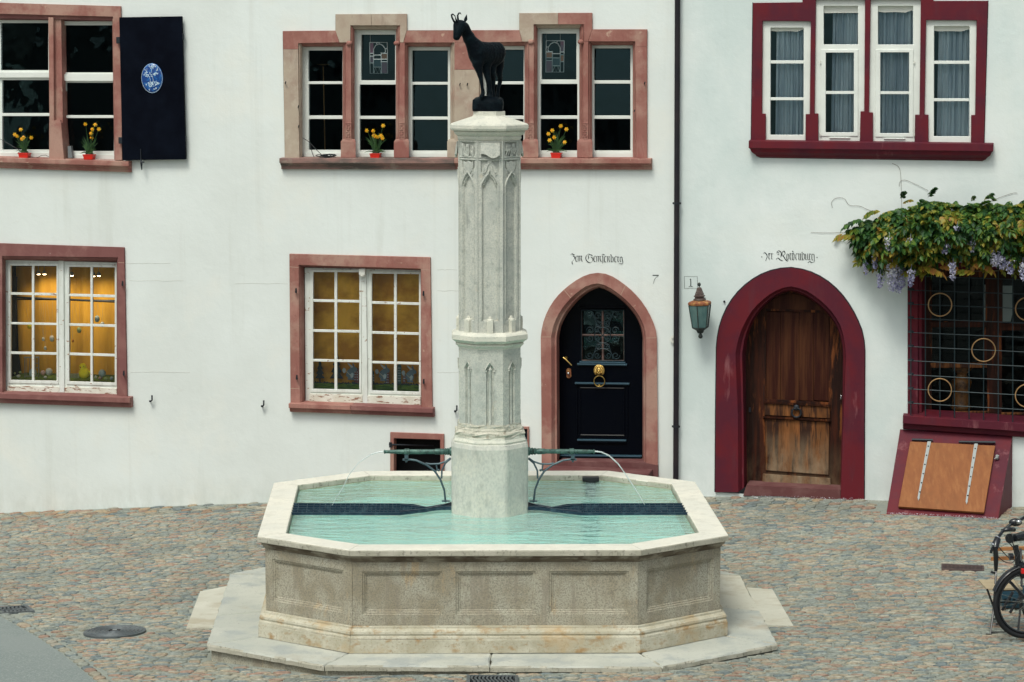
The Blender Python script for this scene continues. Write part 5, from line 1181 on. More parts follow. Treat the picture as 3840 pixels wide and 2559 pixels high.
for i, (o_, pn) in enumerate(RL):
    hs_ = [zs_(Z4, [(p[0], p[3]), (p[2], p[3]), (p[2], p[1]), (p[0], p[1])]) for p in pn]
    px_ = zs_(Z4, o_)
    low = zs_(Z4, [(pn[1][0], pn[2][3]), (pn[1][2], pn[2][3]), (pn[1][2]+1, pn[1][1]), (pn[1][0]+1, pn[1][1])])
    if i in (1, 2):
        plate('window_frame', px_, [hs_[0], [(low[0][0]-16, low[0][1]+12), (low[1][0]+14, low[1][1]+12), (low[2][0]+14, low[2][1]-10), (low[3][0]-16, low[3][1]-10)]], -.004, .06, M['white_paint'], w5, bevel=.004)
        plate('casement_leaf', [(low[0][0]-18, low[0][1]+14), (low[1][0]+16, low[1][1]+14), (low[2][0]+16, low[2][1]-12), (low[3][0]-18, low[3][1]-12)], [low], .006, .04, M['white_paint'], w5, bevel=.004)
        plate('drip_bar', [(low[0][0]+14, low[0][1]+22), (low[1][0]-14, low[1][1]+23), (low[1][0]-14, low[1][1]+19), (low[0][0]+14, low[0][1]+18)], [], .012, .02, M['white_paint'], w5, bevel=.003)
        for q in (0, 1): mbb = MB(); mbb.tube([W(*Z4(pn[1][0]-42 if i == 1 else pn[1][2]+44, 500+q*590), .012), W(*Z4(pn[1][0]-42 if i == 1 else pn[1][2]+44, 520+q*590), .012)], .008, n=6); mbb.build('hinge', M['plastic_white'], w5)
    else:
        all_ = zs_(Z4, [(pn[0][0], pn[2][3]), (pn[0][2]-2, pn[2][3]), (pn[0][2], pn[0][1]), (pn[0][0]+2, pn[0][1])])
        plate('window_frame', px_, [all_], -.004, .06, M['white_paint'], w5, bevel=.004)
        bars(w5, [[Z4(pn[0][0]-2, pn[1][1]-1), Z4(pn[0][2]+2, pn[1][1]-1), Z4(pn[0][2]+2, pn[0][3]), Z4(pn[0][0]-2, pn[0][3])]], -.012, .03, M['white_paint'])
    bars(w5, [[Z4(pn[1][0]-3, pn[2][1]-1), Z4(pn[1][2]+3, pn[2][1]-1), Z4(pn[1][2]+3, pn[1][3]), Z4(pn[1][0]-3, pn[1][3])]], -.012 if i in (0, 3) else -.004, .03, M['white_paint'])
    for p in pn: glassp(zs_(Z4, [(p[0]-6, p[3]+6), (p[2]+6, p[3]+6), (p[2]+6, p[1]-6), (p[0]-6, p[1]-6)]), -.035, w5, tilt=.02)
    # roller blind and curtain
    bl = empty('roller_blind', W(*Z4(pn[0][0]+100, pn[0][1]), -.12), ['cream roller blind rolled up in the leftmost burgundy light', 'cream roller blind at the head of the second burgundy light', 'torn cream roller blind at the head of the third burgundy light', 'cream roller blind rolled up in the rightmost burgundy light'][i], 'blind', 'roller blinds in the burgundy window')
    mbb = MB(); x0, x1, y0 = pn[0][0]-8, pn[0][2]+8, pn[0][1]-12
    mbb.tube([W(*Z4(x0, y0), -.085), W(*Z4(x1, y0), -.085)], .03, n=10); mbb.build('roll', M['plastic_white'], bl, smooth=1)
    yb = y0 + [40, 70, 62, 52][i]; pts = [(x0, yb-4), (x0+60, yb+3), (x0+150, yb), (x0+230, yb+4), (x1-10, yb-14)] if i != 1 else [(x0, yb), (x1, yb-2)]
    mbb = MB(); mbb.prism([W(*Z4(x, y), -.050) for x, y in [(x0, y0), *pts, (x1, y0)]], -NRM*.004); mbb.build('hem', M['plastic_white'], bl)
    mbb = MB(); c0, c1 = W(*Z4(pn[0][0]+([40, 60, -10, 20][i]), 1180), -.125), W(*Z4(pn[0][2]+50, 1180), -.125); n_ = 70; up = 1.65
    lo = []
    for zz in (0, .55, 1.1, up):
        lo.append([c0.lerp(c1, q/n_) + NRM*(.022*math.sin(q*.62+i) + .012*math.sin(q*1.7+zz)) + UP*zz for q in range(n_+1)])
    mbb.loft(lo, closed=False)
    mbb.build('curtain', M['curtain'], None, smooth=2, loc=c0, cat='curtain', group='net curtains in the burgundy window', label=['pale net curtain behind the leftmost burgundy light', 'pale pleated curtain behind the second burgundy light', 'pale pleated curtain behind the third burgundy light', 'pale blue net curtain filling the rightmost burgundy light'][i])
# sill with moulded ends
a, b = (2807.5, 529), (3725.5, 541); prof = [(.13, 0), (.13, -.075), (.115, -.085), (.10, -.12), (.06, -.15), (.05, -.165), (.01, -.185)]
mbb = MB(); loops = []
for (d_, z_) in [(.0, .01)] + prof:
    k_ = max(0, (.13-d_))*.95; p, q = W(*a, .13), W(*b, .13)
    if z_ > 0: k_ = 0
    P1, P2 = p + TAN*k_ + NRM*(d_-.13) + UP*z_, q - TAN*k_ + NRM*(d_-.13) + UP*z_; e1, e2 = p + TAN*k_ + NRM*(-.13-.1) + UP*z_, q - TAN*k_ - NRM*(.13+.1) + UP*z_
    loops.append([e1, P1, P2, e2])
mbb.loft(loops, cap0=True, cap1=True); mbb.build('sill', BP, w5, bevel=.003)

# ----- barred window bottom right
w6 = window(houseB, 'dark timber window behind an iron grille with gold rings')
strip('reveal', [([(3403.5, 1600), (3403.5, 980)], .0), ([(3405, 1600), (3405, 980)], .02), ([(3441, 1600), (3441, 980)], .018), ([(3447, 1585), (3447, 980)], -.03), ([(3456, 1580), (3456, 980)], -.035), ([(3468, 1575), (3470, 980)], -.25)], BP, w6)
strip('reveal', [([(3404, 980), (4300, 980)], .02), ([(3460, 1010), (4300, 1010)], -.25)], BP, w6)
plate('timber_frame', rect(3455, 1000, 4300, 1590), [rect(3494, 1040, 3695, 1206), rect(3495, 1228, 3690, 1362), rect(3493, 1380, 3702, 1543), rect(3760, 1050, 3940, 1215), rect(3757, 1240, 4200, 1548)], -.25, .07, M['oak_weathered'], w6, bevel=.004)
for (x0, y0, x1, y1) in ((3490, 1209, 3700, 1228), (3490, 1362, 3700, 1380), (3490, 1543, 3708, 1549), (3755, 1548, 4200, 1556), (3755, 1215, 3950, 1222)): plate('rail', rect(x0, y0, x1, y1), [], -.22, .03, M['oak_bleached'] if y0 > 1300 else M['oak_weathered'], w6, bevel=.003)
for r_ in ((3494, 1040, 3695, 1206), (3495, 1228, 3690, 1362), (3493, 1380, 3702, 1543), (3760, 1050, 3940, 1215), (3757, 1240, 4200, 1548)): glassp(rect(r_[0]-2, r_[1]-2, r_[2]+2, r_[3]+2), -.29, w6, 'dark_glass')
for k_, pts in enumerate(([(3678, 1075), (3686, 1068), (3700, 1070), (3702, 1210), (3678, 1190)], [(3760, 1072), (3800, 1074), (3798, 1170), (3788, 1205), (3758, 1204)])):
    pass
# light patch: pale wall seen through the back of the room
mbb = MB(); mbb.face(PL([(3690, 1207), (3706, 1207), (3706, 1068), (3692, 1068)], -1.1)); mbb.face(PL([(3758, 1206), (3790, 1206), (3800, 1160), (3798, 1072), (3760, 1072)], -1.1)); mbb.build('inner_wall_patch', M['plaster_cool'], w6)
sl0 = [(3386, 1558.8), (3840, 1589), (4300, 1620)]
mbb = MB(); loops = []
for px_, py_ in ((3386, 1558.8), (4300, 1620)):
    p = W(px_, py_, .12); loops.append([p, p-UP*.085, p-NRM*.05-UP*.10, p-NRM*.06-UP*.15, p-NRM*.11-UP*.165, p-NRM*.36-UP*.165, p-NRM*.36+UP*.03])
mbb.loft(loops, cap0=True, cap1=True); mbb.build('sill', BP, w6, bevel=.004)
gr = empty('window_grille', W(3415, 1562, .09), 'square iron window grille set with gold rings, under the wisteria', 'window grille')
ytop = 1000
for q in range(14):
    x = 3415.6 + q*54.6; mbb = MB(); mbb.tube([W(x, 1565+(x-3415)*.066, .085), W(x, ytop, .085)], .0058, n=6); mbb.build('upright_bar', M['grille_iron'], gr)
for q in range(12):
    y = 1565.5 - q*53; mbb = MB()
    if y < 985: continue
    sl = .03 + .03*(y-985)/580
    mbb.tube([W(3405, y-.3, .093), W(4250, y+845*sl, .093)], .0052, n=6); mbb.build('cross_bar', M['grille_iron'], gr)
    mbb = MB(); mbb.tube([W(3407, y-4, .06), W(3424, y-4, .10)], .012, n=6); mbb.build('stud', M['dark_iron'], gr)
for q in range(9):
    x = 3452+q*53; mbb = MB(); mbb.box(W(x, 1560+(x-3415)*.066+3, .085), .03, .03, .012); mbb.build('stud', M['dark_iron'], gr)
for c_ in ((367, 312), (780, 742), (365, 1120), (1195, 352), (1193, 1175)):
    mbb = MB(); mbb.torus(W(*Zw(*c_), .105), .121, .0065, TAN, UP, n=40); mbb.build('ring', M['dull_gold'], gr, smooth=2)
mbb = MB(); vb = W(*Zw(565, 1300), -.42); mbb.lathe(vb, [(.10, 0), (.11, .02), (.10, .04), (.085, .2), (.11, .30), (.09, .33), (.06, .36), (.05, .38), (.10, .43), (.12, .47), (.11, .475)], n=20)
mbb.build('vase', M['vase_wood'], None, smooth=1, loc=vb, label='carved brown wooden vase standing inside the barred window', cat='vase')

# ---------------------------------------------------------------- things on the facade
# drainpipe
dp = empty('drainpipe', W(2533, 1800, .07), 'tall dark drainpipe running down the joint between the two houses', 'drainpipe')
for ya, yb, xa, xb in ((-60, 762, 2541, 2538), (762, 1600, 2538, 2535), (1600, 1830, 2535, 2534)):
    mbb = MB(); mbb.tube([W(xa, ya, .075), W(xb, yb, .075)], .030, n=14); mbb.build('pipe_length', M['dark_pipe'], dp, smooth=.8)
for x, y in ((2538, 763), (2535, 1600)):
    mbb = MB(); c = W(x, y, .075); mbb.lathe(c - UP*.012, [(.034, 0), (.034, .024)], n=14)
    mbb.box(c, .09, .014, .02, rz=-.21); mbb.build('bracket', M['dark_iron'], dp)
mbb = MB(); c = W(2527, 1273, .02); mbb.lathe(c, [(.043, 0), (.043, .006)], n=24, axis=Matrix((TAN, UP, NRM)).transposed()); 
pq = mbb.build('round_plaque', M['plastic_white'], None, loc=c, label='small round white plaque beside the drainpipe', cat='plaque')
mbb = MB()
for q in range(5): mbb.tube([c + NRM*.0075 + TAN*(-.02+q*.008) + UP*.015, c + NRM*.0075 + TAN*(-.018+q*.008) - UP*.012], .0016, n=4)
tag(mbb.build('plaque_marks', M['ink_pale'], pq))
mbb = MB(); c = W(*Zl(992, 620), .03); mbb.lathe(W(*Zl(992, 620), 0), [(.010, 0), (.012, .03)], n=8, axis=Matrix((TAN, UP, NRM)).transposed()); mbb.build('wall_stud', M['dark_iron'], None, loc=c, label='small black stud in the wall between lantern and arched oak door', cat='wall stud')
for i, (x, y) in enumerate(((567, 1497), (986, 1516), (1710, 1535))):
    mbb = MB(); mbb.tube([W(x+3, y-14, .05), W(x+3, y+4, .05), W(x-3, y+8, .05), W(x-3, y+8, 0)], .009, n=6); mbb.box(W(x-3, y+8, .045), .025, .02, .02)
    mbb.build('shutter_holdback', M['dark_iron'], None, loc=W(x, y, 0), label=['black iron shutter holdback right of the lower left window', 'black iron shutter holdback left of the rabbit window', 'black iron shutter holdback beside the fountain column'][i], cat='holdback', group='iron shutter holdbacks on the white wall')
# lantern
ln = empty('wall_lantern', W(*Zl(447, 1365), .22), 'six sided copper roofed lantern on the wall between pipe and oak door', 'lantern')
kz = 24.7/8700/5.6; lc = W(*Zl(470, 700), .22); tilt = Matrix.Rotation(R(2.0), 3, NRM)
def lz(y): return (700-y)*kz
def lat(name, prof, mat, n=6, rot=.2, sm=None):
    mbb = MB(); mbb.lathe(lc, [(r_*kz, lz(y)) for r_, y in reversed(prof)], n=n, rot=rot, axis=tilt); return mbb.build(name, mat, ln, smooth=sm)
lat('roof', [(20, 318), (42, 330), (60, 360), (72, 400), (95, 455), (100, 470), (92, 478)], M['lantern_roof']); lat('roof', [(92, 478), (126, 500), (126, 512), (105, 524), (105, 552), (140, 572), (140, 590), (120, 600)], M['lantern_roof'])
lat('copper_hood', [(120, 600), (175, 604), (235, 622), (256, 645), (256, 685), (240, 700)], M['copper_rust'])
lat('glass_body', [(236, 702), (168, 1168)], M['lantern_glass']); lat('base_cup', [(178, 1165), (178, 1182), (120, 1215), (85, 1240), (62, 1290), (40, 1302)], M['lantern_frame'])
lat('finial', [(6, 218), (26, 228), (38, 262), (26, 294), (10, 306), (10, 330)], M['lantern_frame'], n=12, sm=2); lat('finial', [(14, 1300), (34, 1320), (50, 1362), (36, 1398), (8, 1412)], M['lantern_frame'], n=12, sm=2)
for q in range(6):
    a = .2 + q*math.pi/3; dv = Vector((math.cos(a), math.sin(a), 0)); mbb = MB()
    mbb.tube([lc + tilt @ (dv*240*kz + UP*lz(700)), lc + tilt @ (dv*172*kz + UP*lz(1175))], .006, n=5); mbb.build('glazing_strut', M['lantern_frame'], ln)
mbb = MB(); mbb.tube([lc - UP*.02 - NRM*.1, lc - UP*.02 - NRM*.23], .014, n=6); mbb.box(lc - UP*.05 - NRM*.215, .07, .02, .22, rz=-.21); mbb.build('wall_bracket', M['lantern_frame'], ln)

# lettering, stroked with a broad nib
def nib(lines, Z, d, wpx, mat, name, parent, ang=38, closed=False):
    mbb = MB(); nx_, ny_ = math.cos(R(ang))*wpx/2, -math.sin(R(ang))*wpx/2; k_ = 0
    for ln_ in lines:
        fine = catm(ln_, 5) if len(ln_) > 2 else ln_
        for (x0, y0), (x1, y1) in zip(fine, fine[1:]):
            q = [(x0-nx_, y0-ny_), (x0+nx_, y0+ny_), (x1+nx_, y1+ny_), (x1-nx_, y1-ny_)]
            th = 3.6 if wpx > 12 else 1.6; L_ = math.hypot(x1-x0, y1-y0)+1e-6; ox, oy = -(y1-y0)/L_*th, (x1-x0)/L_*th
            k_ += 1; dd = d + .00012*(k_ % 7)
            mbb.face([W(*Z(*p), dd) for p in q]); mbb.face([W(*Z(*p), dd+.00005) for p in [(x0-ox, y0-oy), (x0+ox, y0+oy), (x1+ox, y1+oy), (x1-ox, y1-oy)]])
    return mbb.build(name, M[mat], parent, recalc=False)
Zt = zoomer(2120, 930, 9.804); Zr = zoomer(2840, 920, 9.804)
G_ = [[(205,255),(232,215),(280,235),(335,268)], [(285,295),(335,330),(345,390),(300,450),(250,505),(250,570),(270,608)],      # Z
      [(385,320),(385,460),(405,495),(445,490)], [(385,325),(420,300),(445,310)],                                             # e
      [(470,295),(470,490)], [(500,310),(528,310),(530,490)], [(480,310),(500,295)], [(540,310),(590,300),(600,330),(585,390),(600,460),(622,505)],  # m
      [(925,265),(870,230),(800,250),(755,330),(752,400),(790,480),(850,530),(910,545),(970,515),(1012,450),(1005,390),(960,350),(940,345)], [(850,275),(845,320),(860,370),(845,405),(825,400)], [(930,255),(965,265),(990,300)],
      [(1052,330),(1050,460),(1070,500),(1105,510)], [(1055,325),(1085,300),(1110,320)], [(1155,305),(1155,510)], [(1190,315),(1222,330),(1222,505)], [(1160,320),(1185,300)], [(1230,325),(1290,315),(1275,380),(1290,460),(1325,510)],
      [(1350,240),(1395,240),(1438,262)], [(1345,295),(1375,320),(1378,500),(1372,570)],
      [(1438,330),(1440,480),(1465,520),(1500,520)], [(1440,325),(1470,310),(1495,330)], [(1525,320),(1550,340),(1550,520)], [(1560,335),(1615,325),(1600,400),(1615,480),(1640,515)],
      [(1655,250),(1685,280),(1685,480),(1720,520),(1755,490),(1760,400),(1735,325)], [(1815,335),(1815,480),(1840,520),(1875,520)], [(1818,330),(1850,315),(1875,340)],
      [(1905,330),(1930,350),(1930,480),(1960,520)], [(1940,335),(1975,345)], [(2075,350),(2030,335),(2015,400),(2015,480),(2040,515)], [(2085,350),(2095,440),(2115,540),(2090,590),(2030,580),(1960,590)]]
sgn = empty('inscription', W(2240, 960, .004), parent=houseA); sgn['label'] = 'small black letter house name over the black door'
nib(G_, Zt, .004, 31, 'ink', 'lettering', sgn)
B_ = [[(150,420),(172,440),(160,460)], [(205,310),(250,275),(310,300),(355,370),(360,430),(325,520),(305,575)],
      [(405,310),(425,350),(422,480),(450,520)], [(410,320),(440,300),(465,330)], [(500,300),(525,330),(525,480),(545,515)], [(535,320),(580,320)],
      [(720,290),(735,220),(790,205),(850,240),(880,290),(870,380),(860,440)], [(740,275),(800,285)], [(745,340),(800,345)], [(690,530),(730,470),(790,490),(850,545),(930,565)], [(920,280),(950,215),(1000,240),(1020,310),(990,350),(940,375),(985,440),(1040,530),(1100,580),(1145,570)], [(905,300),(905,400)],
      [(1110,310),(1085,350),(1085,490),(1110,530),(1150,500),(1155,400),(1130,320)], [(1205,290),(1205,480),(1235,540)], [(1190,320),(1250,315)], [(1285,215),(1325,260)], [(1285,290),(1285,500),(1300,540)], [(1300,310),(1350,330),(1345,480),(1325,560)],
      [(1420,330),(1410,480),(1440,540)], [(1420,325),(1450,305),(1470,330)], [(1505,310),(1525,340),(1525,500),(1550,545)], [(1545,320),(1585,330),(1585,500),(1610,545)],
      [(1645,250),(1650,480),(1680,540),(1725,500),(1725,340),(1680,310)], [(1770,320),(1780,350),(1780,510),(1805,545)], [(1850,310),(1850,490),(1875,545)], [(1920,310),(1920,500),(1940,545)], [(1930,330),(1975,335)],
      [(2045,340),(2005,340),(2005,500),(2030,560)], [(2060,330),(2085,360),(2090,590),(2050,630)], [(2050,635),(1990,640),(1940,605),(1890,600)], [(1860,625),(1885,640)], [(2180,440),(2200,455),(2190,475)]]
sg2 = empty('inscription', W(2960, 960, .016), parent=houseB); sg2['label'] = 'small black letter house name over the arched oak door'
nib(B_, Zr, .016, 31, 'ink', 'lettering', sg2)
Zn = zoomer(2100, 920, 2.674)
n7 = nib([[(928,302),(988,302)], [(988,302),(950,340),(935,385)]], Zn, .004, 8, 'ink', 'house_number', houseA, ang=60); n7['label'] = 'painted figure 7 left of the drainpipe'
n1 = nib([[(145,97),(418,97)], [(418,97),(425,345)], [(425,345),(150,348)], [(150,348),(145,97)]], Zl, .016, 8, 'ink', 'house_number', houseB); n1['label'] = 'boxed figure 1 above the lantern'
nib([[(280,145),(281,300)], [(262,160),(280,146)], [(240,315),(262,305),(281,298),(300,305),(318,315)]], Zl, .0165, 17, 'ink', 'numeral', n1, ang=15)

# ---------------------------------------------------------------- window displays
def top(name, mat, loc, mb_, label, cat, group=None, **k): return mb_.build(name, M[mat], None, loc=loc, label=label, cat=cat, group=group, **k)
MT = Matrix((TAN, -NRM, UP)).transposed()
# yellow cloth of the left display, ceiling and rail
mbb = MB(); lo = []
for y in (1000, 1180, 1330, 1470): lo.append([W(60 + q*16 + (0 if q else 14*(y-1000)/470), y, -.85 + .025*math.sin(q*1.3) - (.12 if q > 14 else 0)) for q in range(28)])
mbb.loft(lo, closed=False); top('backdrop_cloth', 'orange_cloth', W(250, 1470, -.85), mbb, 'saffron cloth hung behind the Easter eggs in the left window', 'cloth', smooth=2)
mbb = MB(); lo = [[W(1100 + q*22, y, -.34 + .02*math.sin(q*.8)) for q in range(24)] for y in (960, 1200, 1400, 1560)]
mbb.loft(lo, closed=False); top('backdrop_cloth', 'orange_screen', W(1350, 1530, -.6), mbb, 'mustard screen behind the paper rabbits in the centre window', 'cloth', smooth=2)
# display floors
mbb = MB(); mbb.prism(PL([(5, 1462), (446, 1474), (446, 1438), (5, 1426)], -.17), -NRM*.66); top('display_shelf', 'lawn_green', W(200, 1470, -.4), mbb, 'green covered display shelf under the eggs and the yellow chick', 'shelf')
# halogen spots on a rail
rail = empty('spotlight_rail', W(*Z5(560, 250), -.5), 'row of small lit halogen spotlights hanging inside the left display window', 'spotlights')
mbb = MB(); mbb.tube([W(*Z5(90, 205), -.5), W(*Z5(1040, 225), -.5)], .008, n=6); mbb.build('rail', M['dark_iron'], rail)
for x, y in ((343, 300), (396, 300), (640, 312), (832, 318), (880, 315)):
    c = W(*Z5(x, y), -.5); mbb = MB(); mbb.tube([c + UP*.09, c + UP*.03], .004, n=5); mbb.lathe(c, [(.030, -.006), (.022, .02), (.012, .035)], n=12); mbb.build('spotlight', M['cage_metal'], rail)
    mbb = MB(); mbb.ball(c - UP*.006, .021, .021, .010, seg=10, ring=5); mbb.build('bulb', M['bulb'], rail)
    ld = bpy.data.lights.new('halogen', 'SPOT'); ld.energy = 6.0; ld.color = (1, .78, .5); ld.spot_size = R(110); ld.spot_blend = .8; ld.shadow_soft_size = .03
    lo_ = bpy.data.objects.new('halogen_light', ld); COL.objects.link(lo_); lo_.location = c - UP*.03; lo_.rotation_euler = (NRM*.55 + UP*.85).to_track_quat('Z', 'Y').to_euler()
mbb = MB(); mbb.tube([W(*Z5(90, 510), -.55), W(*Z5(1030, 552), -.55)], .014, n=6); mbb.tube([W(*Z5(100, 530), -.57), W(*Z5(1030, 540), -.57)], .008, n=6); top('hanging_rail', 'dark_iron', W(*Z5(560, 530), -.55), mbb, 'dark rail across the left display from which the ornaments hang', 'rail')
mbb = MB(); mbb.prism([W(*Z5(x, y), -.70) for x, y in ((90, 1250), (190, 1240), (170, 1060), (135, 900), (150, 330), (90, 300))], -NRM*.02); top('side_curtain', 'room_dark', W(*Z5(120, 1240), -.7), mbb, 'black curtain at the left edge of the egg display', 'curtain')
# hanging ornaments
orn = [(262, 770, 'chick_yellow', .030, 'yellow hanging ornament on strings left of the window post', 545), (463, 880, 'egg_white', .034, 'white glass egg hanging highest on two strings in the left display', 550), (386, 885, 'egg_white', .022, 'small white bird ornament hanging above a lower egg', 560), (404, 965, 'egg_white', .022, 'lowest little white egg hanging on strings in the left display', 560), (705, 805, 'egg_green', .032, 'pale nest ornament hanging just right of the window post', 560), (650, 900, 'beak', .016, 'small reddish ornament hanging right of the window post', 560), (865, 705, 'egg_blue', .036, 'grey blue egg hanging upper right in the left display', 565), (912, 755, 'egg_white', .030, 'pale wire egg hanging at the far right of the left display', 565)]
for x, y, m_, r_, lab, yt in orn:
    c = W(*Z5(x, y), -.52); g_ = empty('hanging_ornament', c, lab, 'ornament', 'ornaments hanging in the left display')
    mbb = MB(); mbb.ball(c, r_*.85, r_*.85, r_*1.15, seg=10, ring=7); mbb.build('egg', M[m_], g_, smooth=2)
    for s in (-1, 1): mbb = MB(); mbb.tube([c + UP*r_, W(*Z5(x+s*(12+r_*400)-20, yt), -.54)], .0014, n=3); mbb.build('string', M['string'], g_)
# chick
ck = empty('toy_chick', W(*Z5(752, 1245), -.30), 'fat bright yellow toy chick behind the right casement of the left window', 'toy chick')
c = W(*Z5(752, 1190), -.30); kk = 24.9/8700/2.3764
mbb = MB(); mbb.ball(c, 56*kk, 50*kk, 56*kk, seg=16, ring=10, M=MT); mbb.ball(c + UP*62*kk - TAN*14*kk, 36*kk, 34*kk, 38*kk, seg=14, ring=9, M=MT); mbb.ball(c + TAN*52*kk + UP*14*kk, 22*kk, 12*kk, 14*kk, M=MT); mbb.build('body', M['chick_yellow'], ck, smooth=2)
mbb = MB(); mbb.lathe(c + UP*60*kk - TAN*26*kk + NRM*30*kk, [(9*kk, 0), (1*kk, 14*kk)], n=6, axis=Matrix((TAN, UP, NRM)).transposed()); mbb.build('beak', M['beak'], ck)
for s in (-1, 1): mbb = MB(); mbb.ball(c + UP*70*kk - TAN*(14-s*18)*kk + NRM*30*kk, 3.5*kk); mbb.build('eye', M['black_rubber'], ck)
# eggs on the shelf
for i, (x, y, w_, h_, m_, lab) in enumerate(((165, 1215, 20, 16, 'egg_white', 'small white egg low at the left of the cage'), (180, 1180, 14, 12, 'egg_green', 'little yellow green egg beside the cage'), (132, 1190, 10, 12, 'egg_green', 'tiny yellow egg at the far left of the display'), (295, 1185, 38, 44, 'egg_blue', 'large grey blue egg in front of the cage'), (383, 1185, 24, 26, 'egg_pink', 'pink speckled egg right of the cage'), (438, 1175, 36, 38, 'egg_white', 'large white egg left of the window post'), (404, 1225, 17, 15, 'egg_white', 'small white egg under the pink one'), (910, 1190, 36, 38, 'egg_blue', 'large grey egg right of the toy chick'), (895, 1232, 22, 16, 'egg_pink', 'brown egg in front of the large grey egg'), (945, 1238, 17, 16, 'egg_green', 'pale green egg near the right jamb'), (995, 1235, 18, 20, 'egg_blue', 'pale blue egg closest to the right jamb'), (853, 1225, 12, 18, 'egg_white', 'small white egg beside the glazing bar right of the chick'))):
    c = W(*Z5(x, y), -.26-.03*(i % 3)); mbb = MB(); mbb.ball(c, w_*kk, w_*kk*.9, h_*kk, seg=12, ring=8, M=MT); top('easter_egg', m_, c - UP*h_*kk, mbb, lab, 'egg', 'eggs on the display shelf', smooth=2)
# little lantern cage and picket fence
cg = empty('bird_cage', W(*Z5(280, 1235), -.4), 'tall pale wire cage standing among the eggs', 'cage')
for xs_l in ((222, 1048), (345, 1045)): mbb = MB(); mbb.tube([W(*Z5(xs_l[0], 1235), -.4), W(*Z5(*xs_l), -.4)], .006, n=4); mbb.build('post', M['cage_metal'], cg)
mbb = MB(); mbb.tube([W(*Z5(214, 1048), -.4), W(*Z5(350, 1046), -.4)], .008, n=4); mbb.tube([W(*Z5(222, 1215), -.4), W(*Z5(345, 1215), -.4)], .006, n=4)
for x in (238, 262, 318): mbb.tube([W(*Z5(x, 1215), -.4), W(*Z5(x, 1050), -.4)], .003, n=4)
for y in (1100, 1140): mbb.tube([W(*Z5(300, y), -.4), W(*Z5(345, y), -.4)], .004, n=4)
mbb.build('wires', M['cage_metal'], cg)
fe = empty('toy_fence', W(*Z5(665, 1235), -.35), 'tiny white picket fence left of the yellow chick', 'toy fence')
for q in range(6): mbb = MB(); mbb.prism(PL(zs_(Z5, [(636+q*12, 1232), (642+q*12, 1232), (642+q*12, 1192), (639+q*12, 1186), (636+q*12, 1192)]), -.35), -NRM*.004); mbb.build('picket', M['egg_white'], fe)
mbb = MB()
for y in (1203, 1222): mbb.prism(PL(zs_(Z5, [(630, y+3), (706, y+3), (706, y), (630, y)]), -.355), -NRM*.004)
mbb.build('fence_rail', M['egg_white'], fe)
# paper landscape in the centre window
lawn = empty('paper_lawn', W(*Z6(700, 1250), -.2), 'painted green paper meadow along the foot of the centre window', 'paper meadow')
rr = random.Random(11)
pts = [(240, 1262), (1195, 1285)] + [(1195-q*12, 1213+rr.uniform(-5, 5)-q*.25) for q in range(80)]
mbb = MB(); mbb.plate(PL(zs_(Z6, pts), -.20), [], .003); mbb.build('meadow_strip', M['lawn_green'], lawn)
mbb = MB(); mbb.plate(PL(zs_(Z6, [(240, 1205), (1195, 1225)] + [(1195-q*8, 1202+rr.uniform(-9, 5)-q*.17) for q in range(119)]), -.215), [], .003); mbb.build('hedge_strip', M['paper_fir'], lawn)
def fir(cx, yb, yt, w_, lab, d):
    pts = [(cx-5, yb), (cx+5, yb), (cx+5, yb-34)]; L_, Rr_ = [], []
    n_ = 4
    for q in range(n_):
        y = yb-34 - (yb-34-yt)*q/n_; ww = w_*(1-q/n_)*.5+4; Rr_ += [(cx+ww, y), (cx+ww*.45, y - (yb-34-yt)/n_*.8)]; L_ += [(cx-ww, y), (cx-ww*.45, y - (yb-34-yt)/n_*.8)]
    pts += Rr_ + [(cx, yt)] + L_[::-1] + [(cx-5, yb-34)]
    mbb = MB(); mbb.plate(PL(zs_(Z6, pts), d), [], .004); top('paper_fir_tree', 'paper_fir', W(*Z6(cx, yb), d), mbb, lab, 'paper tree', 'dark paper trees in the centre window')
fir(322, 1185, 985, 76, 'smaller dark paper fir at the left of the centre window', -.25); fir(465, 1188, 915, 112, 'taller dark paper fir behind the glazing bar', -.26)
def phouse(x0, x1, yb, yt, m_, lab):
    xm = (x0+x1)/2; g_ = empty('paper_house', W(*Z6(xm, yb), -.24), lab, 'paper house', 'little paper houses in the centre window')
    mbb = MB(); mbb.plate(PL(zs_(Z6, [(x0, yb), (x1, yb), (x1, yt+18), (xm+8, yt), (xm-8, yt), (x0, yt+18)]), -.24), [], .004); mbb.build('front', M[m_], g_)
    for yy in range(int(yt+30), int(yb-12), 22):
        for xx in (x0+8, xm+3): mbb = MB(); mbb.face(PL(zs_(Z6, [(xx, yy+10), (xx+7, yy+10), (xx+7, yy), (xx, yy)]), -.238)); mbb.build('window', M['paper_pale'], g_)
phouse(614, 662, 1192, 1062, 'paper_house', 'plum paper house left of the window post'); phouse(885, 922, 1200, 1085, 'paper_house', 'plum paper house half behind the middle rabbit'); phouse(988, 1026, 1200, 1028, 'paper_teal', 'tall teal paper house right of the glazing bar'); phouse(1036, 1062, 1200, 1095, 'paper_house', 'small plum paper house before the right hand rabbit'); phouse(772, 790, 1195, 1090, 'paper_teal', 'narrow dark paper house at the post')
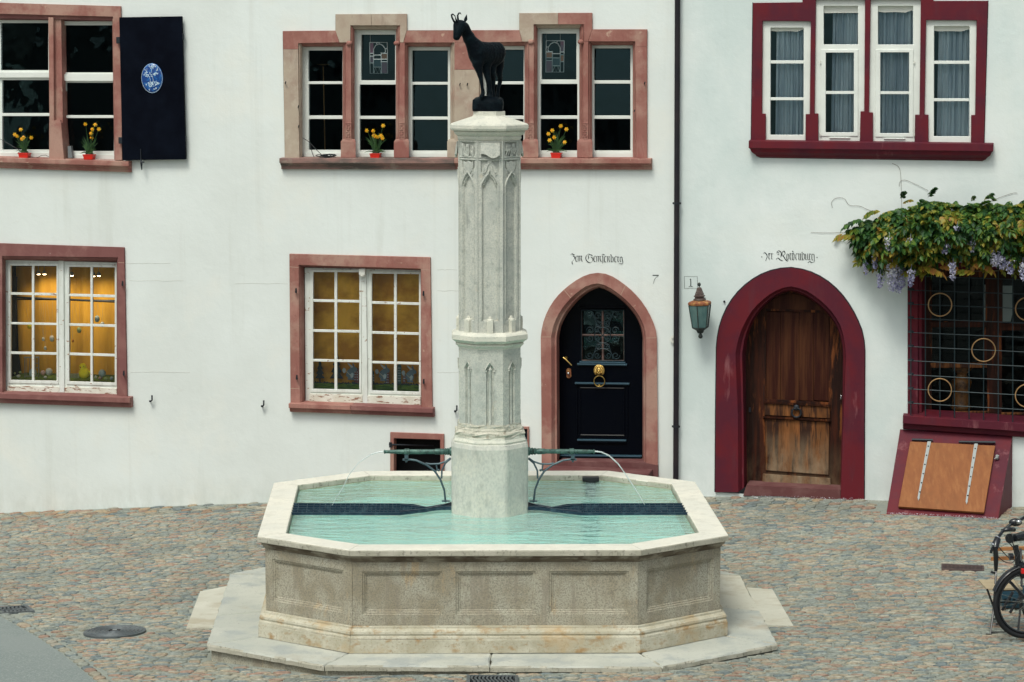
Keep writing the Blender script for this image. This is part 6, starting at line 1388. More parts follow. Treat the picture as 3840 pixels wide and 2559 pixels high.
def rabbit(ox, oy, lab):
    g_ = empty('paper_rabbit', W(*Z6(ox+25, oy+95), -.225), lab, 'paper rabbit', 'walking grey paper rabbits in the centre window')
    def P_(pts, d, m_, nm):
        mbb = MB(); mbb.plate(PL([Z6(ox+x, oy+y) for x, y in pts], d), [], .003); mbb.build(nm, M[m_], g_)
    body = catm([(-18, 70), (-8, 30), (10, 12), (28, -2), (50, -8), (72, 2), (78, 22), (66, 34), (52, 38), (56, 62), (48, 88), (40, 104), (20, 100), (8, 96), (-4, 84), (-18, 70)], 4)[:-1]
    P_(body, -.225, 'paper_grey', 'body'); P_([(28, 2), (8, -18), (-6, -38), (6, -36), (30, -16), (46, -4)], -.222, 'paper_pale', 'ear'); P_([(44, -4), (36, -24), (40, -42), (52, -26), (58, -4)], -.224, 'paper_grey', 'ear')
    P_([(18, 60), (36, 44), (48, 56), (44, 84), (26, 92)], -.220, 'paper_pale', 'apron'); P_([(0, 92), (-6, 104), (22, 108), (26, 98)], -.221, 'paper_grey', 'foot'); P_([(30, 94), (28, 106), (52, 108), (50, 96)], -.223, 'paper_grey', 'foot')
    mbb = MB(); mbb.tube([W(*Z6(ox-34, oy+14), -.216), W(*Z6(ox+34, oy+80), -.216)], .0025, n=4); mbb.build('staff', M['string'], g_)
    P_(catm([(-50, 22), (-38, 4), (-22, 14), (-22, 40), (-38, 46), (-50, 22)], 4)[:-1], -.218, 'paper_pale', 'basket')
rabbit(565, 1058, 'paper rabbit left of the window post, walking with a staff'); rabbit(848, 1068, 'middle paper rabbit carrying a round basket on a staff'); rabbit(1078, 1080, 'rightmost paper rabbit, before the small plum house')

# ---------------------------------------------------------------- daffodils on the upper sills
def blade(mbb, p0, p1, w_, bend):
    side = Vector((p1-p0)).cross(NRM).normalized(); L_, R_ = [], []
    for q in range(6):
        t = q/5; p = p0.lerp(p1, t) + bend*math.sin(t*math.pi*.9)*.5 + Vector((0, 0, 0)); ww = w_*(1-t**2.2)+.0008; L_.append(p-side*ww); R_.append(p+side*ww)
    mbb.loft([L_, R_], closed=False)
def daff(Z, pot, flowers, spread, lab, seed):
    rr = random.Random(seed); x0, y0, x1, y1 = pot; d = -.01
    cb = W(*Z((x0+x1)/2, y1), d); g_ = empty('daffodil_pot', cb, lab, 'flower pot', 'red pots of daffodils on the window sills')
    hw = (W(*Z(x1, y1), d)-W(*Z(x0, y1), d)).length/2; hh = (W(*Z(x0, y0), d)-W(*Z(x0, y1), d)).length
    mbb = MB(); f = lambda s, z: [cb + TAN*(sx*hw*s) + NRM*(sy*hw*s*.8) + UP*z for sx, sy in ((-1, -1), (1, -1), (1, 1), (-1, 1))]
    mbb.loft([f(.86, 0), f(.98, hh*.82), f(1.06, hh*.82), f(1.06, hh), f(.94, hh), f(.92, hh*.9)], cap0=True, cap1=True); mbb.build('pot', M['red_plastic'], g_, bevel=.002)
    mbb = MB(); mbb.ball(cb + UP*hh*.95, hw*.8, hw*.6, hh*.25, seg=8, ring=5)
    for q in range(4): mbb.ball(cb + UP*hh*1.1 + TAN*rr.uniform(-.6, .6)*hw, .014, .014, .02, seg=7, ring=5)
    mbb.build('bulbs', M['soil'], g_)
    root = cb + UP*hh; mbb = MB()
    for q in range(34):
        a = rr.uniform(-1, 1); L_ = rr.uniform(.10, .24)*(1-.25*abs(a)); tip = root + TAN*(a*spread) + NRM*rr.uniform(-.05, .06) + UP*L_
        if q % 7 == 0: tip = root + TAN*(rr.choice((-1, 1))*spread*rr.uniform(.7, 1.1)) + NRM*.05 + UP*rr.uniform(-.02, .06)
        blade(mbb, root + TAN*rr.uniform(-.5, .5)*hw, tip, .0058, UP*.05 + TAN*a*-.01)
    mbb.build('leaves', M['leaf_dark'], g_, recalc=False)
    for fx, fy in flowers:
        c = W(*Z(fx, fy), d + rr.uniform(0, .06)); fl = empty('flower', c, parent=g_)
        tilt_ = Matrix.Rotation(rr.uniform(-.5, .5), 3, UP) @ Matrix.Rotation(rr.uniform(-.7, .3), 3, TAN)
        mbb = MB(); n_ = tilt_ @ NRM; u_ = tilt_ @ TAN; v_ = tilt_ @ UP
        for q in range(6):
            a = q*math.pi/3; dv = u_*math.cos(a)+v_*math.sin(a); sv = -u_*math.sin(a)+v_*math.cos(a)
            mbb.face([c, c+dv*.014+sv*.009+n_*.004, c+dv*.027-n_*.002, c+dv*.014-sv*.009+n_*.004])
        mbb.build('petals', M['petal_yellow'], fl, recalc=False)
        mbb = MB(); mbb.lathe(c, [(.007, 0), (.009, .012), (.012, .022)], n=8, axis=Matrix((u_, v_, n_)).transposed()); mbb.build('trumpet', M['trumpet_orange'], fl, smooth=1)
        mbb = MB(); mbb.tube([root, root.lerp(c, .5)+UP*.01, c - n_*.01], .0028, n=4); mbb.build('stem', M['leaf_dark'], fl)
daff(Z1, (172, 1322, 256, 1368), [(128, 1165), (150, 1178), (180, 1122), (190, 1203), (205, 1190), (270, 1192)], .10, 'red pot of drooping daffodils in the far left upper light', 1)
daff(Z1, (730, 1336, 816, 1380), [(738, 1075), (823, 1080), (800, 1120), (855, 1118), (787, 1155), (795, 1195)], .11, 'red pot of tall daffodils right of the thick mullion, nearest the shutter', 2)
daff(Z2, (880, 1368, 968, 1413), [(845, 1165), (903, 1168), (908, 1208), (925, 1218), (970, 1210), (985, 1232), (990, 1122), (940, 1222)], .13, 'red pot of dense daffodils left of the fountain column', 3)
daff(Z3, (940, 1322, 1028, 1370), [(1022, 1092), (1070, 1120), (948, 1130), (915, 1160), (965, 1190), (925, 1215), (1055, 1232)], .12, 'red pot of sparse daffodils right of the fountain column', 4)
# black cable heap and small things on the sills
mbb = MB(); rr = random.Random(9); pts = [W(*Z2(275, 1230), -.02), W(*Z2(330, 1265), -.02), W(*Z2(380, 1320), -.01), W(*Z2(440, 1378), 0)]
mbb.tube(pts, .004, n=5); mbb.tube([W(*Z2(340, 1290), -.03), W(*Z2(360, 1370), 0), W(*Z2(375, 1400), .02)], .0045, n=5)
for q in range(8):
    cx, cy = 470+rr.uniform(-70, 70), 1392+rr.uniform(-8, 8); r_ = rr.uniform(28, 62)
    mbb.tube([W(*Z2(cx+r_*math.cos(a), cy+r_*.22*math.sin(a)), .0+.05*math.sin(a)) for a in [2*math.pi*j/14 for j in range(15)]], .0045, n=5)
mbb.box(W(*Z2(490, 1402), .03), .06, .03, .03); top('cable_heap', 'cable', W(*Z2(460, 1408), 0), mbb, 'tangle of black cable lying on the sill of the leftmost light', 'cable')
mbb = MB(); mbb.tube([W(*Z1(p[0], p[1]), -.02) for p in ((-20, 1195), (20, 1212), (90, 1255), (160, 1295), (200, 1340), (262, 1362), (320, 1366), (360, 1345), (395, 1342), (430, 1362))], .003, n=5); top('thin_cable', 'cable', W(*Z1(200, 1365), 0), mbb, 'thin dark cable running behind the leftmost daffodil pot', 'cable')
mbb = MB(); mbb.prism(PL(zs_(Z1, [(588, 1368), (624, 1366), (612, 1262), (584, 1266)]), -.03), -NRM*.05); top('metal_block', 'grey_metal', W(*Z1(605, 1368), -.03), mbb, 'small grey metal block on the sill beside the tall daffodils', 'block')

# ---------------------------------------------------------------- cellar hatch
TL, TR_, BL = W(*Zh(135, 910), .02), W(*Zh(885, 955), .02), None
gz = G(3.9, 23.6)
BR = Zp(*Zh(785, 1530), gz); BL = Zp(*Zh(42, 1475), gz)
hn = (TR_-TL).cross(BL-TL); hn = -hn if hn.y > 0 else hn; hn.normalize()
def H(px, py, d=0):
    r = ray(px, py); t = (TL + hn*d - CAMV).dot(hn)/r.dot(hn); return CAMV + r*t
hatch = empty('cellar_hatch', (BL+BR)/2, 'sloping burgundy cellar hatch with orange plywood lid under the barred window', 'cellar hatch')
fr_ = [H(*Zh(42, 1475)), H(*Zh(785, 1530)), H(*Zh(885, 955)), H(*Zh(135, 910))]
fr_[0].z = min(fr_[0].z, gz+.02)
mbb = MB(); back = [Vector((p.x+.12*0, p.y, p.z)) for p in fr_]
wl = lambda p: P0W + TAN*((p-P0W).dot(TAN)) + UP*p.z
mbb.loft([[p - UP*0 for p in fr_], [Vector((wl(fr_[0]).x, wl(fr_[0]).y+.1, -.2)), W(3797, 1955, -.02), W(3799, 1634, -.02), wl(fr_[3])+Vector((0, .1, 0))]], cap0=True)
mbb.face([fr_[0], fr_[1], fr_[1]-UP*.3, fr_[0]-UP*.3]); mbb.face([fr_[1], W(3797, 1955, -.02), W(3797, 1955, -.02)-UP*.3, fr_[1]-UP*.3]); mbb.build('surround', BP, hatch, bevel=0)
bd = zs_(Zh, [(122, 1425), (695, 1465), (770, 1018), (202, 990)])
mbb = MB(); mbb.prism([H(x, y, .045) for x, y in bd], -hn*.035); mbb.build('lid', M['plywood_orange'], hatch, bevel=.004)
for a, b in (((328, 990), (256, 1385)), ((641, 1005), (577, 1410))):
    mbb = MB(); w_ = 9
    mbb.prism([H(*Zh(b[0]-5, b[1]-20), .052), H(*Zh(b[0], b[1]), .052), H(*Zh(b[0]+9, b[1]-18), .052), H(*Zh(b[0]+9, b[1]-30), .052), H(*Zh(a[0]+13, a[1]), .052), H(*Zh(a[0]-11, a[1]), .052)], -hn*.008)
    mbb.build('strap_hinge', M['galvanised'], hatch)
    mbb = MB()
    for q in range(6):
        t = .08 + q*.155; mbb.ball(H(*Zh(a[0]+(b[0]-a[0])*t, a[1]+(b[1]-a[1])*t), .055), .008, seg=6, ring=4)
    mbb.build('bolts', M['dark_iron'], hatch)
    mbb = MB(); mbb.tube([H(*Zh(a[0]-115, a[1]-12), .03), H(*Zh(a[0]+(25 if a[0] < 500 else 130), a[1]-8), .03)], .014, n=6); mbb.build('hinge_barrel', M['dark_iron'], hatch)
mbb = MB(); c = H(*Zh(782, 1095), .03); mbb.ball(c, .02, .02, .03, seg=8, ring=5); mbb.tube([H(*Zh(765, 1108), .03), H(*Zh(795, 1085), .05)], .007, n=5); mbb.build('hasp', M['galvanised'], hatch)

# ---------------------------------------------------------------- drains, manhole
mc_ = Gp(430, 2372.5); mh = empty('manhole_cover', (mc_.x, mc_.y, G(mc_.x, mc_.y)), 'round ribbed iron manhole cover in the cobbles by the asphalt road', 'manhole cover')
MR = .262
GX_, GY_ = (G(mc_.x+.3, mc_.y)-G(mc_.x-.3, mc_.y))/.6, (G(mc_.x, mc_.y+.3)-G(mc_.x, mc_.y-.3))/.6
def gpt(c, dx, dy, dz): return Vector((c.x+dx, c.y+dy, G(c.x, c.y)+GX_*dx+GY_*dy+dz))
mbb = MB(); lo = []
for r_, dz in ((MR, -.01), (MR, .014), (MR-.012, .016), (0.02, .016)): lo.append([gpt(mc_, r_*math.cos(a), r_*math.sin(a), dz) for a in [2*math.pi*i/40 for i in range(40)]])
mbb.loft(lo, cap1=True); mbb.build('cover', M['cast_iron'], mh)
for q in range(7):
    r_ = MR-.022-q*.033; mbb = MB(); lo = []
    for rr_, dz in ((r_, .016), (r_-.003, .021), (r_-.015, .021), (r_-.018, .016)): lo.append([gpt(mc_, rr_*math.cos(a), rr_*math.sin(a), dz) for a in [2*math.pi*i/36 for i in range(36)]])
    mbb.loft(lo); mbb.build('rib', M['cast_iron'], mh)
mbb = MB(); mbb.box(gpt(mc_, 0, 0, .019), .09, .05, .006); mbb.build('lifting_slot', M['black_hole'], mh); mbb = MB(); mbb.box(gpt(mc_, 0, 0, .024), .035, .02, .004); mbb.build('lifting_bar', M['galvanised'], mh)
EXC = []
def drain(c4, nb, lab, wavy=True):
    """c4: near-left, near-right, far-right, far-left plan points"""
    c4 = [Vector((p.x, p.y, 0)) for p in c4]; cen = sum(c4, Vector())/4; EXC.append([p + (p-cen).normalized()*.01 for p in c4])
    g_ = empty('drain_grate', (cen.x, cen.y, G(cen.x, cen.y)), lab, 'drain grate', 'wavy iron drain grates in the paving')
    B = lambda s, t, dz: (lambda p: Vector((p.x, p.y, G(p.x, p.y)+dz)))(c4[0].lerp(c4[1], s).lerp(c4[3].lerp(c4[2], s), t))
    mbb = MB(); mbb.loft([[B(0, 0, -.003), B(1, 0, -.003), B(1, 1, -.003), B(0, 1, -.003)]], cap1=True); mbb.build('shaft', M['black_hole'], g_)
    mbb = MB()
    for a, b in (((0, 0), (1, .09)), ((0, .91), (1, 1)), ((0, .09), (.07, .91)), ((.93, .09), (1, .91))):
        f_ = [B(a[0], a[1], .016), B(b[0], a[1], .016), B(b[0], b[1], .016), B(a[0], b[1], .016)]; mbb.loft([f_, [p-UP*.03 for p in f_]], cap0=True, cap1=True)
    mbb.build('frame', M['cast_iron'], g_)
    for q in range(nb):
        s = .09 + .82*(q+.5)/nb; ww = .82/nb*.26; loops = []
        for j in range(11):
            t = .09 + .82*j/10; o = .035*math.sin(j/10*2*math.pi) if wavy else 0
            loops.append([B(s+o-ww, t, .014), B(s+o+ww, t, .014), B(s+o+ww, t, -.002), B(s+o-ww, t, -.002)])
        mbb = MB(); mbb.loft(loops, cap0=True, cap1=True); mbb.build('bar', M['cast_iron'], g_)
nl, fl_ = Gp(131, 2297), Gp(102, 2275); nl2 = Gp(-95, 2311)
drain([nl2, nl, fl_, Gp(-110, 2290)], 12, 'wavy drain grate at the left edge beside the asphalt')
n1_, n2_ = Gp(1751, 2538), Gp(1944, 2540); e = Vector((0, -.33, 0)); 
drain([n1_+e, n2_+e, n2_, n1_], 11, 'wavy drain grate in front of the fountain step')
# narrow slotted channel on the right
c4 = [Gp(3531, 2140), Gp(3691, 2145), Gp(3690, 2126), Gp(3530, 2119)]; c4 = [Vector((p.x, p.y, 0)) for p in c4]; EXC.append(c4)
cen = sum(c4, Vector())/4; g_ = empty('channel_drain', (cen.x, cen.y, G(cen.x, cen.y)), 'narrow rusty slotted channel drain in the cobbles at the right', 'channel drain')
B = lambda s, t, dz: (lambda p: Vector((p.x, p.y, G(p.x, p.y)+dz)))(c4[0].lerp(c4[1], s).lerp(c4[3].lerp(c4[2], s), t))
mbb = MB(); mbb.loft([[B(0, 0, -.003), B(1, 0, -.003), B(1, 1, -.003), B(0, 1, -.003)]], cap1=True); mbb.build('gutter', M['black_hole'], g_)
mbb = MB()
for a, b in (((0, 0), (1, .14)), ((0, .86), (1, 1)), ((0, .14), (.03, .86)), ((.97, .14), (1, .86))):
    f_ = [B(a[0], a[1], .014), B(b[0], a[1], .014), B(b[0], b[1], .014), B(a[0], b[1], .014)]; mbb.loft([f_, [p-UP*.03 for p in f_]], cap0=True, cap1=True)
mbb.build('frame', M['rust_iron'], g_)
for q in range(30):
    s = .03 + .94*(q+.5)/30; mbb = MB(); f_ = [B(s-.009, .14, .012), B(s+.009, .14, .012), B(s+.009, .86, .012), B(s-.009, .86, .012)]; mbb.loft([f_, [p-UP*.02 for p in f_]], cap0=True, cap1=True); mbb.build('slat', M['rust_iron'], g_)

# ---------------------------------------------------------------- cobbles
def inside(poly, x, y):
    c = False; n = len(poly); j = n-1
    for i in range(n):
        a, b = poly[i], poly[j]
        if (a.y > y) != (b.y > y) and x < (b.x-a.x)*(y-a.y)/(b.y-a.y)+a.x: c = not c
        j = i
    return c
FL = [[Gp(*p) for p in FLAG1], [Gp(*p) for p in FLAG2]]
hpoly = [Vector((fr_[0].x-.03, fr_[0].y-.02, 0)), Vector((fr_[1].x+.03, fr_[1].y-.02, 0)), Vector((fr_[1].x+.5, 26, 0)), Vector((fr_[0].x-.03, 26, 0))]
POx = inset(PO, -.008)
def blocked(x, y):
    if y > wall_y(x)-.035: return True
    if (x-mc_.x)**2+(y-mc_.y)**2 < (MR+.035)**2: return True
    if -3.4 < x < 3.2 and 16.8 < y < 22 and inside(POx, x, y): return True
    for f_ in FL+EXC:
        if abs(x-f_[0].x) < 1.4 and abs(y-f_[0].y) < 1.4 and inside(f_, x, y): return True
    if x > 2.8 and inside(hpoly, x, y): return True
    if x < -1.5 and y < 21 and left_of_road(x-.13, y): return True
    return False
rs = random.Random(42); stones = []
NOB = lambda x, y: math.sin(x*.9+y*.35)*.5 + math.sin(x*.37-y*.8+2)*.5
def row_stones(x0, x1, y0, y1, pitch, wmin, wmax, ang=0, cx=0, cy=0, cond=None):
    ca, sa = math.cos(ang), math.sin(ang); v = y0
    while v < y1:
        hh = pitch*rs.uniform(.92, 1.08); u = x0 + rs.uniform(0, wmax)
        while u < x1:
            w_ = rs.uniform(wmin, wmax); uc, vc = u+w_/2, v+hh/2 + .035*NOB(u, v*.6) + rs.uniform(-.003, .003)
            x, y = cx+uc*ca-vc*sa, cy+uc*sa+vc*ca; u += w_
            if cond and not cond(x, y): continue
            if blocked(x, y) or blocked(x-w_*.42, y) or blocked(x+w_*.42, y): 
                if blocked(x, y): continue
                w_ *= .62
                if blocked(x-w_*.3, y) or blocked(x+w_*.3, y): continue
            stones.append((x, y, w_-.008-rs.random()*.005, hh-.007-rs.random()*.004, ang+rs.uniform(-.05, .05), rs.random()))
        v += hh
near_wall = lambda x, y: y > wall_y(x)-.62
row_stones(-7.2, 6.6, 15.9, 27.2, .050, .085, .155, cond=lambda x, y: not near_wall(x, y))
row_stones(-9, 9, -7, 7, .12, .12, .20, ang=R(27), cx=0, cy=25.3, cond=lambda x, y: near_wall(x, y) and -7.2 < x < 6.6)
for a_, b_ in zip(Rr, Rr[1:]):   # pale kerb setts along the asphalt
    L_ = (b_-a_).length; t_ = 0; dv = (b_-a_).normalized(); nv = Vector((-dv.y, dv.x, 0)); nv = nv if nv.x > 0 else -nv; an = math.atan2(dv.y, dv.x)
    while t_ < L_-.05:
        w_ = rs.uniform(.13, .19); p = a_ + dv*(t_+w_/2) + nv*.062; t_ += w_
        stones.append((p.x, p.y, w_-.012, .095, an, rs.choice((.0, .52, .54, .87))+rs.random()*.03))
# projected size decides which 300 are separate parts
def psize(s):
    px, py = proj((s[0], s[1], G(s[0], s[1])))
    if not (4 < px < 3836 and 4 < py < 2545): return 0
    return s[2]*s[3]/s[1]**3 * (1 if s[1] < 30 else 0)
order = sorted(range(len(stones)), key=lambda i: -psize(stones[i])); big = set(order[:300])
NS = 8
def stone_shape(w_, h_, seed, flat=1):
    rr = random.Random(seed); lo = []
    for (sc, z) in ((1.0, -.028), (1.0, -.001), (.92, .0050), (.66, .0072)):
        lp = []
        for q in range(NS):
            a = 2*math.pi*(q+.5)/NS; c_, s_ = math.cos(a), math.sin(a); f = (abs(c_)**3.4+abs(s_)**3.4)**(-1/3.4)
            jj = 1+rr.uniform(-.0, .0)
            lp.append((c_*f*w_/2*sc, s_*f*h_/2*sc, z*flat))
        lo.append(lp)
    return lo
base_loops = [stone_shape(1, 1, q) for q in range(1)]
jit = [[(1+rs.uniform(-.06, .03)) for q in range(NS)] for v in range(8)]
slopes = {}
VV, FF_, MI_ = [], [], []
faces_t = []
for li in range(3):
    for q in range(NS): faces_t.append((li*NS+q, li*NS+(q+1) % NS, (li+1)*NS+(q+1) % NS, (li+1)*NS+q))
faces_t.append(tuple(3*NS+q for q in range(NS)))
var_mesh = []
for v in range(8):
    vs_ = [(x*jit[v][q], y*jit[v][q], z) for lp in base_loops[0] for q, (x, y, z) in enumerate(lp)]
    m_ = bpy.data.meshes.new('cobblestone'); m_.from_pydata(vs_, [], faces_t); m_.materials.append(M['cobble'])
    for p in m_.polygons: p.use_smooth = True
    var_mesh.append(m_)
proto = [[(x*jit[v][q], y*jit[v][q], z) for lp in base_loops[0] for q, (x, y, z) in enumerate(lp)] for v in range(8)]
for i, (x, y, w_, h_, a, r_) in enumerate(stones):
    v = int(r_*7.99); zg = G(x, y) + (r_*37 % 1)*.005-.001; tx, ty = (r_*91 % 1)-.5, (r_*53 % 1)-.5
    gx, gy = (G(x+.1, y)-G(x-.1, y))/.2 + tx*.06, (G(x, y+.1)-G(x, y-.1))/.2 + ty*.06
    ca, sa = math.cos(a), math.sin(a)
    if i in big:
        o = bpy.data.objects.new('cobblestone', var_mesh[v]); COL.objects.link(o); o.parent = ground
        o.matrix_local = Matrix(((ca*w_, -sa*h_, 0, x), (sa*w_, ca*h_, 0, y), (gx*ca*w_+gy*sa*w_, -gx*sa*h_+gy*ca*h_, 1, zg), (0, 0, 0, 1)))
    else:
        b = len(VV)
        for lx, ly, lz_ in proto[v]:
            dx, dy = lx*w_*ca-ly*h_*sa, lx*w_*sa+ly*h_*ca; VV.append((x+dx, y+dy, zg+lz_+gx*dx+gy*dy))
        for f in faces_t: FF_.append(tuple(b+q for q in f)); MI_.append(1 if near_wall(x, y) and r_ < .8 else 0)
m_ = bpy.data.meshes.new('cobbles'); m_.from_pydata(VV, [], FF_); m_.materials.append(M['cobble']); m_.materials.append(M['cobble_warm']); m_.polygons.foreach_set('material_index', MI_)
m_.polygons.foreach_set('use_smooth', [True]*len(m_.polygons))
o = bpy.data.objects.new('cobblestones', m_); COL.objects.link(o); o.parent = ground; o['kind'] = 'stuff'
print('stones', len(stones))
# pale petals and grit blown against the house fronts
mbb = MB(); rr = random.Random(8)
for q in range(900):
    t = rr.random(); 
    if q < 430: x = 2.6+rr.random()*1.9; y = wall_y(x)-.05-abs(rr.gauss(0, .10))
    elif q < 760: s = rr.random(); b_ = fr_[0].lerp(fr_[1], s); x, y = b_.x, b_.y-.03-abs(rr.gauss(0, .03))
    else: x = rr.uniform(-5.8, 5); y = rr.uniform(17, 24.5)
    if blocked(x, y) and q >= 760: continue
    c = Vector((x, y, G(x, y)+.016+rr.random()*.01)); a = rr.uniform(0, 6.28); s = rr.uniform(.003, .008)
    u_, v_ = Vector((math.cos(a), math.sin(a), rr.uniform(-.3, .3))), Vector((-math.sin(a), math.cos(a), rr.uniform(-.3, .6))); mbb.face([c-u_*s, c+v_*s*.7, c+u_*s, c-v_*s*.7])
mbb.build('fallen_petals', M['petals_fallen'], None, recalc=False, kind='stuff', label='tiny pale wisteria petals scattered along the foot of the burgundy house', cat='petals', loc=(3.5, 24, 0))

# ---------------------------------------------------------------- wisteria
wis = empty('wisteria', W(3900, 1400, .3), 'lush wisteria with bronze young leaves and lilac flower clusters over the barred window', 'climbing plant')
def compound(rr, n_=9, L_=.26, lw=.026, ll=.085, droop=.5):
    """compound leaf as loops: stalk along +x drooping in -z, leaflets as folded quads"""
    V_, F_ = [], []
    def add(pts, faces):
        b = len(V_); V_.extend(pts); F_.extend([tuple(b+i for i in f) for f in faces])
    P = []
    for i in range(n_+1):
        t = i/n_; P.append(Vector((L_*t*(1-.15*t), 0, -droop*L_*t*t)))
    for i in range(1, n_+1):
        for s in ((-1, 1) if i < n_ else (0,)):
            b = P[i]; ax = (P[min(i+1, n_)]-P[i-1]).normalized(); sc = (1-.25*abs(i/n_-.5))*rr.uniform(.8, 1.15)
            dr = (ax*.45 + Vector((0, s*rr.uniform(.75, 1), -rr.uniform(.35, .95)))).normalized() if s else (ax+Vector((0, 0, -.5))).normalized()
            sd_ = dr.cross(Vector((rr.uniform(-.3, .3), rr.uniform(-.3, .3), 1))).normalized(); up_ = sd_.cross(dr)
            l_, w_ = ll*sc, lw*sc
            q0, q1, q2 = b, b+dr*l_*.42-up_*.004, b+dr*l_ + Vector((0, 0, -.012))
            mid = b + dr*l_*.45 - up_*.004
            add([q0, b+dr*l_*.28+sd_*w_*.85+up_*.006, b+dr*l_*.62+sd_*w_*.75+up_*.004, q2, b+dr*l_*.62-sd_*w_*.75+up_*.004, b+dr*l_*.28-sd_*w_*.85+up_*.006, mid], [(0, 1, 6), (1, 2, 6), (2, 3, 6), (3, 4, 6), (4, 5, 6), (5, 0, 6)])
    for i in range(n_):
        a, b = P[i], P[i+1]; add([a+Vector((0, .002, 0)), b+Vector((0, .002, 0)), b-Vector((0, .002, 0)), a-Vector((0, .002, 0))], [(0, 1, 2, 3)])
    return [tuple(v) for v in V_], F_
rr = random.Random(77); variants = [compound(rr, rr.choice((7, 9, 11)), rr.uniform(.20, .30), rr.uniform(.030, .040), rr.uniform(.075, .10), rr.uniform(.25, .9)) for _ in range(7)]
vm = {}
for i, (v_, f_) in enumerate(variants):
    for mn in ('wisteria_leaf', 'wisteria_young'):
        m_ = bpy.data.meshes.new('leaf'); m_.from_pydata(v_, [], f_); m_.materials.append(M[mn]); vm[(i, mn)] = m_
# crown region in full pixels: lower and upper border
UPB = [(3205, 855), (3230, 820), (3290, 805), (3330, 775), (3400, 765), (3450, 745), (3480, 722), (3540, 740), (3600, 752), (3680, 748), (3740, 745), (3800, 748), (3850, 735), (3960, 730), (4300, 740)]
LOB = [(3205, 870), (3220, 960), (3250, 985), (3300, 1010), (3360, 1030), (3420, 1010), (3470, 1020), (3520, 990), (3600, 975), (3680, 1010), (3720, 985), (3800, 1015), (3850, 1010), (4000, 1020), (4300, 1020)]
def interp(tab, x):
    for (a, b), (c, d) in zip(tab, tab[1:]):
        if a <= x <= c: return b+(d-b)*(x-a)/(c-a)
    return tab[-1][1]
leaves = []
for q in range(1450):
    px = 3208 + (rr.random()**.9)*900; yu, yl = interp(UPB, px)+14, interp(LOB, px)-28
    t = rr.random(); py = yu + (yl-yu)*t
    edge = min(1, (px-3200)/160); dmax = .12 + (.55*math.sin(min(1, max(.05, t))*math.pi*.75+.35))*edge
    d = rr.uniform(.35, 1)**.7*dmax
    young = (t > .6 and rr.random() < .5) or rr.random() < .10 or (px > 3740 and rr.random() < .3)
    leaves.append((px, py, d, young, t))
leaves.sort(key=lambda l: -l[2]); VV, FF_ = {'wisteria_leaf': [], 'wisteria_young': []}, {'wisteria_leaf': [], 'wisteria_young': []}
for q, (px, py, d, young, t) in enumerate(leaves):
    p = W(px, py, d); mn = 'wisteria_young' if young else 'wisteria_leaf'; vi = rr.randrange(7)
    az = math.atan2(NRM.y, NRM.x) + rr.gauss(0, .85); el = rr.uniform(-.2, .55) - t*.5; s = rr.uniform(.6, .92)*(.9 if young else 1)
    mt = Matrix.Translation(p) @ Matrix.Rotation(az, 4, 'Z') @ Matrix.Rotation(-el, 4, 'Y') @ Matrix.Rotation(rr.gauss(0, .4), 4, 'X') @ Matrix.Scale(s, 4)
    mt = mt @ Matrix.Translation((-.10, 0, 0))
    if q < 280 and px < 3850:
        o = bpy.data.objects.new('leaf', vm[(vi, mn)]); COL.objects.link(o); o.parent = wis; o.matrix_local = Matrix.Translation(-WL[wis.name]) @ mt
    else:
        b = len(VV[mn]); VV[mn].extend([tuple((mt @ Vector(v)) - WL[wis.name]) for v in variants[vi][0]]); FF_[mn].extend([tuple(b+i for i in f) for f in variants[vi][1]])
for mn in VV:
    m_ = bpy.data.meshes.new('foliage'); m_.from_pydata(VV[mn], [], FF_[mn]); m_.materials.append(M[mn]); o = bpy.data.objects.new('foliage', m_); COL.objects.link(o); o.parent = wis; o['kind'] = 'stuff'
# single young sprays reaching past the outline
for px, py, d, a_, mn, s in ((3382, 745, .12, 1.5, 'wisteria_leaf', .6), (3384, 762, .14, 1.0, 'wisteria_young', .5), (3480, 742, .2, 1.4, 'wisteria_leaf', .6), (3690, 752, .15, 1.3, 'wisteria_leaf', .6), (3646, 756, .15, 1.5, 'wisteria_leaf', .4), (3740, 755, .2, 1.9, 'wisteria_leaf', .6), (3300, 790, .10, 2.9, 'wisteria_young', .8), (3235, 822, .12, 3.1, 'wisteria_leaf', .8), (3225, 885, .2, 2.7, 'wisteria_young', .9), (3480, 1025, .4, 2.6, 'wisteria_young', 1), (3520, 1000, .45, .4, 'wisteria_young', 1), (3660, 1020, .45, 2.6, 'wisteria_young', 1), (3650, 990, .5, .3, 'wisteria_young', 1), (3440, 1000, .45, .2, 'wisteria_young', 1), (3160, 878, .02, 3.0, 'wisteria_young', .4)):
    p = W(px, py, d); dirv = TAN*math.cos(a_) + UP*math.sin(a_)*.6 + NRM*.25
    mt = Matrix.Translation(p) @ dirv.to_track_quat('X', 'Z').to_matrix().to_4x4() @ Matrix.Scale(s, 4)
    o = bpy.data.objects.new('leaf', vm[(rr.randrange(7), mn)]); COL.objects.link(o); o.parent = wis; o.matrix_local = Matrix.Translation(-WL[wis.name]) @ mt
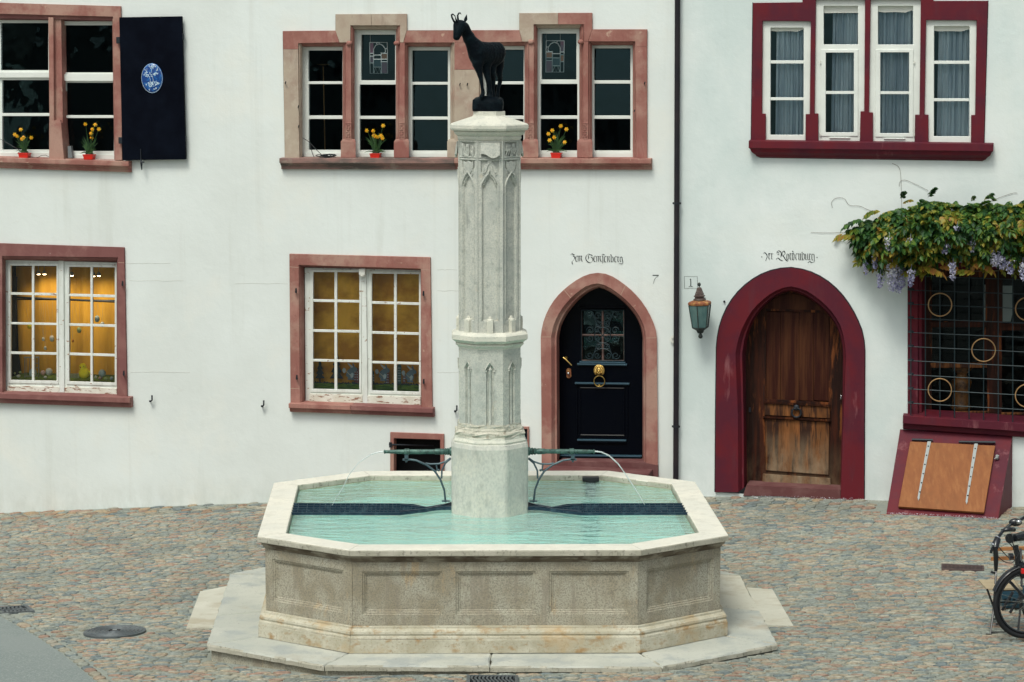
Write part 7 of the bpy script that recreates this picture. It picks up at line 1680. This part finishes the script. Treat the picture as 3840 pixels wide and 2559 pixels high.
# flower clusters
for x, ya, yb, w_, d in ((3247, 985, 1030, 20, .12), (3282, 960, 1010, 22, .2), (3302, 1030, 1082, 30, .2), (3346, 990, 1092, 38, .30), (3372, 1000, 1097, 46, .26), (3390, 1020, 1075, 22, .2), (3418, 1010, 1076, 28, .38), (3335, 890, 940, 34, .46), (3370, 905, 935, 30, .42), (3415, 895, 940, 32, .46), (3574, 985, 1052, 27, .42), (3590, 850, 865, 20, .5), (3545, 915, 950, 34, .44), (3500, 915, 935, 26, .4), (3645, 905, 945, 24, .45), (3733, 940, 1000, 40, .46), (3760, 960, 1010, 34, .44), (3790, 975, 1028, 32, .44), (3836, 985, 1055, 26, .44), (3900, 970, 1050, 30, .4)):
    d += .16; p = W(x, ya, d); L_ = (W(x, ya, d)-W(x, yb, d)).length; rw = w_/8700*24.5*.62; mbb = MB()
    for q in range(int(110*w_/28*max(.6, L_/.18))):
        t = rr.random(); a = rr.uniform(0, 6.28); r_ = rw*(1-.55*t**1.5)*rr.uniform(.35, 1); c = p - UP*(L_*t) + Vector((math.cos(a)*r_, math.sin(a)*r_, 0)); s = rr.uniform(.010, .017)
        u_ = Vector((rr.gauss(0, 1), rr.gauss(0, 1), rr.gauss(0, 1))).normalized(); v_ = u_.cross(Vector((rr.gauss(0, 1), rr.gauss(0, 1), rr.gauss(0, 1)))).normalized(); w2_ = u_.cross(v_)
        mbb.face([c-u_*s, c-v_*s*.7+w2_*s*.4, c+u_*s, c+v_*s*.7+w2_*s*.4])
    mbb.tube([p + UP*.05, p - UP*L_*.9], .002, n=4); mbb.build('flower_cluster', M['wisteria_bloom'], wis, recalc=False)
# stems and wall tendrils
for pth, r_ in (([(4250, 1300, .1), (4200, 1000, .12), (4000, 905, .2), (3800, 900, .22), (3600, 890, .22), (3420, 900, .2), (3270, 900, .12)], .022), ([(4200, 960, .1), (3900, 820, .1), (3650, 800, .1), (3450, 830, .1), (3320, 840, .08)], .015), ([(3800, 1010, .35), (3700, 1018, .4), (3580, 1012, .4), (3470, 1005, .38)], .006)):
    mbb = MB(); pp = catm([(a, b) for a, b, c in pth], 5); dd = resample([(c, 0) for a, b, c in pth], len(pp)); mbb.tube([W(x, y, d[0]) for (x, y), d in zip(pp, dd)], r_, n=6); mbb.build('stem', M['stem_brown'], wis)
for pth in ([(3382, 790), (3380, 720), (3377, 650), (3368, 625), (3345, 613)], [(3372, 700), (3375, 682), (3395, 676), (3430, 690), (3480, 715)], [(3290, 800), (3250, 785), (3222, 773), (3185, 770), (3165, 745), (3135, 744), (3118, 760), (3122, 780)], [(3210, 868), (3160, 872), (3100, 874), (3040, 872)], [(3210, 893), (3175, 908), (3150, 905)], [(3220, 845), (3190, 855), (3178, 862)], [(3700, 760), (3790, 727), (3815, 725)]):
    mbb = MB(); mbb.tube([W(x, y, .02) for x, y in catm(pth, 4)], .0016, n=4); mbb.build('tendril', M['stem_brown'], wis)

# ---------------------------------------------------------------- folding chair behind the bicycle
chx = 19.0
ch = empty('folding_chair', Vector((4.0, 19.0, G(4, 19))), 'slatted wooden bistro chair with thin black iron legs behind the bicycle', 'chair')
Zb = zoomer(3680, 1920, 2.9037)
def C_(x, y, dd=19.0):
    p = Yp(*Zb(x, y), dd-.5 if dd >= 18.9 else dd); p.z = max(p.z, G(p.x, p.y)+.008); return p
for (x0, y0, x1, y1) in ((105, 490, 400, 535), (118, 388, 470, 430)):
    mbb = MB(); mbb.prism([C_(x0, y1, 19.35), C_(x1+60, y1-14, 19.35), C_(x1+60, y0-14, 19.35), C_(x0, y0+4, 19.35)], Vector((0, .015, 0))); mbb.build('back_slat', M['chair_wood'], ch, bevel=.003)
for k_ in range(6):
    y0 = 18.5+k_*.055; mbb = MB(); a, b = C_(55, 835, 19.0), C_(450, 832, 19.0); a = Vector((a.x, y0, a.z)); b = Vector((b.x, y0, b.z)); mbb.loft([[a, a+Vector((0, .045, 0)), a+Vector((0, .045, -.014)), a-UP*.014], [b, b+Vector((0, .045, 0)), b+Vector((0, .045, -.014)), b-UP*.014]], cap0=True, cap1=True); mbb.build('seat_slat', M['seat_wood'], ch)
for nm, pth in (('leg', [(62, 840, 19.0), (150, 1080, 19.1), (235, 1385, 19.3), (255, 1392, 19.3)]), ('leg', [(160, 400, 19.34), (158, 700, 19.2), (130, 1090, 19.05), (98, 1370, 18.95), (50, 1372, 18.95)]), ('leg', [(430, 400, 19.34), (440, 800, 19.2), (420, 1100, 19.1), (395, 1372, 18.95)]), ('leg', [(400, 840, 19.0), (460, 1100, 19.1), (540, 1385, 19.3)])):
    mbb = MB(); mbb.tube([C_(x, y, dd) for x, y, dd in pth], .009, n=6); mbb.build(nm, M['bike_black'], ch)
for a, b, dd in (((105, 1310), (400, 1305), 19.0), ((130, 1165), (165, 1168), 19.1), ((155, 1220), (190, 1222), 19.1), ((150, 860), (420, 850), 19.05), ((190, 985), (420, 982), 19.2)):
    mbb = MB(); mbb.tube([C_(*a, dd), C_(*b, dd)], .006, n=5); mbb.build('cross_stay', M['bike_black'], ch)

# ---------------------------------------------------------------- bicycle (front part in the picture)
bike = empty('bicycle', Vector((4.35, 18.0, G(4.3, 18))), 'black city bicycle leaning at the right edge, front wheel towards the fountain', 'bicycle')
wc_ = Yp(*Zb(505, 985), 18.25); WR = (Yp(*Zb(505, 985), 18.25)-Yp(*Zb(110, 985), 18.15)).length
wx = Vector((1, .22, 0)).normalized()
def Bk(a, z, s=0): return wc_ + wx*a + UP*z + Vector((-wx.y, wx.x, 0))*s*-1
wz = wc_.z - (G(wc_.x, wc_.y)+.02); ex = wz/WR  # keep wheel on the ground
RW = wz
fw = empty('wheel', wc_, parent=bike)
mbb = MB(); mbb.torus(wc_, RW-.022, .021, wx, UP, n=48, m=8); mbb.build('tyre', M['black_rubber'], fw, smooth=2)
mbb = MB(); mbb.torus(wc_ - Vector((-wx.y, wx.x, 0))*.017, RW-.022, .0035, wx, UP, n=48, m=5); mbb.build('reflective_stripe', M['rim_strip'], fw, smooth=2)
mbb = MB(); mbb.torus(wc_, RW-.052, .011, wx, UP, n=48, m=6); mbb.build('rim', M['bike_black'], fw, smooth=2)
for q in range(28):
    a = 2*math.pi*q/28; mbb = MB(); mbb.tube([wc_ + Vector((-wx.y, wx.x, 0))*(.02 if q % 2 else -.02), wc_ + (wx*math.cos(a+.12*(1 if q % 4 < 2 else -1)) + UP*math.sin(a+.12*(1 if q % 4 < 2 else -1)))*(RW-.05)], .0013, n=3); mbb.build('spoke', M['chrome'], fw)
mbb = MB(); mbb.tube([wc_ - Vector((-wx.y, wx.x, 0))*.05, wc_ + Vector((-wx.y, wx.x, 0))*.05], .022, n=10); mbb.build('hub', M['chrome'], fw, smooth=1)
mbb = MB(); nd = Vector((-wx.y, wx.x, 0)); lo = []
for q in range(26):
    a = R(-25 + 185*q/25); c = wc_ + (wx*math.cos(a)+UP*math.sin(a))*(RW+.018); rd = (c-wc_).normalized(); lo.append([c - nd*.028 - rd*.010, c - nd*.02, c + nd*.02, c + nd*.028 - rd*.010, c + nd*.018 - rd*.004, c - nd*.018 - rd*.004])
mbb.loft(lo, cap0=True, cap1=True); mbb.build('mudguard', M['bike_black'], bike, smooth=1)
hd = Bk(.06, RW+.18)   # head tube bottom
hb = Bk(.17, RW+.46)   # head tube top / stem
for s in (-1, 1): mbb = MB(); mbb.tube([wc_ + nd*s*.05, wc_ + nd*s*.05 + UP*RW*.6 + wx*.02, hd + nd*s*.045], [.010, .014, .016], n=8); mbb.build('fork_blade', M['bike_black'], bike, smooth=1)
mbb = MB(); mbb.tube([hd, hb], .024, n=10); mbb.build('head_tube', M['bike_black'], bike, smooth=1)
for pth, r_ in (([hd + UP*.05, Bk(.62, -.02), Bk(.75, -.04)], .020), ([hb, hb + UP*.09 + wx*.02], .014)): mbb = MB(); mbb.tube(pth, r_, n=10); mbb.build('frame_tube', M['bike_black'], bike, smooth=1)
# swept handlebar as seen: rises to the right, bends towards the viewer and down to the grip
mbb = MB(); hp = [C_(470, 60, 18.35), C_(400, 105, 18.3), C_(340, 125, 18.2), C_(285, 165, 18.1), C_(225, 220, 17.98), C_(175, 290, 17.9), C_(155, 345, 17.85)]; mbb.tube(hp, [.013]*7, n=8); mbb.build('handlebar', M['bike_black'], bike, smooth=1)
mbb = MB(); mbb.tube([C_(178, 300, 17.88), C_(158, 345, 17.85), C_(150, 395, 17.83)], [.026, .030, .026], n=10); mbb.build('brake_mount', M['bike_black'], bike, smooth=1)
mbb = MB(); mbb.tube([C_(176, 288, 17.885), C_(172, 296, 17.88)], .030, n=10); mbb.tube([C_(143, 350, 17.84), C_(135, 362, 17.84)], .028, n=10); mbb.build('clamp_ring', M['chrome'], bike, smooth=1)
mbb = MB(); mbb.tube([C_(150, 385, 17.83), C_(158, 470, 17.83), C_(160, 560, 17.85), C_(158, 640, 17.87)], [.018, .020, .018, .014], n=8); mbb.build('grip', M['black_rubber'], bike, smooth=1)
mbb = MB(); mbb.tube([C_(125, 385, 17.8), C_(108, 430, 17.8), C_(105, 450, 17.8)], .011, n=6); mbb.tube([C_(108, 655, 17.85), C_(148, 668, 17.86)], .011, n=6); mbb.build('brake_lever', M['bike_black'], bike, smooth=1)
mbb = MB(); mbb.tube([C_(218, 205, 18.0), C_(300, 190, 18.0), C_(360, 195, 18.05)], [.012, .020, .016], n=8); mbb.build('gear_shifter', M['bike_black'], bike, smooth=2)
mbb = MB(); mbb.ball(C_(372, 114, 18.2), .055, .03, .033); mbb.build('bar_clamp', M['bike_black'], bike, smooth=2)
mbb = MB(); mbb.ball(C_(408, 110, 18.15), .022, .02, .018); mbb.build('bell', M['chrome'], bike, smooth=2)
mbb = MB(); mbb.tube([C_(305, 290, 18.2), C_(360, 285, 18.25)], [.040, .030], n=12); mbb.tube([C_(360, 285, 18.2), C_(480, 260, 18.3)], [.030, .04], n=10); mbb.build('headlight', M['bike_black'], bike, smooth=1)
mbb = MB(); mbb.tube([C_(300, 490, 18.1), C_(350, 480, 18.1)], [.03, .022], n=12); mbb.build('front_lamp', M['bike_black'], bike, smooth=1)
mbb = MB(); mbb.box(C_(458, 645, 18.0), .035, .03, .04); mbb.build('red_reflector', M['red_lamp'], bike, bevel=.004)
for i, pth in enumerate(([(180, 370), (230, 430), (300, 500), (360, 520)], [(175, 480), (230, 530), (290, 555), (350, 545), (420, 430)], [(245, 260), (290, 270), (300, 330), (340, 380), (380, 400)], [(340, 330), (360, 400), (380, 470)])):
    mbb = MB(); mbb.tube([C_(x, y, 17.95) for x, y in catm(pth, 4)], .004, n=5); mbb.build('cable', M['black_rubber'], bike)
for pth, r_ in (([(370, 370), (395, 480), (400, 620)], .024), ([(400, 560), (440, 620), (480, 700)], .045), ([(240, 700), (330, 780), (480, 950)], .013), ([(440, 900), (310, 1100)], .012), ([(345, 870), (225, 1075)], .012), ([(255, 690), (430, 690)], .013)):
    mbb = MB(); mbb.tube([C_(x, y, 18.25) for x, y in pth], r_, n=8); mbb.build('frame_tube', M['bike_black'], bike, smooth=1)
# rest of the bicycle, outside the picture
rw_ = wc_ + wx*1.08; rwe = empty('wheel', rw_, parent=bike)
mbb = MB(); mbb.torus(rw_, RW-.022, .021, wx, UP, n=40, m=8); mbb.build('tyre', M['black_rubber'], rwe, smooth=2)
bb = wc_ + wx*.66 - UP*.03; st = wc_ + wx*.55 + UP*.42
for pth, r_ in (([bb, st + UP*.1], .016), ([bb, rw_], .010), ([st, rw_], .009), ([bb, bb - UP*.12 + nd*.08], .010)): mbb = MB(); mbb.tube(pth, r_, n=8); mbb.build('frame_tube', M['bike_black'], bike, smooth=1)
mbb = MB(); mbb.ball(st + UP*.14, .13, .07, .035); mbb.build('saddle', M['black_rubber'], bike, smooth=2)
# blue crate on the ground behind the wheel
cr = empty('plastic_crate', C_(440, 1330, 19.6), 'dark blue plastic crate on the cobbles behind the front wheel', 'crate')
a, b = C_(330, 1115, 19.4), C_(720, 1115, 19.4); zc0 = G(4.3, 19.4)+.02; zt_ = max(a.z, zc0+.12)
mbb = MB(); f_ = lambda z, s: [Vector((a.x-s+.03, 19.4-s, z)), Vector((b.x+s, 19.4-s, z)), Vector((b.x+s, 19.75+s, z)), Vector((a.x-s+.03, 19.75+s, z))]
mbb.loft([f_(zc0, -.02), f_(zt_-.03, 0), f_(zt_-.03, .012), f_(zt_, .012), f_(zt_, -.006), f_(zc0+.03, -.02)], cap0=True, cap1=True); mbb.build('box', M['crate_blue'], cr)
mbb = MB()
for q in range(9): xx = a.x + .03 + (b.x-a.x)*q/8; mbb.box(Vector((xx, 19.39, (zc0+zt_)/2)), .012, .012, zt_-zc0-.05)
mbb.build('ribs', M['crate_blue'], cr)

# ---------------------------------------------------------------- houses across the square, seen in the panes
opp = empty('opposite_house', (0, -14, 0), 'plain dark rendered row of houses across the square, behind the camera', 'house')
mbb = MB(); mbb.box((0, -19, 2.6), 70, 9, 5.4); mbb.build('wall', M['opposite_render'], opp)
for q in range(18):
    for zz in (1.6, 4.1): mbb = MB(); mbb.box((-30+q*3.5, -14.45, zz), 1.2, .16, 1.7); mbb.build('window', M['room_dark'], opp)
mbb = MB(); mbb.loft([[Vector((x, -14.2, 5.3)), Vector((x, -19, 6.1)), Vector((x, -23.8, 5.3))] for x in (-35, 35)], closed=True, cap0=True, cap1=True); mbb.build('roof', M['opposite_render'], opp)
